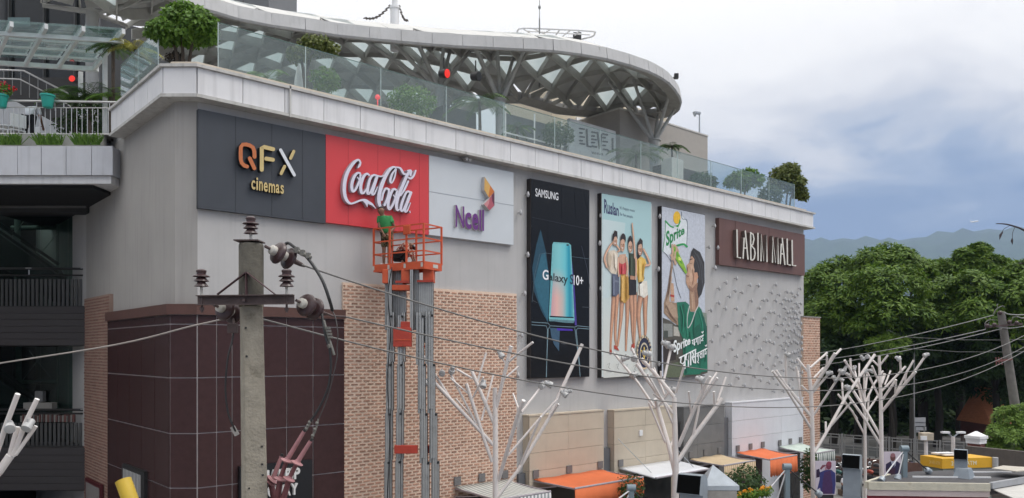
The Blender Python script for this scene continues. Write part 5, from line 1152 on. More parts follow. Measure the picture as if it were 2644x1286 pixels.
# upper bundles right under the deck
for x0, x1, y1, D, fl in ((345,375,1300,21.6,2),(376,412,1300,21.35,2),(415,500,1300,21.75,5),(500,546,1300,21.65,3),(584,615,1300,21.2,2),(615,668,1300,21.45,3),(668,806,1420,21.4,7)):
    ext(x0, x1, 722 if fl != 7 else 842, y1, D, fl, 'mast_bundle', lift, zb3)
BOT = 800+(909+7.5*2000/21.3-800)*2.579-2063+0  # unused guard
yg = (HY+7.5*F/21.3-800)*2.579                  # ground row in the mast drawing
for nm, x0, dx, ys, sg in (('left',305,-6,(36,360,690,1012,1340,1670),-1),('left',378,-6,(36,360,685,1008,1335,1660),-1),('right',500,16,(36,360,690,1015,1345,1680),1),('right',562,18,(30,360,690,1010,1340,1670),1)):
    for k in range(len(ys)):
        top_ = ys[k]; bot_ = (ys[k+1]+300 if k+1 < len(ys) else yg); bot_ = min(bot_, yg)
        if sg < 0: ext(x0+dx*k*.9, x0+dx*k*.9+28, top_, bot_, 21.25+.02*k, 2, 'mast_section', lift); ext(x0+dx*k*.9+27, x0+dx*k*.9+50, top_-20, min(ys[k]+310, yg), 21.30+.02*k, 2, 'mast_section', lift)
        else: ext(x0+dx*k*.75, x0+dx*k*.75+34, top_-20, min(ys[k]+330, yg), 21.28+.02*k, 2, 'mast_section', lift); ext(x0+dx*k*.75+22, x0+dx*k*.75+52, top_, bot_, 21.22+.02*k, 2, 'mast_section', lift)
        q = C(*zc_(x0+(dx*k*.9+30 if sg < 0 else dx*k*.75+44), top_+8), 21.2+.02*k); MB().cyl(q, q+FW*.06, .035, n=10).build('pulley', M_BLACK, lift)
MB().ob((lift.location.x, lift.location.y, .35), LU*1.1, LV*.7, UP*.25).build('chassis', M_LO, lift, bevel=.03)
for su in (-1, 1):
    for sv in (-1, 1):
        q = lift.location+LU*su*.9+LV*sv*.6; MB().cyl(q+LV*-.08+UP*.2, q+LV*.08+UP*.2, .2, n=14).build('wheel', M_BLACK, lift, smooth=True)
# ------------------------------------------------------------------ people
def person(name, label, foot, ax, J, skin_m, hair_m, shirt, legs_m, shoes=None, sleeve=.55, leg_to=.55, cat='person', face=True, beard=False):
    """J: joints (x right, y away, z up) in metres from the foot point; ax = (right, away) world axes"""
    rx, ry = ax; foot = Vector(foot)
    t = thing(name, label, cat, foot)
    def W(p): return rx*p[0]+ry*p[1]+UP*p[2]
    R_ = dict(pelvis=.115, waist=.105, chest=.125, neckb=.088, neck=.064, jaw=.086, head=.118, crown=.082, shl=.062, shr=.062, ell=.044, elr=.044, wrl=.030, wrr=.030, hpl=.085, hpr=.085, knl=.058, knr=.058, anl=.040, anr=.040, tol=.034, tor=.034)
    pts = {k: tuple(W(J[k]))+(R_[k],) for k in R_}
    ed = [('pelvis','waist'),('waist','chest'),('chest','neckb'),('neckb','neck'),('neck','jaw'),('jaw','head'),('head','crown'),('chest','shl'),('shl','ell'),('ell','wrl'),('chest','shr'),('shr','elr'),('elr','wrr'),('pelvis','hpl'),('hpl','knl'),('knl','anl'),('anl','tol'),('pelvis','hpr'),('hpr','knr'),('knr','anr'),('anr','tor')]
    for s in 'lr':
        w = Vector(W(J['wr'+s])); e = Vector(W(J['el'+s])); d = (w-e).normalized(); sd = d.cross(ry).normalized(); nn = d.cross(sd)
        pts['pm'+s] = tuple(w+d*.06)+(.034,.018); ed.append(('wr'+s, 'pm'+s))
        for k, (o, ln) in enumerate(((-.030,.062),(-.010,.075),(.010,.078),(.030,.068))):
            a = w+d*.105+sd*o; b = a+d*ln*.5+nn*.012; c = b+d*ln*.4+nn*.03
            for q, (p, r) in enumerate(((a,.0105),(b,.0095),(c,.008))): pts['f%s%d%d' % (s,k,q)] = tuple(p)+(r,)
            ed += [('pm'+s, 'f%s%d0' % (s,k)), ('f%s%d0' % (s,k), 'f%s%d1' % (s,k)), ('f%s%d1' % (s,k), 'f%s%d2' % (s,k))]
        a = w+d*.04+sd*-.042; b = a+d*.035-sd*.012+nn*.015
        pts['t%s0' % s] = tuple(a)+(.012,); pts['t%s1' % s] = tuple(b)+(.009,); ed += [('pm'+s, 't%s0' % s), ('t%s0' % s, 't%s1' % s)]
    body = skin('body', pts, ed, skin_m, t, 2)
    # shirt over torso and upper arms
    g = 1.24; sp = {k: tuple(W(J[k]))+(R_[k]*g+.008,) for k in ('pelvis','waist','chest','neckb','shl','shr')}
    sp['neckb'] = tuple(W(J['neckb']))+(.098,)
    for s in 'lr':
        p = Vector(W(J['sh'+s])).lerp(Vector(W(J['el'+s])), sleeve if sleeve <= 1 else 1); sp['sl'+s] = tuple(p)+(.068 if sleeve <= 1 else .058,)
        if sleeve > 1: sp['sw'+s] = tuple(Vector(W(J['el'+s])).lerp(Vector(W(J['wr'+s])), sleeve-1))+(.045,)
    se = [('pelvis','waist'),('waist','chest'),('chest','neckb'),('chest','shl'),('shl','sll'),('chest','shr'),('shr','slr')]+([('sll','swl'),('slr','swr')] if sleeve > 1 else [])
    skin('shirt', sp, se, shirt, t, 2)
    lp = {'pelvis': tuple(Vector(W(J['pelvis']))-UP*.02)+(.140,)}; le = []
    for s in 'lr':
        h, k, a = (Vector(W(J[q+s])) for q in ('hp','kn','an')); lp['hp'+s] = tuple(h)+(.102,); le.append(('pelvis','hp'+s))
        if leg_to <= 1: lp['k'+s] = tuple(h.lerp(k, leg_to))+(.092,); le.append(('hp'+s, 'k'+s))
        else: lp['k'+s] = tuple(k)+(.074,); lp['a'+s] = tuple(k.lerp(a, leg_to-1))+(.062,); le += [('hp'+s,'k'+s),('k'+s,'a'+s)]
    skin('trousers', lp, le, legs_m, t, 2)
    hd, cr_, jw = (Vector(W(J[q])) for q in ('head','crown','jaw')); fc = Vector(W(J['face'])) if 'face' in J else -ry
    fc = fc.normalized(); upv = (cr_-jw).normalized(); sdv = upv.cross(fc).normalized(); off = foot-wloc(t)
    hm = MB()
    hm.sphere((0,0,0), 1, 14, 9); hm.v = [off+hd+upv*.022-fc*.012+sdv*(Vector(v).x*.098)+fc*(Vector(v).y*.104)+upv*(Vector(v).z*.100) for v in hm.v if True]
    ho = bpy.data.objects.new('hair', hm.mesh('hair', hair_m, smooth=True)); COL.objects.link(ho); ho.parent = t
    bmh = bmesh.new(); bmh.from_mesh(ho.data); c0 = off+hd
    bmesh.ops.delete(bmh, geom=[f for f in bmh.faces if (f.calc_center_median()-c0).dot(upv) < (.052 if (f.calc_center_median()-c0).dot(fc) > .035 else -.04)], context='FACES'); bmh.to_mesh(ho.data); bmh.free()
    if face:
        fm = MB()
        for sx in (-1, 1): fm.sphere(off+hd+fc*.088+sdv*.034*sx+upv*.0, .011, 6, 4)
        fo = bpy.data.objects.new('eyes', fm.mesh('eyes', M_BLACK)); COL.objects.link(fo); fo.parent = t; fo['kind'] = 'stuff'
        nm_ = MB().sphere(off+hd+fc*.100-upv*.028, .016, 8, 5); 
        for sx in (-1, 1): nm_.sphere(off+hd+sdv*.095*sx-upv*.01, .024, 8, 5, (.6,1,1.2))
        no_ = bpy.data.objects.new('nose_and_ears', nm_.mesh('nose_and_ears', skin_m, smooth=True)); COL.objects.link(no_); no_.parent = t; no_['kind'] = 'stuff'
        mo = MB().ob(off+hd+fc*.083-upv*.062, sdv*.022, fc*.006, upv*.005); oo = bpy.data.objects.new('mouth', mo.mesh('mouth', pm('lips', (.16,.06,.05), .6))); COL.objects.link(oo); oo.parent = t
    if shoes:
        for s in 'lr':
            a, b = Vector(W(J['an'+s])), Vector(W(J['to'+s])); d = (b-a); d.z = 0; d.normalize(); b = b+d*.04
            sp2 = {'a': (*(off+a-UP*.03), .052), 'b': (*(off+b-UP*.0), .046)}
            skin('shoe', sp2, [('a','b')], shoes, t, 1)
    return t
M_SKIN = pm('brown_skin', (.21,.105,.065), .55, var=.06); M_HAIR = pm('black_hair', (.010,.009,.009), .6); M_GREEN = pm('green_polo', (.030,.22,.065), .85, var=.1, scale=6, bump=.3, bscale=12)
# camouflage shorts
M_CAMO = bpy.data.materials.new('camouflage'); M_CAMO.use_nodes = True; t_ = M_CAMO.node_tree
_n = t_.nodes.new('ShaderNodeTexNoise'); _n.inputs['Scale'].default_value = 11; _r = t_.nodes.new('ShaderNodeValToRGB'); _r.color_ramp.interpolation = 'CONSTANT'
_r.color_ramp.elements[0].color = (.02,.018,.012,1); _r.color_ramp.elements[1].position = .45; _r.color_ramp.elements[1].color = (.09,.075,.035,1); _e = _r.color_ramp.elements.new(.55); _e.color = (.20,.16,.09,1); _e = _r.color_ramp.elements.new(.62); _e.color = (.05,.055,.025,1)
_c = t_.nodes.new('ShaderNodeTexCoord'); t_.links.new(_c.outputs['Object'], _n.inputs['Vector']); t_.links.new(_n.outputs[0], _r.inputs[0]); t_.links.new(_r.outputs[0], t_.nodes['Principled BSDF'].inputs['Base Color']); t_.nodes['Principled BSDF'].inputs['Roughness'].default_value = .9
# plaid shirt
M_PLAID = bpy.data.materials.new('plaid'); M_PLAID.use_nodes = True; t_ = M_PLAID.node_tree
_c = t_.nodes.new('ShaderNodeTexCoord'); _k = t_.nodes.new('ShaderNodeTexChecker'); _k.inputs['Scale'].default_value = 14; _k.inputs[1].default_value = (.32,.05,.035,1); _k.inputs[2].default_value = (.55,.42,.33,1)
_k2 = t_.nodes.new('ShaderNodeTexChecker'); _k2.inputs['Scale'].default_value = 27; _k2.inputs[1].default_value = (1,1,1,1); _k2.inputs[2].default_value = (.25,.2,.2,1); _m = t_.nodes.new('ShaderNodeMixRGB'); _m.blend_type = 'MULTIPLY'; _m.inputs[0].default_value = .7
for q in (_k, _k2): t_.links.new(_c.outputs['Object'], q.inputs['Vector'])
t_.links.new(_k.outputs[0], _m.inputs[1]); t_.links.new(_k2.outputs[0], _m.inputs[2]); t_.links.new(_m.outputs[0], t_.nodes['Principled BSDF'].inputs['Base Color']); t_.nodes['Principled BSDF'].inputs['Roughness'].default_value = .9
AX = (RT, FW)
fa = C(996, 679, 22.05); fa.z = ZD-.01
person('person', 'standing man in green polo and camouflage shorts on the orange platform', fa, AX, dict(pelvis=(.03,.02,.93), waist=(.02,.0,1.08), chest=(-.03,-.02,1.28), neckb=(-.06,-.03,1.44), neck=(-.09,-.05,1.485), jaw=(-.11,-.07,1.525), head=(-.12,-.07,1.60), crown=(-.12,-.06,1.675), face=(-.25,-.95,-.05),
    shl=(-.20,.0,1.40), shr=(.13,-.03,1.39), ell=(-.17,-.06,1.13), elr=(.25,.04,1.14), wrl=(-.05,-.16,.95), wrr=(.14,-.10,.98), hpl=(-.06,.03,.88), hpr=(.11,.03,.88), knl=(-.05,.0,.50), knr=(.10,.0,.50), anl=(-.06,.03,.09), anr=(.08,.03,.09), tol=(-.12,-.12,.045), tor=(.04,-.13,.045)), M_SKIN, M_HAIR, M_GREEN, M_CAMO, pm('white_shoes', (.55,.55,.56), .7), sleeve=.62, leg_to=.92)
fb = C(1040, 679, 21.75); fb.z = ZD-.01
person('person', 'crouching worker in plaid shirt and black trousers bent over the platform', fb, AX, dict(pelvis=(-.10,.0,.30), waist=(-.07,.0,.42), chest=(.03,-.02,.56), neckb=(.12,-.03,.60), neck=(.16,-.03,.60), jaw=(.21,-.04,.57), head=(.25,-.04,.545), crown=(.31,-.04,.53), face=(.45,-.2,-.85),
    shl=(.08,-.19,.55), shr=(.10,.17,.57), ell=(.22,-.24,.36), elr=(.26,.16,.38), wrl=(.30,-.20,.17), wrr=(.34,.06,.16), hpl=(-.12,-.12,.27), hpr=(-.12,.10,.27), knl=(.16,-.20,.33), knr=(.12,.16,.36), anl=(.0,-.17,.07), anr=(-.02,.13,.07), tol=(.14,-.19,.04), tor=(.12,.15,.04)), M_SKIN, M_HAIR, M_PLAID, pm('black_trousers', (.008,.008,.009), .9), M_BLACK, sleeve=1.7, leg_to=1.85)
q = C(1076, 676, 21.6); q.z = ZD+.03; tag(MB().sphere(q, .09, 8, 5, (1.2,1,.35)).build('blue_cloth', pm('blue_plastic', (.05,.25,.55), .6), at=q), 'crumpled blue plastic bag on the platform deck', 'bag')

for k, (pts, r, lb) in enumerate((([(1012,690),(1002,760),(1008,860),(1000,980),(1006,1120),(1000,1300)], .014, 'black hydraulic hose hanging down beside the lift masts'), ([(1040,890),(1044,940),(1056,960),(1060,930),(1052,900)], .006, 'thin brown cord looped between the lift masts'))): tag(MB().path(bez([tuple(C(x, y, 21.1)) for x, y in pts], 5), r, 6).build('lift_hose', M_CABLE if k == 0 else pm('brown_cord', (.12,.07,.04), .8), at=C(*pts[0], 21.1), smooth=True), lb, 'hose')
for pts in ([(950,610),(955,660),(962,700),(965,760)], [(962,600),(968,680),(975,740)]): pass
# ------------------------------------------------------------------ white steel tree sculptures with spotlights
M_STW = pm('pinkish_white_steel', (.68,.63,.605), .5, var=.06, scale=3); M_SPOT = pm('spotlight_grey', (.42,.42,.42), .45, var=.06); M_ENDW = pm('tube_end', (.68,.67,.66), .6)
rs = random.Random(11)
def steel_tree(label, z, s, D, trunk, br, lamps, spread=.9, r_sp=.10):
    """trunk and branch tubes; every branch keeps the depth of the tube it leaves and swings to its own side"""
    k = D/F/s; segs = []
    def P(x, y, d): return C(*z(x, y), D+d)
    b0 = P(trunk[0][0], trunk[0][1], 0); t = thing('steel_tree', label, 'sculpture', (b0.x, b0.y, 0), 'white steel trees in front of the mall')
    pts = [V(b0.x, b0.y, 0)]+[P(x, y, 0) for x, y, w in trunk]; rr = [trunk[0][2]*k/2]+[w*k/2 for x, y, w in trunk]
    MB().path(pts, rr, 14).build('trunk', M_STW, t, smooth=True)
    for a, b in zip(trunk[:-1], trunk[1:]): segs.append((a[0], a[1], 0, b[0], b[1], 0))
    segs.append((trunk[0][0], trunk[0][1]+4000, 0, trunk[0][0], trunk[0][1], 0))
    def depth_at(x, y):
        best = (1e9, 0)
        for x0, y0, d0, x1, y1, d1 in segs:
            L2 = (x1-x0)**2+(y1-y0)**2; u = max(0, min(1, ((x-x0)*(x1-x0)+(y-y0)*(y1-y0))/max(L2, 1e-6))); dd = math.hypot(x-x0-u*(x1-x0), y-y0-u*(y1-y0))
            if dd < best[0]: best = (dd, d0+u*(d1-d0))
        return best[1]
    for *pp, w in br:
        d = depth_at(*pp[0]); sw = rs.uniform(-1, 1)*spread; tot = sum(math.hypot(b[0]-a[0], b[1]-a[1]) for a, b in zip(pp[:-1], pp[1:])); run = 0; P3 = [P(*pp[0], d)]; dl = d
        for a, b in zip(pp[:-1], pp[1:]):
            run += math.hypot(b[0]-a[0], b[1]-a[1]); dn = d+sw*tot*k*.6*run/tot; segs.append((a[0], a[1], dl, b[0], b[1], dn)); dl = dn; P3.append(P(*b, dn))
        MB().path(P3, w*k/2, 10).build('branch', M_STW, t, smooth=True)
        dd = (P3[-1]-P3[-2]).normalized(); MB().cyl(P3[-1], P3[-1]+dd*.004, w*k/2*.98, n=10).build('end_cap', M_ENDW, t)
    for x, y in lamps:
        p = P(x, y, depth_at(x, y)-.05); a = (RT*rs.uniform(-1,1)+FW*rs.uniform(-.8,.4)-UP*rs.uniform(.1,.6)).normalized()
        o = MB().lathe(p-a*r_sp*1.1, a, [(r_sp*.35,0),(r_sp*.62,r_sp*.2),(r_sp*.62,r_sp*1.2),(r_sp*.85,r_sp*1.35),(r_sp*.85,r_sp*2.2),(r_sp*.7,r_sp*2.25)], 12).build('spotlight', M_SPOT, t, smooth=True)
        MB().bar(p+UP*r_sp, p-UP*r_sp*.2, r_sp*.3, r_sp*.9, FW).build('bracket', M_SPOT, o)
    return t
ze = zm(1080, 860, 2.942)
steel_tree('white steel tree sculpture standing before the light brick wall', ze, 2.942, 22.3, [(588,1253,44),(585,700,40),(582,415,36)],
 [[(570,850),(250,510),(92,345),30],[(252,512),(20,145),22],[(420,650),(285,500),16],[(562,980),(505,820),(365,385),28],[(440,690),(240,300),18],[(582,700),(500,510),(405,285),30],[(410,345),(290,275),18],[(385,465),(245,345),14],[(450,370),(515,150),18],[(480,665),(570,315),16],[(415,490),(495,335),14],[(592,565),(705,100),30],[(690,215),(870,70),18],[(655,345),(760,255),16],[(665,235),(622,170),12],[(612,1110),(762,600),(800,512),30],[(765,585),(720,460),14],[(785,600),(960,375),18],[(680,930),(930,640),(1060,500),18],[(605,1240),(760,1040),(990,650),(1245,85),28],[(775,1010),(870,770),(932,635),18],[(1000,640),(1065,540),18]],
 [(180,300),(65,375),(258,275),(625,160),(495,385),(985,385),(945,395),(1140,442),(1105,458)], r_sp=.11)
zf2 = zm(1580, 860, 2.941)
steel_tree('white steel tree sculpture standing before the drink poster and white awning', zf2, 2.941, 25.6, [(480,1253,58),(485,1000,46),(478,700,40),(474,490,32)],
 [[(488,1100),(430,850),(345,560),34],[(346,570),(330,500),26],[(350,562),(440,440),18],[(328,570),(200,380),(15,152),20],[(405,830),(280,530),18],[(440,880),(475,778),18],[(462,610),(330,440),(185,232),26],[(400,530),(315,460),16],[(472,485),(330,310),(222,195),30],[(232,290),(150,115),20],[(462,690),(400,540),(270,310),18],[(302,275),(290,150),16],[(375,372),(372,290),16],[(400,470),(320,265),16],[(392,370),(450,110),20],[(488,455),(550,245),18],[(505,860),(640,540),(745,330),28],[(602,600),(585,445),16],[(672,525),(800,340),20],[(690,455),(798,300),18],[(684,420),(676,330),16],[(500,975),(610,800),(838,498),34],[(612,800),(655,600),(678,432),18],[(782,560),(775,445),18],[(800,520),(866,335),16]],
 [(105,190),(170,185),(262,155),(405,80),(440,105),(455,430),(665,350),(170,315)], r_sp=.13)
zg = zm(1980, 880, 3.086)
steel_tree('white steel tree sculpture standing before the brick pier', zg, 3.086, 31.0, [(370,1253,36),(362,700,34),(352,400,32),(328,190,26)],
 [[(352,700),(165,400),(45,240),22],[(350,600),(160,365),(70,235),26],[(155,352),(150,110),18],[(278,500),(235,205),16],[(265,450),(250,240),14],[(335,412),(275,355),16],[(325,245),(240,140),18],[(345,215),(480,95),18],[(362,390),(545,100),28],[(478,205),(478,115),14],[(375,295),(450,215),16],[(520,140),(590,65),18],[(366,412),(500,255),18],[(374,590),(560,310),(590,245),18],[(380,890),(480,720),(640,430),(860,110),24],[(470,735),(468,645),16],[(510,680),(670,490),16],[(620,480),(565,425),14],[(608,480),(600,335),16]],
 [(165,110),(500,258),(540,300),(592,245),(640,370)], r_sp=.12)
steel_tree('white steel tree sculpture standing behind the suited-man board', zg, 3.086, 36.0, [(914,1090,34),(912,760,32),(908,450,28),(895,120,20)],
 [[(906,830),(765,600),(650,440),20],[(908,765),(790,560),(690,400),22],[(905,470),(800,250),16],[(902,350),(838,200),16],[(896,205),(800,115),16],[(900,195),(965,115),16],[(920,560),(1005,455),(1185,245),24],[(1100,342),(1112,245),14],[(1108,260),(1170,155),16],[(1022,430),(1030,310),14],[(920,470),(1030,310),20],[(1030,415),(1130,220),16],[(915,400),(1105,205),18],[(1068,250),(1060,125),16],[(1120,325),(1275,105),18],[(910,340),(938,265),26],[(940,350),(985,240),14]],
 [(760,135),(805,125),(1042,140),(1272,112)], r_sp=.12)
steel_tree('slim white steel tree sculpture behind the grey duct', zg, 3.086, 38.5, [(784,1000,24),(782,700,22),(775,250,16)],
 [[(780,750),(680,560),(565,425),16],[(720,620),(620,480),14],[(776,560),(690,200),18],[(778,500),(740,350),(620,155),18],[(672,300),(665,140),16],[(780,500),(850,350),(925,240),16],[(735,330),(735,180),14],[(790,580),(890,430),16],[(800,640),(812,420),16],[(720,370),(630,260),16],[(785,400),(800,260),14]],
 [(625,220),(645,270),(590,310),(700,215),(790,240),(832,240)], r_sp=.12)
zh = zm(0, 1000, 4.379)
steel_tree('white steel tree sculpture whose tips rise beside the dark atrium', zh, 4.379, 10.0, [(-260,1700,120),(-240,1300,110),(-60,1010,96)],
 [[(-70,1020),(0,940),(115,775),92],[(110,785),(200,450),60],[(150,775),(280,420),(420,135),54],[(175,765),(405,440),44],[(-150,1050),(0,640),(60,450),(200,78),56]],
 [(110,440),(330,420)], spread=.3, r_sp=.075)
# ------------------------------------------------------------------ awnings along the shop bays
def stripes(name, c1, c2, per, axis=0, rough=.85):
    if name in MATS: return MATS[name]
    m = pm(name, c1, rough); t_ = m.node_tree; n_ = t_.nodes; l_ = t_.links
    tc_ = n_.new('ShaderNodeTexCoord'); sp = n_.new('ShaderNodeSeparateXYZ'); l_.new(tc_.outputs['Object'], sp.inputs[0])
    a = n_.new('ShaderNodeMath'); a.operation = 'MULTIPLY'; a.inputs[1].default_value = 1/per; l_.new(sp.outputs[axis], a.inputs[0])
    b = n_.new('ShaderNodeMath'); b.operation = 'FRACT'; l_.new(a.outputs[0], b.inputs[0]); c = n_.new('ShaderNodeMath'); c.operation = 'GREATER_THAN'; c.inputs[1].default_value = .5; l_.new(b.outputs[0], c.inputs[0])
    mx_ = n_.new('ShaderNodeMixRGB'); mx_.inputs[1].default_value = tuple(c1)+(1,); mx_.inputs[2].default_value = tuple(c2)+(1,); l_.new(c.outputs[0], mx_.inputs[0]); l_.new(mx_.outputs[0], n_['Principled BSDF'].inputs['Base Color']); return m
M_ARM = pm('awning_arm', (.36,.33,.36), .5, .2); M_BRK = pm('wall_bracket', (.16,.155,.155), .7)
def awning(label, bl, br, fcorner, which, yb, mat, vmat, val=.5, scallop=.05, corr=False, rigid=False, name='awning'):
    a, b = onY(*bl, yb), onY(*br, yb); zb = (a.z+b.z)/2; x0_, x1_ = a.x, b.x
    f = onX(*fcorner, x0_ if which == 'l' else x1_); yf, zf_ = f.y, f.z
    t = thing(name, label, 'awning', (x0_, yb, zb-.8)); nx, ny = (28, 5); m = MB()
    for j in range(ny+1):
        for i in range(nx+1):
            u, v = i/nx, j/ny; sag = (0 if rigid else -.05*math.sin(math.pi*v)*(1+.3*math.sin(u*9))); w = (.012*math.sin(u*nx*math.pi) if corr else (0 if rigid else .012*math.sin(u*17+v*3)))
            m.v.append(V(x0_+(x1_-x0_)*u, yb+(yf-yb)*v, zb+(zf_-zb)*v+sag+w))
    for j in range(ny):
        for i in range(nx): q = j*(nx+1)+i; m.f.append((q+nx+1, q+nx+2, q+1, q))
    o = m.build('top_sheet', mat, t, smooth=True); so = o.modifiers.new('solid', 'SOLIDIFY'); so.thickness = .05 if rigid else .012
    if val:
        m = MB(); n_ = 40
        for i in range(n_+1):
            u = i/n_; wv = .03*math.sin(u*n_*.9)*.6; x = x0_+(x1_-x0_)*u
            m.v += [V(x, yf-.012, zf_), V(x, yf-.02+wv*.5, zf_-val*.6), V(x, yf-.02+wv, zf_-val-(scallop*math.sin(math.pi*((i % 4)/4)) if scallop else .02*math.sin(i)))]
        for i in range(n_): q = i*3; m.f += [(q,q+1,q+4,q+3),(q+1,q+2,q+5,q+4)]
        o = m.build('valance', vmat, t, smooth=True); so = o.modifiers.new('solid', 'SOLIDIFY'); so.thickness = .006
    if not rigid:
        for x in (x0_+.02, x1_-.02):
            MB().bar((x, yb, zb-.06), (x, yf, zf_-.03), .05, .05).build('arm', M_ARM, t); MB().bar((x, yb, zb-.32), (x, yb+(yf-yb)*.55, zb+(zf_-zb)*.55-.08), .04, .04).build('brace', M_ARM, t)
    MB().cyl((x0_, yf+.01, zf_-.01), (x1_, yf+.01, zf_-.01), .035, n=8).build('front_bar', M_ARM, t, smooth=True)
    nb = 3 if not rigid else 2
    for k in range(nb):
        x = x0_+.1+(x1_-x0_-.2)*k/(nb-1); MB().box((x-.13,yb-.015,zb+.04),(x+.13,yb+.02,zb+.30)).build('wall_bracket', M_BRK, t)
    return x0_, x1_, zb, yf, zf_
M_AOR = pm('orange_canvas', (.66,.16,.055), .8, var=.06, scale=2, bump=.2, bscale=6); M_BEI = pm('beige_canvas', (.55,.43,.28), .85, var=.08)
W1 = awning('grey and white striped metal awning at the foot of the brick wall', (1175,1256), (1310,1238), (1422,1268), 'r', -.12, stripes('grey_stripe', (.55,.55,.52), (.28,.30,.29), .16), stripes('grey_stripe2', (.6,.6,.6), (.22,.24,.25), .15), .45, 0, corr=True)
W2 = awning('long orange canvas awning on the first tan stone bay', (1378.4,1234.7), (1555,1214), (1484,1261), 'l', -.36, M_AOR, M_AOR, .62, 0)
W3 = awning('rigid flat white awning hung on cables over the tan bay', (1598.7,1206.8), (1740,1188), (1694,1234), 'l', -.36, pm('white_sheet', (.66,.68,.72), .4, var=.04), None, 0, rigid=True)
W4 = awning('beige striped canvas awning on the dark grey bay', (1780.6,1184.7), (1862,1173.5), (1869.5,1202), 'l', -.36, M_BEI, stripes('beige_stripe', (.62,.48,.32), (.40,.29,.18), .14), .62, .07)
W5 = awning('scalloped orange canvas awning on the white stone bay', (1902,1168), (1973,1157), (1988,1186.4), 'l', -.36, M_AOR, M_AOR, .70, .07)
W6 = awning('white and green striped awning at the end of the facade', (2011,1151), (2070,1146), (2098,1172), 'l', -.36, pm('pale_green_canvas', (.50,.58,.53), .8), stripes('green_stripe', (.58,.60,.58), (.05,.08,.07), .20), .55, .03)
for W, m_ in ((W1,M_DARKGLASS),(W2,pm('olive_glass', (.05,.045,.03), .3)),(W3,M_DARKGLASS),(W4,pm('maroon_shutter', (.06,.03,.03), .6)),(W5,pm('maroon_shutter', (.06,.03,.03), .6)),(W6,M_DARKGLASS)):
    yb = -.12 if W is W1 else -.36; MB().box((W[0]+.05,yb-.05,0),(W[1]-.25,yb-.001 if W is not W1 else -.115,W[2]-.35)).build('shop_window', m_, mall)
for x, y in ((1682,1221),(1795,1211)):
    f = onY(x, y, W3[3]+.4); a = onY(x-95, 1172, -.36); MB().cyl((f.x, f.y, f.z), (f.x-.3, -.36, W3[2]+1.1), .012, n=6).build('stay_cable', M_STEEL, [o for o in bpy.data.objects if o.get('label', '').startswith('rigid flat')][0])
# ------------------------------------------------------------------ kitchen ducts, guyed lamp posts, kiosk in front of the mall
M_DUCT = pm('duct_sheet', (.30,.34,.38), .45, .35, var=.12, scale=2, streak=.12)
def duct(label, px, py, D, w, h, base_z=0.0, flare=False, mat=None):
    c = C(px, py, D); t = thing('exhaust_duct', label, 'duct', (c.x, c.y, base_z)); b = (-RT*.55-FW*.835).normalized(); s = (RT*.835-FW*.55).normalized()
    sc = h; P = [(-.55,-.5),(-.55,.02),(-.52,.17),(-.45,.31),(-.35,.42),(-.22,.49),(-.05,.52),(.36,.50),(.58,-.40),(.40,-.46),(.12,-.5)]
    m = MB().prism([c+b*(x*sc)+UP*(y*sc)-s*w/2 for x, y in P], s*w); m.build('hood', M_DUCT, t)
    m = MB().prism([c+b*(x*sc)+UP*(y*sc)-s*w*.485 for x, y in ((.366,.485),(.374,.485),(.588,-.385),(.580,-.385))], s*w*.97); m.build('mouth', pm('opening_shade_black', (.004,.004,.004), .95, spec=.05), t)  # black plate stands in for the shade inside the open hood
    lo = c.z-.5*sc; cc_ = c-b*(.215*sc)
    MB().ob(V(cc_.x, cc_.y, (lo+base_z)/2-.001), b*(.33*sc), s*(w/2-.004), UP*((lo-base_z)/2)).build('riser', M_DUCT, t)
    for k in range(1, 4):
        z_ = lo-(lo-base_z)*k/4; MB().ob(V(cc_.x, cc_.y, z_), b*(.33*sc+.008), s*(w/2+.006), UP*.012).build('seam', M_DUCT, t)
    return t
duct('large hooded grey duct beside the white awning', 1787, 1250, 23.0, .72, .60); duct('tall hooded grey duct beside the saluting-man board', 2200, 1192, 26.0, .56, .48); 
RZ = 3.2
duct('small hooded grey duct standing on the flat kiosk roof', 2481, 1174, 26.6, .40, .36, base_z=RZ+.005)
# flared foot of the roof duct
q = C(2489, 1225, 26.5); tag(MB().lathe((q.x,q.y,RZ+.004), UP, [(.38,0),(.26,.32),(.24,.34)], 4).build('duct_foot', M_DUCT, at=(q.x,q.y,RZ)), 'flared metal foot around the roof duct', 'duct')
# pyramid cowl behind the large duct
zq2 = zm(1700, 1000, 4.38); ap = C(*zq2(615, 875), 23.6); zb_w = C(*zq2(640, 1095), 23.6).z; c0 = V(ap.x, ap.y, 0)+RT*.2
cw = thing('pyramid_cowl', 'pale grey pyramid roof cowl behind the large duct', 'cowl', (c0.x, c0.y, 0)); hw = .52
cn = [c0+(RT*a+FW*b_)*hw+UP*zb_w for a, b_ in ((-1,-.6),(1,-.6),(1,1),(-1,1))]; m = MB(); apx = V(c0.x-RT.x*.2, c0.y-RT.y*.2, ap.z)
m.v = cn+[p-UP*.14 for p in cn]+[apx]; m.f = [(0,1,8),(1,2,8),(2,3,8),(3,0,8),(1,0,4,5),(2,1,5,6),(3,2,6,7),(0,3,7,4)]; m.build('cowl', pm('pale_sheet', (.42,.46,.50), .5, .2, var=.12, bump=.4, bscale=5), cw)
MB().ob(V(c0.x, c0.y, zb_w/2-.08), RT*.44, FW*.34, UP*(zb_w/2-.08)).build('riser', M_CONC, cw)
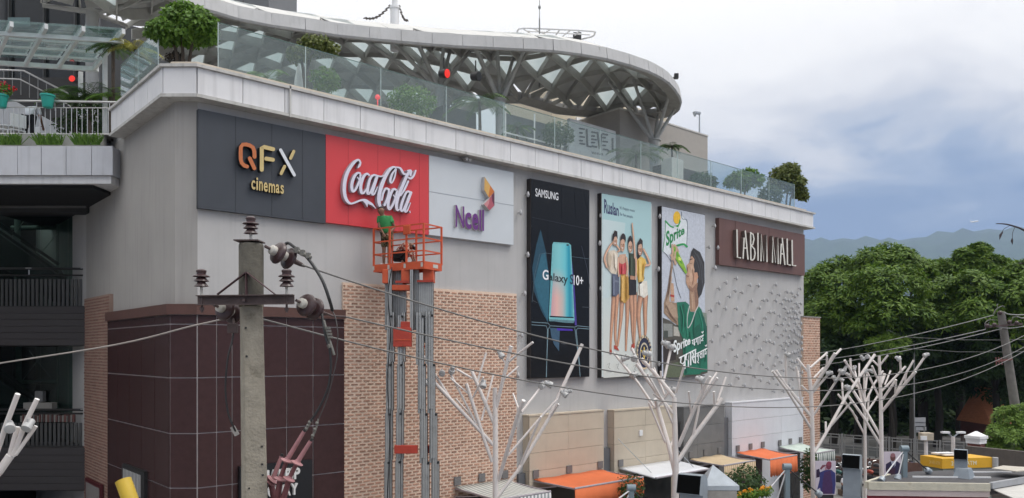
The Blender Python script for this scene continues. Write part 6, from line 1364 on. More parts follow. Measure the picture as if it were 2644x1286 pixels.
# guyed lamp posts: post, cap and slanting stays that end in cup lamps
M_PST = pm('blue_grey_post', (.17,.22,.25), .6, var=.08); M_STAY = pm('pale_stay', (.50,.50,.52), .5)
def guyed(label, px, py, D, arms, r=.075):
    p = C(px, py, D); t = thing('lamp_post', label, 'lamp post', (p.x, p.y, 0), 'guyed lamp posts')
    MB().ob((p.x,p.y,p.z/2), RT*r, FW*r, UP*p.z/2).build('post', M_PST, t); MB().cyl(p-RT*r*1.7+UP*.02, p+RT*r*1.7+UP*.02, r*1.5, n=14).build('cap', M_PST, t, smooth=True)
    for (ax_, ay, dd, lampy) in arms:
        q = C(ax_, ay, D+dd); st = MB().cyl(p-UP*.02, q, .022, n=8).build('stay', M_STAY if dd < 0 or ax_ < px else M_CHAR, t, smooth=True)
        if lampy:
            d = (q-p).normalized(); MB().lathe(q-d*.02, d, [(.05,0),(.10,.04),(.12,.20),(.10,.21)], 12).build('cup_lamp', M_DUCT, st, smooth=True)
guyed('grey guyed lamp post by the orange awning valance', 1630, 1262, 23, [(1580,1300,-.6,True),(1600,1330,-.2,True),(1670,1300,.4,True)])
guyed('grey guyed lamp post by the marigold planter', 2032, 1207, 25.2, [(1968,1284,-.5,True),(2006,1292,-.2,True),(2108,1270,.4,True),(2050,1300,.8,True)])
guyed('grey guyed lamp post beside the kiosk roof', 2335, 1160, 26.6, [(2280,1234,-.8,True),(2320,1226,-.3,True),(2392,1212,.6,True)])
# marigolds
pbx = thing('marigold_planter', 'brown planter full of orange marigolds beside the duct', 'planter', V(*C(1935, 1290, 24).to_2d(), 0)); a = C(1890, 1292, 24); b = C(2040, 1272, 25)
q = C(1960, 1284, 24.2); MB().ob((q.x,q.y,q.z/2-.05), RT*1.05, FW*.25, UP*(q.z/2-.05)).build('box', pm('brown_planter', (.11,.075,.055), .8, var=.15), pbx)
m = MB(); m2 = MB()
for k in range(60):
    u = rs.random(); c_ = C(1888+u*105, 1280-u*20+rs.uniform(-3,7), 24.2+rs.uniform(-.3,.3)); blob(m, c_-UP*.06, .11, 22, .09)
    if k < 46: blob(m2, c_+UP*rs.uniform(.02,.08), .038, 16, .04, ratio=.5)
m.build('foliage', LEAF_G, pbx); tag(m2.build('blossoms', leafmat('marigold', (.75,.26,.015), (.9,.45,.03)), pbx), kind='stuff')
q = C(1925, 1245, 27.5); shrub('shop_shrub', 'dark leafy shrub under the beige awning', q, (.9,.6,.6), 900, .14, LEAF_D)
q = C(2090, 1215, 31.6); shrub('shop_shrub', 'climbing shrub beside the brick pier', q, (.30,.4,.9), 900, .14, LEAF_D)
q = C(1625, 1262, 26.5); shrub('shop_shrub', 'dark shrub between the orange and white awnings', q, (.6,.5,.5), 600, .13, LEAF_D)
q = C(1768, 1268, 24.5); fl = thing('small_banner', 'small white banner with purple hem beside the steel tree', 'banner', (q.x, q.y, 0)); MB().cyl((q.x,q.y,0),(q.x,q.y,q.z+.32),.015,n=6).build('pole', M_STEEL, fl)
m = MB(); pts = [q+UP*.30, q+UP*.30+RT*.10, q-UP*.25+RT*.27, q-UP*.25]; m.prism(pts, FW*.01); m.build('cloth', pm('white_cloth', (.6,.6,.64), .9), fl); MB().prism([q-UP*.22+RT*.02, q-UP*.22+RT*.27, q-UP*.42+RT*.24, q-UP*.42+RT*.02], FW*.012).build('hem', pm('purple_cloth', (.07,.05,.25), .9), fl)
# kiosk with flat roof
kp = [onZ(px, py, RZ) for px, py in ((2240,1246),(2553,1250),(2720,1222),(2760,1196),(2540,1212),(2360,1217),(2300,1226))]
kio = thing('kiosk', 'flat roofed kiosk with pink-cream fascia and red band below', 'kiosk', V(*kp[1].to_2d(), 0)); M_CRF = pm('cream_fascia', (.52,.49,.40), .8, var=.14, scale=3, dirt=((150,140,118), 3, .55)); M_PKF = pm('pink_fascia', (.50,.42,.41), .7, var=.08)
MB().prism([p-UP*.12 for p in kp], (0,0,.12)).build('roof_slab', pm('dark_felt', (.065,.063,.068), .9, var=.15, scale=3), kio)
cen = sum(kp, Vector())/len(kp)
def edge(i, j, z0, z1, th, mat, name, inset=0.0):
    a, b = kp[i], kp[j]; d = (b-a).normalized(); n_ = V(d.y, -d.x, 0)
    if n_.dot(cen-a) > 0: n_ = -n_
    c = (a+b)/2+n_*(th/2+.002-inset); c.z = RZ+(z0+z1)/2; MB().ob(c, (b-a)/2, n_*th/2, UP*(z1-z0)/2).build(name, mat, kio)
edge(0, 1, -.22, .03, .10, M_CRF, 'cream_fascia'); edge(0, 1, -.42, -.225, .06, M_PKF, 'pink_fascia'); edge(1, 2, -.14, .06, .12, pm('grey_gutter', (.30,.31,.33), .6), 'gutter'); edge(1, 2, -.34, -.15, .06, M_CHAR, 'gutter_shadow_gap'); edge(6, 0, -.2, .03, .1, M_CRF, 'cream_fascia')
edge(0, 1, -3.2, -.425, .04, pm('red_band', (.22,.012,.022), .6), 'red_wall', .06)
for (a, b) in (((2356,1231),(2558,1233)),((2511,1219),(2612,1219))): MB().bar(onZ(*a, RZ+.03), onZ(*b, RZ+.03), .05, .05).build('roof_batten', M_WHITE, kio)
q = [onZ(px, py, 3.0) for px, py in ((2556,1262),(2720,1240),(2720,1300),(2620,1290))]; tag(MB().prism(q, (0,0,.03)).build('canvas_canopy', pm('pale_canvas', (.46,.45,.43), .8), at=q[0]), 'pale canvas canopy beside the kiosk gutter', 'canopy')
q = [onZ(px, py, RZ+.25) for px, py in ((2560,1211),(2625,1219),(2690,1211),(2590,1204))]; tag(MB().prism(q, (0,0,.03)).build('loose_sheet', pm('tan_sheet', (.42,.39,.34), .8), at=q[0]), 'tan sheet lying behind the kiosk roof', 'sheet')
# cash machine booth
AZ = 3.3; za_ = zm(2340, 1060, 5.543); ap_ = [onZ(*za_(x, y), AZ) for x, y in ((200,633),(515,682),(1250,664))]; ap_.append(ap_[2]+ap_[0]-ap_[1])
atm = thing('cash_machine_booth', 'cash machine booth with yellow lettered band round its roof', 'booth', V(*ap_[1].to_2d(), 0)); M_YEL = pm('yellow_band', (.66,.36,.02), .5, var=.05)
MB().prism([p-UP*.42 for p in ap_], (0,0,.40)).build('band', M_YEL, atm); cA = sum(ap_, Vector())/4; MB().prism([(p.lerp(cA, .06)-UP*AZ) for p in ap_], (0,0,AZ-.425)).build('wall', pm('grey_green_wall', (.20,.22,.19), .8, var=.1), atm)
for a, b in ((.1,.35),(.4,.55)): MB().ob(ap_[0].lerp(ap_[3], .4).lerp(ap_[1].lerp(ap_[2], .4), (a+b)/2)+UP*.06, (ap_[1]-ap_[0])*(b-a)/2*2, (ap_[3]-ap_[0])*.18, UP*.03).build('roof_sheet', M_WHITE, atm)
def face_text(s_, a, b, u0, u1, v0, v1, mat, name):
    d = (b-a); n_ = V(d.y, -d.x, 0).normalized(); n_ = n_ if n_.dot(CAM-a) > 0 else -n_; m = MB()
    add_text(m, s_, lambda u, v: a+d*(u0+(u1-u0)*u)+UP*(-.42+.40*(v0+(v1-v0)*v))+n_*.006, (0,0,0), .02); m.build(name, mat, atm)
face_text('24 HR ATM', ap_[1], ap_[2], .17, .665, .3, .72, pm('cream_lettering', (.72,.66,.45), .6), 'lettering'); face_text('24 HR ATM', ap_[0], ap_[1], .42, .90, .3, .68, pm('faint_lettering', (.70,.48,.16), .6), 'lettering')
MB().cyl(ap_[2]-UP*.4+RT*.05, ap_[2]-UP*.02+RT*.05, .12, n=12).build('corner_drum', pm('grey_drum', (.36,.36,.36), .5), atm, smooth=True)
# boards with the printed figure of a suited man
zm8 = zm(2080, 1140, 8.05)
def standee(label, x0, y0, x1, y1, D, shapes):
    p = C(*zm8(x0, y1), D); t = thing('portrait_board', label, 'poster', (p.x, p.y, 0)); a, b = zm8(x0, y0), zm8(x1, y1)
    sh = cbox(a[0], a[1], b[0], b[1], D, .03).build('board', pm('lilac_white', (.60,.54,.62), .6, var=.04), t); l_ = C(*zm8((x0+x1)/2, y1), D+.03); MB().ob((l_.x,l_.y,l_.z/2), RT*.3, FW*.02, UP*l_.z/2).build('stand', M_CHAR, t)
    for k, (pts, c) in enumerate(shapes): MB().prism([C(*zm8(*q), D-.002*(k+1)) for q in pts], FW*.001).build('print', P_(c), sh)
ell = lambda cx, cy, rx, ry: [(cx+rx*math.cos(k*.42), cy+ry*math.sin(k*.42)) for k in range(15)]
standee('portrait board of a saluting man in purple-blue jacket', 205, 405, 630, 1105, 30.4, [([(300,640),(420,590),(540,590),(620,660),(625,900),(600,1090),(325,1090),(300,960),(240,1010),(290,800)], (58,62,120)), ([(390,640),(520,600),(560,900),(560,1090),(340,1090),(360,800)], (76,52,96)), ([(225,590),(285,565),(300,650),(290,740),(222,755)], (50,36,62)), ([(300,560),(350,490),(400,485),(430,505),(380,530),(320,590)], (126,72,88)), (ell(482,500,58,85), (120,58,78)), (ell(490,460,52,48), (146,72,92)), ([(405,540),(430,530),(440,590),(415,600)], (170,120,140))])
standee('portrait board of a man in dark suit and pale tie', 1632, 212, 2005, 740, 35.0, [([(1670,470),(1770,410),(1900,410),(2000,480),(2005,690),(1960,735),(1690,740),(1665,600)], (44,38,72)), ([(1690,560),(1860,560),(1860,735),(1690,740)], (62,36,58)), ([(1770,410),(1830,400),(1880,420),(1870,500),(1835,545),(1800,490)], (176,180,200)), ([(1818,440),(1845,440),(1850,520),(1832,540),(1815,520)], (50,44,80)), (ell(1815,330,55,82), (104,66,66)), (ell(1815,285,48,45), (150,104,112))])
# ------------------------------------------------------------------ parked motorcycles
M_TYRE = pm('tyre', (.012,.012,.013), .85); M_CHROME = pm('chrome', (.5,.5,.5), .2, .9)
def bike(label, px, py, D, yaw, col):
    b = C(px, py, D); b.z = 0; f = (RT*math.cos(yaw)+FW*math.sin(yaw)); s = V(f.y, -f.x, 0); t = thing('motorcycle', label, 'motorcycle', b, 'parked motorcycles'); M_ = pm('bike_%d' % int(col[0]*999+col[2]*77), col, .3)
    def W(x, y, z_): return b+f*x+s*y+UP*z_
    for x in (-.62, .64):
        m = MB(); pts = [W(x+.27*math.cos(k*math.pi/8), 0, .3+.27*math.sin(k*math.pi/8)) for k in range(17)]; w_ = m.path(pts, .05, 8, False).build('wheel', M_TYRE, t, smooth=True); MB().cyl(W(x,-.03,.3), W(x,.03,.3), .07, n=10).build('hub', M_CHROME, w_, smooth=True)
        for k in range(6): a = k*math.pi/3; MB().cyl(W(x,0,.3), W(x+.25*math.cos(a),0,.3+.25*math.sin(a)), .01, n=4).build('spoke', M_CHROME, w_)
    skin('tank', {'a': (*(W(.32,0,.82)-b), .10), 'b': (*(W(.08,0,.86)-b), .14), 'c': (*(W(-.15,0,.80)-b), .10)}, [('a','b'),('b','c')], M_, t, 2)
    skin('seat', {'a': (*(W(-.12,0,.80)-b), .09), 'b': (*(W(-.45,0,.82)-b), .10), 'c': (*(W(-.75,0,.90)-b), .07)}, [('a','b'),('b','c')], M_TYRE, t, 2)
    MB().ob(W(.02,0,.45), f*.22, s*.13, UP*.18).build('engine', M_CHAR, t, bevel=.03); MB().path([W(.1,.14,.3), W(-.3,.16,.28), W(-.8,.18,.38)], .045, 8).build('exhaust', M_CHROME, t, smooth=True)
    for y in (-.07, .07): MB().cyl(W(.64,y,.3), W(.42,y,1.0), .022, n=6).build('fork', M_CHROME, t, smooth=True)
    MB().path([W(.30,-.36,1.08), W(.40,-.2,1.04), W(.42,0,1.02), W(.40,.2,1.04), W(.30,.36,1.08)], .018, 6).build('handlebar', M_CHROME, t, smooth=True); MB().lathe(W(.44,0,.90), f, [(.06,0),(.10,.06),(.10,.12),(.09,.13)], 12).build('headlight', pm('headlamp', (.6,.62,.65), .15), t, smooth=True)
    for y in (-.3, .3): MB().cyl(W(.36,y,1.06), W(.34,y*1.15,1.24), .01, n=5).sphere(W(.34,y*1.2,1.26), .06, 8, 5, (1,1,.7)).build('mirror', M_CHAR, t)
    MB().ob(W(.66,0,.62), f*.2, s*.06, UP*.015).build('mudguard', M_, t); MB().ob(W(-.72,0,.66), f*.16, s*.07, UP*.02).build('mudguard', M_, t)
for k, (px, py, D, yw, col, lb) in enumerate(((2168,1250,43,2.2,(.02,.10,.09),'teal motorcycle parked behind the saluting-man board'),(2186,1240,45,2.0,(.05,.05,.05),'black motorcycle parked beside the teal one'),(2250,1246,43,2.1,(.30,.04,.02),'red motorcycle parked behind the tall duct'),(2268,1240,45.5,2.2,(.06,.06,.065),'dark grey motorcycle parked beside the red one'),(2360,1232,46,2.3,(.10,.16,.32),'blue motorcycle parked behind the kiosk lamp post'),(2140,1240,46,2.1,(.04,.04,.05),'charcoal motorcycle parked closest to the brick pier'))): bike(lb, px, py, D, yw, col)
fs = C(2184, 1286, 40.5); fs.z = .0
person('person', 'man in white shirt sitting low in front of the motorcycles', fs, AX, dict(pelvis=(0,.05,.42), waist=(0,.02,.56), chest=(0,-.02,.76), neckb=(0,-.03,.90), neck=(0,-.03,.96), jaw=(0,-.05,1.02), head=(0,-.05,1.09), crown=(0,-.04,1.17), face=(-.1,-.9,-.2), shl=(-.19,-.02,.84), shr=(.19,-.02,.84), ell=(-.28,-.15,.60), elr=(.28,-.15,.60), wrl=(-.10,-.32,.52), wrr=(.10,-.32,.50), hpl=(-.10,0,.42), hpr=(.10,0,.42), knl=(-.22,-.40,.46), knr=(.22,-.40,.46), anl=(-.18,-.42,.09), anr=(.18,-.42,.09), tol=(-.2,-.57,.045), tor=(.2,-.57,.045)), M_SKIN, M_HAIR, pm('white_shirt', (.62,.62,.66), .9), pm('navy_trousers', (.02,.025,.05), .9), M_BLACK, sleeve=.8, leg_to=1.8)
q = V(fs.x, fs.y, 0); tag(MB().ob(q+FW*.08+UP*.15, RT*.3, FW*.25, UP*.15).build('low_stool', pm('stool_wood', (.12,.08,.05), .8), at=q, bevel=.02), 'low wooden stool under the seated man', 'stool')
# yellow pipe end in the lower left
a, b = C(318, 1240, 7.5), C(420, 1520, 7.3); yp = thing('yellow_pipe', 'fat yellow pipe end rising in front of the granite corner', 'pipe', V(b.x, b.y, 0)); MB().path([a, b, V(b.x+.3, b.y, 0)], .075, 20).build('tube', pm('yellow_paint', (.50,.34,.03), .5, var=.12), yp, smooth=True)
d = (b-a).normalized(); MB().cyl(a-d*.004, a-d*.001, .068, n=20).build('end', pm('yellow_inner', (.42,.31,.06), .6), yp)
# maroon shop sign behind the pole, notice frames on the granite
a = onY(616, 1190, -.23); b = onY(803, 1300, -.23); sg = thing('shop_sign', 'black shop sign with raised white capitals behind the pole', 'sign', (a.x, -.23, 3.0)); zs_ = onY(803, 1186, -.23).z
MB().box((a.x,-.3,3.0),(b.x,-.18,zs_)).build('board', pm('black_board', (.008,.008,.010), .35), sg); zr2 = zm(480, 900, 3.245)
def cap(chs, xs_, yt, yb_, sl):
    for ch, (x0_, x1_) in zip(chs, xs_):
        if ch == ' ': continue
        m = MB(); o_ = sl*(x0_-690); tquad(m, ch, [(x0_,yb_+o_),(x1_,yb_+o_+sl*(x1_-x0_)),(x1_,yt+o_+sl*(x1_-x0_)),(x0_,yt+o_)], zr2, -.40, .095, .03); m.build('letter', pm('sign_letters', (.62,.61,.60), .5), sg)
cap('MAKEUP', [(640,700),(712,772),(782,826),(836,878),(862,902),(908,958)], 1022, 1118, -.10); cap('FACTORY', [(560,600),(615,668),(690,752),(762,800),(808,855),(838,880),(884,940)], 1158, 1252, -.12)
zn2 = zm(0, 820, 2.688)
for nm, pts, lb, mt in (('wall_notice', ((860,1045),(980,1240)), 'pale striped notice in black frame on the granite side', 'lightstripe'),):
    a = onX(*zn2(858, 1040), SX-.24); b = onX(*zn2(985, 1250), SX-.24); t = thing('wall_notice', lb, 'notice', (SX-.24, a.y, b.z)); y0_, y1_ = sorted((a.y, b.y))
    MB().box((SX-.26,y0_-.25,b.z-.1),(SX-.168,y1_+.1,a.z+.1)).build('frame', M_BLACK, t); MB().box((SX-.266,y0_+.05,b.z),(SX-.258,y1_,a.z-.02)).build('sheet', stripes('notice_stripe', (.40,.40,.40), (.12,.12,.12), .13, 1), t)
a = onX(*zn2(600, 1110), SX-.2); b = onX(*zn2(705, 1250), SX-.2); y0_, y1_ = sorted((a.y, b.y)); t = thing('wall_notice', 'red framed menu board on the dark brick pilaster', 'notice', (SX-.2, y0_, b.z)); MB().box((SX-.24,y0_,b.z-.6),(SX-.152,y1_,a.z)).build('frame', pm('dark_red_frame', (.07,.008,.012), .5), t); MB().box((SX-.247,y0_+.1,b.z-.5),(SX-.239,y1_-.12,a.z-.12)).build('sheet', stripes('menu_stripe', (.30,.28,.27), (.08,.07,.07), .11, 1), t)
# ------------------------------------------------------------------ park edge behind: fence, gate pillar, walls
M_FEN = pm('grey_fence', (.24,.24,.24), .6, .2, var=.12); M_BASE = pm('fence_base', (.15,.085,.07), .9, var=.2)
z7 = zm(2040, 860, 2.942)
fa_, fb_ = onZ(*z7(215, 755), 2.4), onZ(*z7(1345, 830), 2.4)
fen = thing('park_fence', 'grey steel railing fence on a low brick base before the park trees', 'fence', V(fa_.x, fa_.y, 0)); d = (fb_-fa_); d.z = 0; n_ = 9; dn = d.normalized(); sd_ = V(dn.y, -dn.x, 0)
fa0 = V(fa_.x, fa_.y, 0)-dn*4
MB().ob(fa0+(d+dn*4)/2+UP*.5, (d+dn*4)/2, sd_*.12, UP*.5).build('base_wall', M_BASE, fen)
Lf_ = (d+dn*4).length
for k in range(n_+1):
    p = fa0+dn*(Lf_*k/n_); MB().ob(p+UP*1.7, dn*.05, sd_*.05, UP*.72).build('post', M_FEN, fen)
    if k < n_:
        w = Lf_/n_
        for z_ in (2.36, 2.18, 1.72, 1.55, 1.12): MB().ob(p+dn*w/2+UP*z_, dn*(w/2-.1), sd_*.025, UP*.025).build('rail', M_FEN, fen)
        for u in (.12, .5, .88): MB().ob(p+dn*w*u+UP*1.72, dn*.025, sd_*.02, UP*.62).build('upright', M_FEN, fen)
        MB().ob(p+dn*w*.5+UP*1.42, dn*(w/2-.2), sd_*.008, UP*.26).build('mesh_panel', pm('mesh_grey', (.13,.135,.135), .7), fen)
# second, farther fence with spear tops
m = thing('spear_fence', 'thin dark spear-topped fence right of the lamp arms', 'fence', V(*C(2480, 1140, 50).to_2d(), 0))
for k in range(26):
    p = C(2440+k*3.4, 1136, 50); MB().cyl((p.x,p.y,0),(p.x,p.y,p.z+.25),.018,.008,5).build('spear', M_FEN, m)
p, q = C(2440, 1140, 50), C(2525, 1143, 50); MB().bar(p, q, .04, .05).build('rail', M_FEN, m)
# red brick gate pillar with stepped white cap
za_ = zm(2340, 1060, 5.543); pc_ = C(*za_(1000, 470), 41); gp = thing('gate_pillar', 'red brick gate pillar with stepped white cap', 'pillar', V(pc_.x, pc_.y, 0)); zc0 = pc_.z; hw = 105/5.543*41/F
MB().box((pc_.x-hw*.8,pc_.y-hw*.8,0),(pc_.x+hw*.8,pc_.y+hw*.8,zc0)).build('shaft', pm('gate_brick', (.13,.04,.035), .9, var=.2), gp)
for k, (w, h0, h1) in enumerate(((.98,0,.13),(1.0,.13,.26),(1.12,.26,.42))): MB().ob(V(pc_.x,pc_.y,zc0+(h0+h1)/2), RT*hw*w*.8+FW*hw*w*.5, FW*hw*w*.8-RT*hw*w*.5, UP*(h1-h0)/2*.97).build('cap_step', M_WHITE, gp, bevel=.01)
MB().lathe((pc_.x,pc_.y,zc0+.42), UP, [(hw*1.35,0),(hw*.15,.22),(.001,.23)], 4).build('cap_top', M_WHITE, gp)
# dark boundary wall running off to the right
a, b = onZ(*za_(872, 505), 2.8), onZ(2790, 1180, 2.8); d2 = b-a; d2.z = 0
tag(MB().ob((a+b)/2-UP*1.4, d2/2, V(d2.y,-d2.x,0).normalized()*.12, UP*1.4).build('boundary_wall', pm('umber_wall', (.105,.09,.08), .85, var=.15, streak=.2), at=V(a.x,a.y,0)), 'long dark umber boundary wall behind the cash machine booth', 'wall')
# small posts
def smallpost(label, px, y0, y1, D, r, head):
    p = C(px, y0, D); t = thing('yard_lamp', label, 'lamp', (p.x, p.y, 0)); MB().cyl((p.x,p.y,0),(p.x,p.y,p.z),r,n=8).build('post', M_STW, t, smooth=True)
    if head == 'box': MB().ob(p+UP*.12, RT*.28, FW*.2, UP*.18).build('head', pm('tan_head', (.42,.36,.28), .7), t, bevel=.02); MB().ob(p+UP*.06-RT*.22-FW*.2, RT*.14, FW*.05, UP*.1).build('lamp', M_WHITE, t)
    else:
        for s in (-1, 1): MB().bar(p-UP*.05, p+RT*.3*s+UP*.22, .06, .05).build('arm', M_STEEL, t); MB().ob(p+RT*.42*s+UP*.24, RT*.2, FW*.12, UP*.05).build('lamp', M_WHITE, t)
smallpost('white yard post with boxy camera head above the booth', 2391, 1133, 1180, 38, .09, 'box'); smallpost('grey yard post with two lamp arms above the booth', 2461, 1128, 1170, 42, .10, 'arms')
p = C(2354, 1030, 47); tag(MB().cyl((p.x,p.y,0),(p.x,p.y,p.z),.17,.12,8).build('dark_post', pm('dark_wood_post', (.03,.027,.025), .9), at=(p.x,p.y,0)), 'thin dark wooden post before the park fence', 'post')
t = thing('notice_boards', 'stack of pale notice boards hung between trees', 'sign', V(*C(2375, 1100, 56).to_2d(), 0))
for k, (x0, y0, x1, y1) in enumerate(((940,642,1030,676),(942,680,1030,706),(945,712,1035,740),(945,742,985,755))): a, b = z7(x0, y0), z7(x1, y1); cbox(a[0], a[1], b[0], b[1], 56+.1*k, .06).build('board', pm('pale_notice', (.42,.42,.44), .8), t)
for x in (950, 1020): p = C(*z7(x, 650), 56.2); MB().cyl((p.x,p.y,0),p,.06,n=6).build('post', M_FEN, t)
p = C(*z7(1480, 530), 63); hs = thing('far_house', 'small far house with terracotta roof seen through the trees', 'house', V(p.x, p.y, 0)); w = 60/2.942*63/F
MB().ob(V(p.x,p.y,(p.z-1.6)/2), RT*w*1.3, FW*2, UP*(p.z-1.6)/2).build('wall', pm('dark_red_wall', (.10,.035,.03), .9), hs); r0 = V(p.x,p.y,p.z-1.6)
m = MB(); m.v = [r0-RT*w*1.5-FW*2.4, r0+RT*w*1.5-FW*2.4, r0+RT*w*1.5+FW*2.4, r0-RT*w*1.5+FW*2.4, r0-RT*w*1.2+UP*2.9, r0+RT*w*1.2+UP*2.9]; m.f = [(0,1,5,4),(2,3,4,5),(1,2,5),(3,0,4),(3,2,1,0)]; m.build('roof', pm('terracotta', (.46,.17,.08), .9, var=.15, sz=(1,1,4)), hs)
# ------------------------------------------------------------------ park trees: fronds in flat sprays layered over each lobe
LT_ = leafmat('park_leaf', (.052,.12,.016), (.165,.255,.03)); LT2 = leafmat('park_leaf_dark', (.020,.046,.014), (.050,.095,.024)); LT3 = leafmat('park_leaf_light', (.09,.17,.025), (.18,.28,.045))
def lobe(m, c, r, ns, nl, ls, lo=-.35):
    for _ in range(ns):
        while True:
            u = rdir()
            if u.z > lo or rg.random() < .25: break
        sc = c+Vector((u.x*r, u.y*r, u.z*r*.82))*rg.uniform(.72,1.06); ax_ = (u*.8+UP*.9+rdir()*.45).normalized(); e_1 = ax_.orthogonal().normalized(); e_2 = ax_.cross(e_1); rr = r*rg.uniform(.20,.34)
        for _k in range(nl):
            a = rg.uniform(0, 6.283); q = rg.random()**.6; rad = e_1*math.cos(a)+e_2*math.sin(a); p = sc+rad*(rr*q)+ax_*(rr*.45*(1-q*q)+rg.uniform(-.12,.12)*rr)
            dd = rad*.9+rdir()*.5-UP*.15; leaf(m, p, dd, ax_+rdir()*.35, ls*rg.uniform(.6,1.3), ls*.17)
def park_tree(label, D, lobes, trunk_px, mat=LT_, ls=.36, ns=58, nl=38, tr=.32, dark=()):
    b = C(trunk_px, 1150, D); b.z = 0; t = thing('park_tree', label, 'tree', b, 'park trees beyond the mall'); m = MB(); cs = []
    for px, py, rp, dd in lobes: c = C(px, py, D+dd); r = rp/F*(D+dd); cs.append((c, r)); lobe(m, c, r, ns, nl, ls)
    m.build('crown', mat, t)
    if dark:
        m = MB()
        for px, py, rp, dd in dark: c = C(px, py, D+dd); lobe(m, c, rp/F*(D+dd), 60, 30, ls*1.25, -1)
        m.build('shaded_crown', LT2, t)  # shade under the crown is put into a darker leaf colour
    zf_ = min(c.z for c, r in cs)-1.0; fork = b+UP*max(2.5, zf_*.55)
    MB().path([b, b+UP*fork.z*.5+RT*.2, fork], [tr, tr*.85, tr*.75], 10).build('trunk', pm('park_bark', (.018,.015,.012), .95, var=.3, scale=3, bump=.5), t, smooth=True)
    for c, r in cs[::1]: MB().path(bez([tuple(fork), tuple(fork.lerp(c, .5)+UP*.4+rdir()*.4), tuple(c)], 4), [tr*.45*(1-.8*k/8) for k in range(9)], 6).build('limb', MATS['park_bark'], t, smooth=True)
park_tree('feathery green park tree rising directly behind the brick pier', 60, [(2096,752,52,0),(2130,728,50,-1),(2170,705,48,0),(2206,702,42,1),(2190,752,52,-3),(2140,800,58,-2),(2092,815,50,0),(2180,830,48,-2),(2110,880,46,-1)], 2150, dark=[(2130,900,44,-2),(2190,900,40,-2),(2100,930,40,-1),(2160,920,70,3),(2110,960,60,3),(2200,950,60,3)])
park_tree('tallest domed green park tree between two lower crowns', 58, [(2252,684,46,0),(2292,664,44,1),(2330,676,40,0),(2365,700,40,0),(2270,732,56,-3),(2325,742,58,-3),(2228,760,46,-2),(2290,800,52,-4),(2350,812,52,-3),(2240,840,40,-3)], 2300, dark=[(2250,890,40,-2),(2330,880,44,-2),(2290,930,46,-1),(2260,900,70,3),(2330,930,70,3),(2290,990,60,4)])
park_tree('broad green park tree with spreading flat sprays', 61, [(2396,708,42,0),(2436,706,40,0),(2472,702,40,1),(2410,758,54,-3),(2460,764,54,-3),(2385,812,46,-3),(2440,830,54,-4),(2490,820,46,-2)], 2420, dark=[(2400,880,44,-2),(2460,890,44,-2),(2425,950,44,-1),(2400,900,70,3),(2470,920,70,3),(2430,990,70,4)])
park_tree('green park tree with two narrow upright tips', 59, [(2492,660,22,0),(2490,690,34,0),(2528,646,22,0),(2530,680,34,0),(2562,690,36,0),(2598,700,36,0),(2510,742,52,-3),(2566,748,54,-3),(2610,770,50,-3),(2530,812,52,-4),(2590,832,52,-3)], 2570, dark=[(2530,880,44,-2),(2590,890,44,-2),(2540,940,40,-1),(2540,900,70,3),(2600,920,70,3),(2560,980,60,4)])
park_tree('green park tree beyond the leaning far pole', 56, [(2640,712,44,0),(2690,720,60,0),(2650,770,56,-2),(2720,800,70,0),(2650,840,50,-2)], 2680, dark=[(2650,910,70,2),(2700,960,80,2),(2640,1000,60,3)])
park_tree('small bright green tree beside the gate pillar', 44, [(2600,1080,34,0),(2640,1070,36,0),(2585,1120,30,-.5),(2625,1130,40,-1),(2660,1110,44,0),(2580,1150,22,-.5),(2640,1160,36,0)], 2640, LT3, .22, 46, 34, .12)
park_tree('low light green tree crown caught between the dark trees', 54, [(2262,890,24,0),(2292,878,26,0),(2325,888,22,0),(2300,905,26,-.5)], 2300, LT3, .28, 36, 30, .12)
# shaded undergrowth at the back of the park: one mass
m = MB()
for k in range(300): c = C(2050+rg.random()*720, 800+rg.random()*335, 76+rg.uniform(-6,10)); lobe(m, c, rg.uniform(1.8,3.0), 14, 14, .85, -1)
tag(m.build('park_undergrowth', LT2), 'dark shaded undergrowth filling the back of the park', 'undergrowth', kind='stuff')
for k, px in enumerate((2215, 2385, 2480)):
    p = C(px, 1100, 64+2*(k % 3)); r = rg.uniform(.25,.5); tag(MB().path([(p.x,p.y,0), (p.x+rg.uniform(-.5,.5),p.y,5), (p.x+rg.uniform(-1,1),p.y,11)], [r, r*.8, r*.5], 8).build('bare_trunk', MATS['park_bark'], at=(p.x,p.y,0), smooth=True), ('dark bare trunk nearest the brick pier in the park shade', 'dark bare trunk behind the notice boards in the park shade', 'dark bare trunk beside the terracotta roof in the park shade')[k], 'tree trunk')
# street lamp poking out of the trees
z8 = zm(2040, 560, 3.685); p = C(*z8(960, 1100), 55); sl = thing('street_lamp', 'street lamp with pale head on a long thin arm among the trees', 'lamp', V(*(p+RT*2.6).to_2d(), 0)); e = C(*z8(1180, 1180), 55)
MB().path([V(e.x,e.y,0), e-UP*.4, e, C(*z8(1060,1130),55), p], .05, 6).build('arm', M_FEN, sl, smooth=True); MB().ob(p, (RT*.9-UP*.5)*.32, FW*.15, UP*.07).build('head', M_WHITE, sl, bevel=.02)
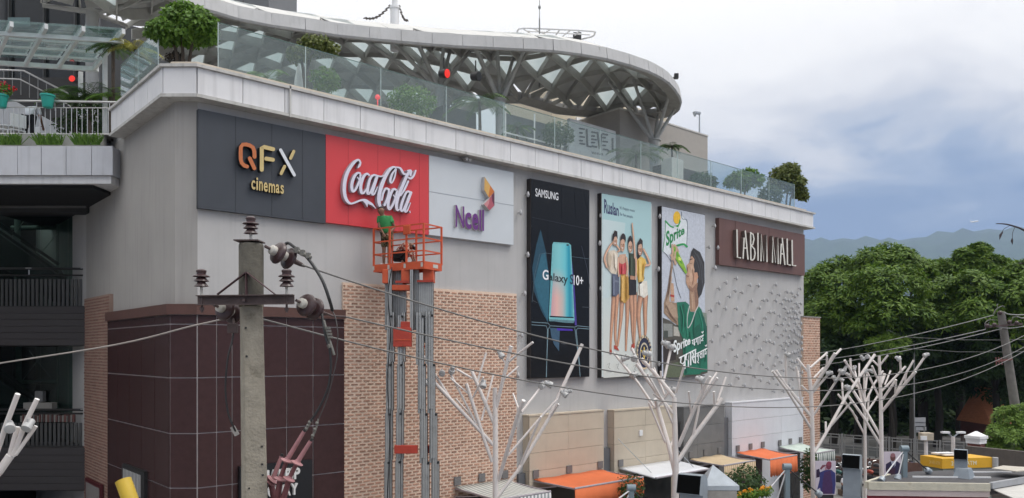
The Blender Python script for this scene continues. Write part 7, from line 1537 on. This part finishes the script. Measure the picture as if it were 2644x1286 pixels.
# dry drooping twig reaching in from the right, near the camera
pt = lambda x, y: C(*z8(x, y), 12)
tw_ = thing('hanging_twig', 'thin dry twig with drooping leaves reaching in against the cloud', 'twig', pt(2400, 260)); M_TWIG = pm('dry_twig', (.055,.045,.055), .9)
MB().path(bez([tuple(pt(*q)) for q in ((1960,65),(2020,66),(2100,80),(2226,128),(2400,250))], 5), [.006+.012*k/20 for k in range(21)], 6).build('stem', M_TWIG, tw_, smooth=True)
for a, b, c_, w in (((2090,85),(2030,120),(2022,160),0),((2140,98),(2118,150),(2115,195),0)): MB().path(bez([tuple(pt(*a)), tuple(pt(*b)), tuple(pt(*c_))], 4), .004, 5).build('stalk', M_TWIG, tw_)
for x, y, x2, y2, w in ((2025,130,1992,222,16),(2115,192,2116,268,8),(2226,440,2170,442,10)):
    m = MB(); a, b = pt(x, y), pt(x2, y2); s = (b-a).cross(FW).normalized()*w/3.685/F*12*.6; m.v = [a, a.lerp(b,.45)+s+FW*.03, b, a.lerp(b,.45)-s+FW*.03, a.lerp(b,.5)-FW*.02]; m.f = [(0,1,4),(1,2,4),(2,3,4),(3,0,4)]; m.build('leaf', M_TWIG, tw_)
# airliner
ac = C(*z8(1757, 45), 1800); ar = thing('airplane', 'tiny white airliner climbing below the clouds', 'airplane', ac); M_AIR = pm('airliner_white', (.75,.75,.76), .4); f = (RT*.96+UP*.12).normalized()
MB().lathe(ac-f*10, f, [(.3,0),(1.5,3),(1.7,6),(1.7,14),(1.0,18),(.3,20)], 12).build('fuselage', M_AIR, ar, smooth=True)
for s in (-1, 1): MB().prism([ac+f*2, ac-f*1.5, ac-f*5+FW*8*s, ac-f*3.5+FW*8*s], UP*.3).build('wing', M_AIR, ar)
MB().prism([ac+f*-7, ac+f*-9.8, ac+f*-10.5+UP*4, ac+f*-9.2+UP*4], FW*.3).build('tail_fin', M_AIR, ar)
# ------------------------------------------------------------------ hills and the rain haze before them
rh_ = random.Random(5); m = MB(); n1_, n2_ = 120, 12
for i in range(n1_+1):
    a = R(-60)+i/n1_*R(170); dirv = V(math.sin(a), math.cos(a), 0)
    hgt = 735+50*math.sin(i*.16+1.3)+30*math.sin(i*.41)+10*math.sin(i*1.3)
    for j in range(n2_+1):
        t_ = j/n2_; rr = 3600+t_*2200; z_ = hgt*math.sin(min(1, t_*1.15)*math.pi/2)*(1+.05*math.sin(i*2.1+j*1.7)); m.v.append(CAM*0+dirv*rr+UP*(z_-10))
for i in range(n1_):
    for j in range(n2_): q = i*(n2_+1)+j; m.f.append((q, q+1, q+n2_+2, q+n2_+1))
tag(m.build('hills', pm('forest_hill', (.035,.06,.03), .95, var=.3, scale=.01), smooth=True), kind='structure')
m = MB().box((-9000,-9000,-1),(9000,9000,930)); hz = m.build('haze', None if False else pm('haze_tmp', (1,1,1))); tag(hz, 'pale blue rain haze filling the valley air', 'haze', kind='stuff')
hm_ = bpy.data.materials.new('haze'); hm_.use_nodes = True; n_ = hm_.node_tree.nodes; n_.clear(); o_ = n_.new('ShaderNodeOutputMaterial'); pv = n_.new('ShaderNodeVolumePrincipled'); pv.inputs['Color'].default_value = (.42,.58,.88,1); pv.inputs['Density'].default_value = .00015; pv.inputs['Anisotropy'].default_value = .2
hm_.node_tree.links.new(pv.outputs[0], o_.inputs['Volume']); hz.data.materials.clear(); hz.data.materials.append(hm_)
# ------------------------------------------------------------------ atrium side of the mall, left of the corner
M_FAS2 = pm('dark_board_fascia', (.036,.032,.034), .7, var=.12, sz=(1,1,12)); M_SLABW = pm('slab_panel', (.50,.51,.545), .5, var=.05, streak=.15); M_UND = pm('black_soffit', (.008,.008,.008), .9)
atr = thing('atrium_front', 'dark open atrium front with board fascias, glass and railings', 'building', V(*C(60, 1200, 25.6).to_2d(), 0))
SD_ = 22.3
def cbx(*a): return cbox(*a)
# roof-terrace slab
XL = -260
cbox(XL, 378, 290, 452, SD_+.06, 8).build('terrace_slab', M_SLABW, atr)
for k, (x0, x1) in enumerate(((XL,-120),(-118,-20),(-18,45),(45.5,106),(107,170),(171,236),(237,291))): cbox(x0+.4, 377, x1-.4, 452, SD_, .06).build('slab_panel', M_SLABW, atr)
cbox(XL, 454, 287, 474, SD_+.12, 4).build('slab_lip', M_PARA, atr); cbox(XL, 474.5, 240, 486, SD_+.3, 12).build('soffit', M_UND, atr)
cbox(XL, 346, 262, 377, SD_+.5, .3).build('planter_wall', pm('trough_wall', (.40,.40,.38), .8, streak=.2), atr)
cbox(XL, 520, 221, 536, 25.3, .5).build('beam', pm('beam_grey', (.10,.098,.10), .8), atr); cbox(XL, 536.5, 225, 548, 25.4, .5).build('beam', pm('beam_dark', (.03,.03,.03), .8), atr)
for y0, y1 in ((792,892),(1157,1266)):
    nb = 6
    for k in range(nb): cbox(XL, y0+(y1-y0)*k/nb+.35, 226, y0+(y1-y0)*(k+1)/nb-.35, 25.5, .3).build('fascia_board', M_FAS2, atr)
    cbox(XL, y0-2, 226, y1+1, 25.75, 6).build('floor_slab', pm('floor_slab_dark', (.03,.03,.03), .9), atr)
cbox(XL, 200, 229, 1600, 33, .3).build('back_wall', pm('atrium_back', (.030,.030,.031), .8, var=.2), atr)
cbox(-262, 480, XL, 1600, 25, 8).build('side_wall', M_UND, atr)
M_DG = glass('atrium_glass', (.5,.6,.57), -.01, body=(.03,.035,.035), bodyf=.03)
for x0, x1 in ((XL,-120),(-119,-40),(-39,32),(33,104),(105,175),(176,204)):
    for y0, y1 in ((550,790),(895,1155)): cbox(x0, y0, x1, y1, 27.3, .02).build('pane', M_DG, atr)
M_PGC = pm('pale_green_column', (.20,.25,.225), .6)
for x, y0, y1 in ((152,560,790),(45,552,790),(152,895,1155),(48,895,1155)): a = C(x, y1, 29); b = C(x, y0, 29); MB().cyl(a, b, .1, n=12).build('column', M_PGC, atr, smooth=True)
for y in (588, 986): a, b = C(30, y, 29.1), C(150, y, 29.1); MB().cyl(a, b, .08, n=10).build('strut', M_PGC, atr, smooth=True)
for (x0, y0, x1, y1) in ((75,552,10,640),(150,602,82,680),(120,900,60,980),(140,1000,110,1040),(75,905,130,975)): MB().cyl(C(x0,y0,28.8), C(x1,y1,28.8), .014, n=5).build('tie_rod', pm('tie_rod', (.35,.36,.35), .4, .4), atr)
# escalators: sloped truss, handrail and side panel
for k, (p0, p1) in enumerate((((-60,530),(170,690)),((-60,900),(150,1050)))):
    t = thing('escalator', ('dark sloping escalator seen through the upper atrium glass', 'dark sloping escalator seen through the lower atrium glass')[k], 'escalator', C(p1[0], p1[1]+20, 28.2))
    a, b = C(*p0, 28.2), C(*p1, 28.2)
    MB().bar(a-UP*.9, b-UP*.9, .9, .9).build('truss', pm('escalator_grey', (.075,.075,.078), .5), t)
    for dy in (0, .28): MB().bar(a+UP*(.05-dy)-FW*.45, b+UP*(.05-dy)-FW*.45, .07, .09).build('handrail', M_BLACK, t)
# far window and openings at the atrium back, their light painted as glow
cbox(113, 552, 173, 590, 32.4, .1).build('back_window', pm('daylit_window', (.20,.38,.52), .3, emit=.45), atr); cbox(176, 552, 201, 597, 32.4, .12).build('back_window', pm('grid_window', (.05,.055,.07), .5), atr)
for k in range(5): cbox(178+k*5, 553, 179+k*5, 596, 32.3, .05).build('mullion', M_STEEL, atr)
for x0, y0, x1, y1 in ((8,588,20,608),(33,585,58,607)): cbox(x0, y0, x1, y1, 32.3, .1).build('lit_panel', pm('lit_panel', (.34,.42,.36), .6, emit=.25), atr)
m = MB().prism([C(*q, 32.2) for q in ((8,625),(55,628),(55,658))], FW*.1); m.build('lit_panel', MATS['lit_panel'], atr)
# floor railings
def frail(yt, y2, yp0, yp1, label, D=26.2, n=24, solid=False):
    t = thing('floor_railing', label, 'railing', C(100, yp1, D))
    for y, r in ((yt,.04),(y2,.03)): MB().cyl(C(XL,y,D), C(232,y,D), r, n=8).build('rail', M_BLACK, t, smooth=True)
    for x in (75, 217, -60): MB().cyl(C(x,y2,D), C(x,yt,D), .018, n=6).ob(C(x,yt-1.5,D), RT*.1, FW*.04, UP*.01).build('stanchion', pm('bright_steel', (.5,.5,.5), .3, .6), t)
    for k in range(n): x = -50+k*270/n; MB().ob(C(x,(yp0+yp1)/2,D+.05), RT*.045, FW*.02, UP*((yp1-yp0)/2/F*D)).build('picket', pm('picket_grey', (.06,.06,.06), .5), t)
frail(694, 711, 721, 791, 'dark railing with wide flat pickets on the upper atrium floor'); frail(1058, 1068, 1092, 1156, 'dark railing with flat pickets on the lower atrium floor')
rj = random.Random(2); t = thing('stacked_menus', 'row of pale and reddish folders behind the lower railing', 'folders', C(90, 1090, 27))
for k in range(26): cbox(52+k*5.4, 1070+rj.uniform(-2,4), 52+k*5.4+rj.uniform(2.5,4.8), 1090, 26.9, .2).build('folder', pm('folder_%d' % (k % 4), ((.30,.28,.26),(.20,.09,.08),(.26,.25,.24),(.12,.06,.055))[k % 4], .8), t)
cbox(60, 1040, 134, 1056, 27, .4).build('box', pm('carton', (.28,.27,.25), .8), t); cbox(90, 1010, 110, 1038, 27.1, .2).build('box', pm('carton2', (.16,.16,.16), .8), t)
# ------------------------------------------------------------------ left roof terrace
TZ = C(100, 347, SD_+.35).z
cbox(XL, 345.5, 300, 348, SD_+.6, 12).build('terrace_floor', pm('terrace_tile', (.22,.21,.20), .8), atr)
rl = thing('terrace_railing', 'steel picket railing along the left roof terrace', 'railing', C(150, 345, SD_+.35)); RD = SD_+.35
MB().cyl(C(XL,256,RD), C(303,264,RD), .032, n=10).build('top_rail', pm('stainless', (.55,.54,.53), .28, .7), rl, smooth=True); MB().cyl(C(XL,275,RD), C(290,279,RD), .014, n=8).build('mid_rail', MATS['stainless'], rl, smooth=True); MB().cyl(C(XL,344,RD), C(288,347,RD), .022, n=8).build('bottom_rail', MATS['stainless'], rl, smooth=True)
for k in range(26): x = -60+k*13.6; y = 275+x*.014; MB().cyl(C(x,y,RD), C(x,345,RD), .011, n=6).build('picket', MATS['stainless'], rl, smooth=True)
for x in (0, 95, 165, 283): MB().cyl(C(x,257+x*.025,RD), C(x,277,RD), .013, n=6).build('stub', MATS['stainless'], rl, smooth=True)
# hanging pots
def pot(px, label, flowers):
    a = C(px, 246, RD-.12); s = SD_/F; t = thing('hanging_pot', label, 'pot', a-UP*.33); MB().lathe(a-UP*.36, UP, [(.12,0),(.135,.02),(.175,.31),(.20,.32),(.20,.37),(.17,.37),(.16,.30)], 18).build('pot', pm('teal_plastic', (.02,.33,.27), .45), t, smooth=True); MB().cyl(a-UP*.07, a-UP*.05, .155, n=14).build('soil', M_CHAR, t)
    if flowers:
        m = blob(MB(), a+UP*.16, (.28,.25,.2), 300, .09); m.build('foliage', LEAF_G, t); m = blob(MB(), a+UP*.26+RT*.1, (.3,.2,.12), 60, .07, .5); tag(m.build('blossoms', leafmat('red_bloom', (.5,.015,.02), (.7,.04,.05)), t), kind='stuff')
pot(123, 'teal hanging flower pot with bare soil on the railing', False); pot(3, 'teal hanging flower pot with red geraniums on the railing', True)
# strappy plants in the trough
def strap(px0, px1, label):
    t = thing('strappy_plant', label, 'plant', C((px0+px1)/2, 374, SD_+.3), 'strappy plants in the trough'); m = MB()
    for k in range(150):
        p = C(rg.uniform(px0+8, px1-8), 374, SD_+.3+rg.uniform(-.12,.1)); d = (UP*rg.uniform(.6,1.2)+RT*rg.uniform(-.7,.7)-FW*rg.uniform(0,.5)).normalized(); L_ = rg.uniform(.18,.36); s = d.cross(FW).normalized()*.012; q = p+d*L_; r_ = q+(d*.4-UP*.7+RT*rg.uniform(-.3,.3))*L_*.5; i = len(m.v); m.v += [p-s, p+s, q+s, q-s, r_]; m.f += [(i,i+1,i+2,i+3), (i+3,i+2,i+4)]
    m.build('leaves', LEAF_G, t)
strap(-10, 62, 'green strappy plant in the slab trough under the teal geranium pot'); strap(84, 168, 'green strappy plant in the slab trough under the bare teal pot'); strap(184, 266, 'green strappy plant in the slab trough next to the mall corner')
# glass pergola
PZ = 16.74; zp4 = zm(0, 0, 4.177); pg = thing('glass_pergola', 'white steel pergola with glass roof over the left terrace', 'pergola', C(208, 250, 24)); M_PW = pm('pergola_white', (.62,.63,.64), .45)
M_PGL = glass('pergola_glass', (.62,.74,.73), .10, body=(.5,.58,.58), bodyf=.12)
nl_, nr_ = onZ(*zp4(-400,338), PZ), onZ(*zp4(1330,447), PZ); fl_, fr2 = onZ(*zp4(-500,650), PZ), onZ(*zp4(1060,748), PZ)
MB().bar(nl_, nr_, .10, .12).build('front_beam', M_PW, pg); MB().bar(fl_, fr2, .10, .14).build('rear_beam', M_PW, pg)
def pgp(u, v): return (nl_.lerp(nr_, u)).lerp(fl_.lerp(fr2, u), v)
us = [.05, .28, .49, .72, .97]
for u in us:
    a = pgp(u, 0); b = pgp(u, 1); o_ = (a-b).normalized(); MB().bar(a+o_*.55+UP*.12, b+UP*.02, .09, .15).build('rafter', M_PW, pg)
for v in (.25, .5, .75): MB().bar(pgp(.02,v)+UP*.1, pgp(.98,v)+UP*.1, .05, .06).build('purlin', M_PW, pg)
for u0, u1 in zip(us[:-1], us[1:]):
    for v0, v1 in ((0,.25),(.25,.5),(.5,.75),(.75,1)): MB().prism([pgp(u0+.01,v0+.01)+UP*.2, pgp(u1-.01,v0+.01)+UP*.2, pgp(u1-.01,v1-.01)+UP*.2, pgp(u0+.01,v1-.01)+UP*.2], (0,0,.012)).build('roof_pane', M_PGL, pg)
    a, b = pgp(u0+.01, 0), pgp(u1-.01, 0); o_ = (pgp(u0,0)-pgp(u0,1)).normalized(); MB().prism([a+UP*.205, b+UP*.205, b+o_*.55+UP*.205, a+o_*.55+UP*.205], (0,0,.012)).build('roof_pane', M_PGL, pg)
for px, py in ((208,178),(271,130)):
    a = onZ(px, py+4, PZ); MB().box((a.x-.06,a.y-.06,TZ+.02),(a.x+.06,a.y+.06,PZ-.05)).build('post', M_PW, pg)
# stairs with rails behind, ramp panel, tables
sr = thing('terrace_stair', 'stair with stainless double handrail behind the left terrace', 'stair', C(100, 330, 27)); sp_ = [(-60,178),(62,183),(170,238),(215,268)]
for dy, r in ((0,.03),(22,.022)): MB().path([C(x-(10 if dy else 0),y+dy,27) for x, y in sp_], r, 8).build('handrail', MATS['stainless'], sr, smooth=True)
for k in range(9): x = 10+k*22; y = 183 if x < 62 else 183+(x-62)*.51; MB().cyl(C(x,y,27), C(x,y+62,27), .012, n=5).build('baluster', M_FEN, sr)
MB().prism([C(*q, 26.6) for q in ((-60,262),(40,262),(190,345),(-60,345))], FW*.2).build('stair_side', pm('stair_white', (.42,.43,.45), .7), sr)
cbox(XL, -160, 250, 374, 33.5, .3).build('curtain_wall', pm('curtain_black', (.012,.014,.015), .15), atr)
for x in (-150, -60, 20, 110, 190): cbox(x, -160, x+3, 372, 33.3, .15).build('mullion', pm('mullion_dark', (.035,.037,.038), .5), atr)
cbox(20, 45, 76, 68, 33.2, .05).build('bright_sill', pm('sill_teal', (.10,.16,.165), .5), atr)
def chairset(px, D, label, s=1):
    b = C(px, 372, D); b.z = TZ; t = thing('terrace_table', label, 'table', b, 'white terrace tables'); MB().cyl(b+UP*.72, b+UP*.75, .42, n=16).build('top', M_WHITE, t); MB().cyl(b, b+UP*.72, .04, n=8).build('leg', M_WHITE, t, smooth=True); MB().cyl(b, b+UP*.03, .22, n=14).build('foot', M_WHITE, t)
def wchair(px, D, label, yaw=0):
    b = C(px, 372, D); b.z = TZ; f = RT*math.cos(yaw)+FW*math.sin(yaw); s = V(f.y,-f.x,0); t = thing('terrace_chair', label, 'chair', b, 'white terrace chairs')
    MB().ob(b+UP*.44, f*.21, s*.21, UP*.02).build('seat', M_WHITE, t, bevel=.01); MB().ob(b-f*.22+UP*.72, f*.02, s*.21, UP*.20).build('backrest', M_WHITE, t, bevel=.01)
    for a in (-1,1):
        for c in (-1,1): MB().cyl(b+f*.19*a+s*.19*c, b+f*.19*a+s*.19*c+UP*.44, .018, n=6).build('leg', M_WHITE, t, smooth=True)
chairset(20, 24.6, 'round white table on the left terrace beside the man in white'); wchair(4, 23.8, 'white chair on the left terrace facing the railing', .4); wchair(42, 23.9, 'white chair tucked beside the man in the white shirt', 2.4); wchair(108, 25.3, 'white chair alone before the stair panel', 1.2)
fp2 = C(74, 372, 24.1); fp2.z = TZ
person('person', 'man in white shirt seen from behind, bending on the left terrace', fp2, AX, dict(pelvis=(.02,.0,.92), waist=(.0,.06,1.06), chest=(-.03,.22,1.24), neckb=(-.03,.34,1.32), neck=(-.03,.40,1.34), jaw=(-.03,.46,1.33), head=(-.03,.52,1.35), crown=(-.03,.58,1.40), face=(0,.7,-.6), shl=(-.20,.24,1.25), shr=(.16,.24,1.25), ell=(-.25,.20,.98), elr=(.24,.2,.98), wrl=(-.20,.34,.80), wrr=(.22,.34,.80), hpl=(-.09,0,.88), hpr=(.11,0,.88), knl=(-.10,-.02,.48), knr=(.13,-.02,.48), anl=(-.10,.0,.09), anr=(.14,.0,.09), tol=(-.10,.16,.045), tor=(.15,.16,.045)), M_SKIN, M_HAIR, pm('white_shirt', (.62,.62,.66), .9), pm('dark_trousers', (.012,.012,.016), .9), M_BLACK, sleeve=.75, leg_to=1.9, face=False)
# palms and shrubs on the left terrace
def tpalm(px, py, D, L_, label, mat, n=11, lift=.9):
    p = C(px, py, D); t = thing('palm', label, 'palm', (p.x, p.y, TZ)); palm(MB(), p, n, L_, lift=lift, lw=.022).build('fronds', mat, t); MB().path([(p.x,p.y,TZ), p], .05, 7).build('trunk', BARK, t, smooth=True)
tpalm(195, 262, 24.3, 1.25, 'tall feather palm behind the left terrace railing', LEAF_G, 13, 1.3); tpalm(232, 255, 24.0, 1.1, 'dense feather palm between the two pergola posts', LEAF_P, 12, 1.2); tpalm(292, 118, 23.4, .75, 'dark drooping fan palm at the pergola corner', LEAF_P, 11, .5); tpalm(350, 128, 23.2, .8, 'yellow-green palm beside the side glass', LEAF_Y, 9, 1.3); tpalm(285, 250, 23.6, .9, 'bright palm behind the side glass end', LEAF_G, 11, 1.0)
shrub('terrace_shrub', 'low shrub at the foot of the palms behind the railing', C(245, 300, 24.4), (.9,.5,.5), 900, .12, LEAF_D); shrub('terrace_shrub', 'dark shrub behind the railing next to the parapet end', C(200, 330, 25.0), (.7,.5,.35), 600, .12, LEAF_D)
for px, py, D, lb in ((186,203,26,'glowing red stage lamp under the glass pergola'),):
    p = C(px, py, D); t = thing('stage_lamp', lb, 'lamp', p); MB().cyl(p+FW*.2, p, .10, .12, 12).build('housing', M_BLACK, t, smooth=True); MB().cyl(p-FW*.001, p-FW*.01, .105, n=12).build('lens', M_RLENS, t); MB().cyl(p+UP*.1+FW*.1, p+UP*1.6+FW*.1, .02, n=6).build('rod', M_BLACK, t)
# drain gap between slab and side wall
cbox(282, 384, 296, 470, SD_+.5, .2).build('drain_gap', pm('rusty_gap', (.05,.035,.03), .9), atr)

# mall wing assumed across the atrium, out of view, added to shade the side wall
lw = thing('shading_wing', 'unseen grey mall wing added to shade the atrium side wall', 'building', V(*C(-330, 900, 20).to_2d(), 0)); a = C(-330, 900, 23.5); b = C(-330, 900, 23.5)-FW*9-RT*1.5; dd_ = (b-a); dd_.z = 0
nn_ = V(dd_.y, -dd_.x, 0).normalized(); nn_ = nn_ if nn_.dot(RT) < 0 else -nn_
MB().ob(V(*((a+b)/2).to_2d(), 7.2)+nn_*3, dd_/2, nn_*3, UP*7.2).build('wall', M_WALL, lw)
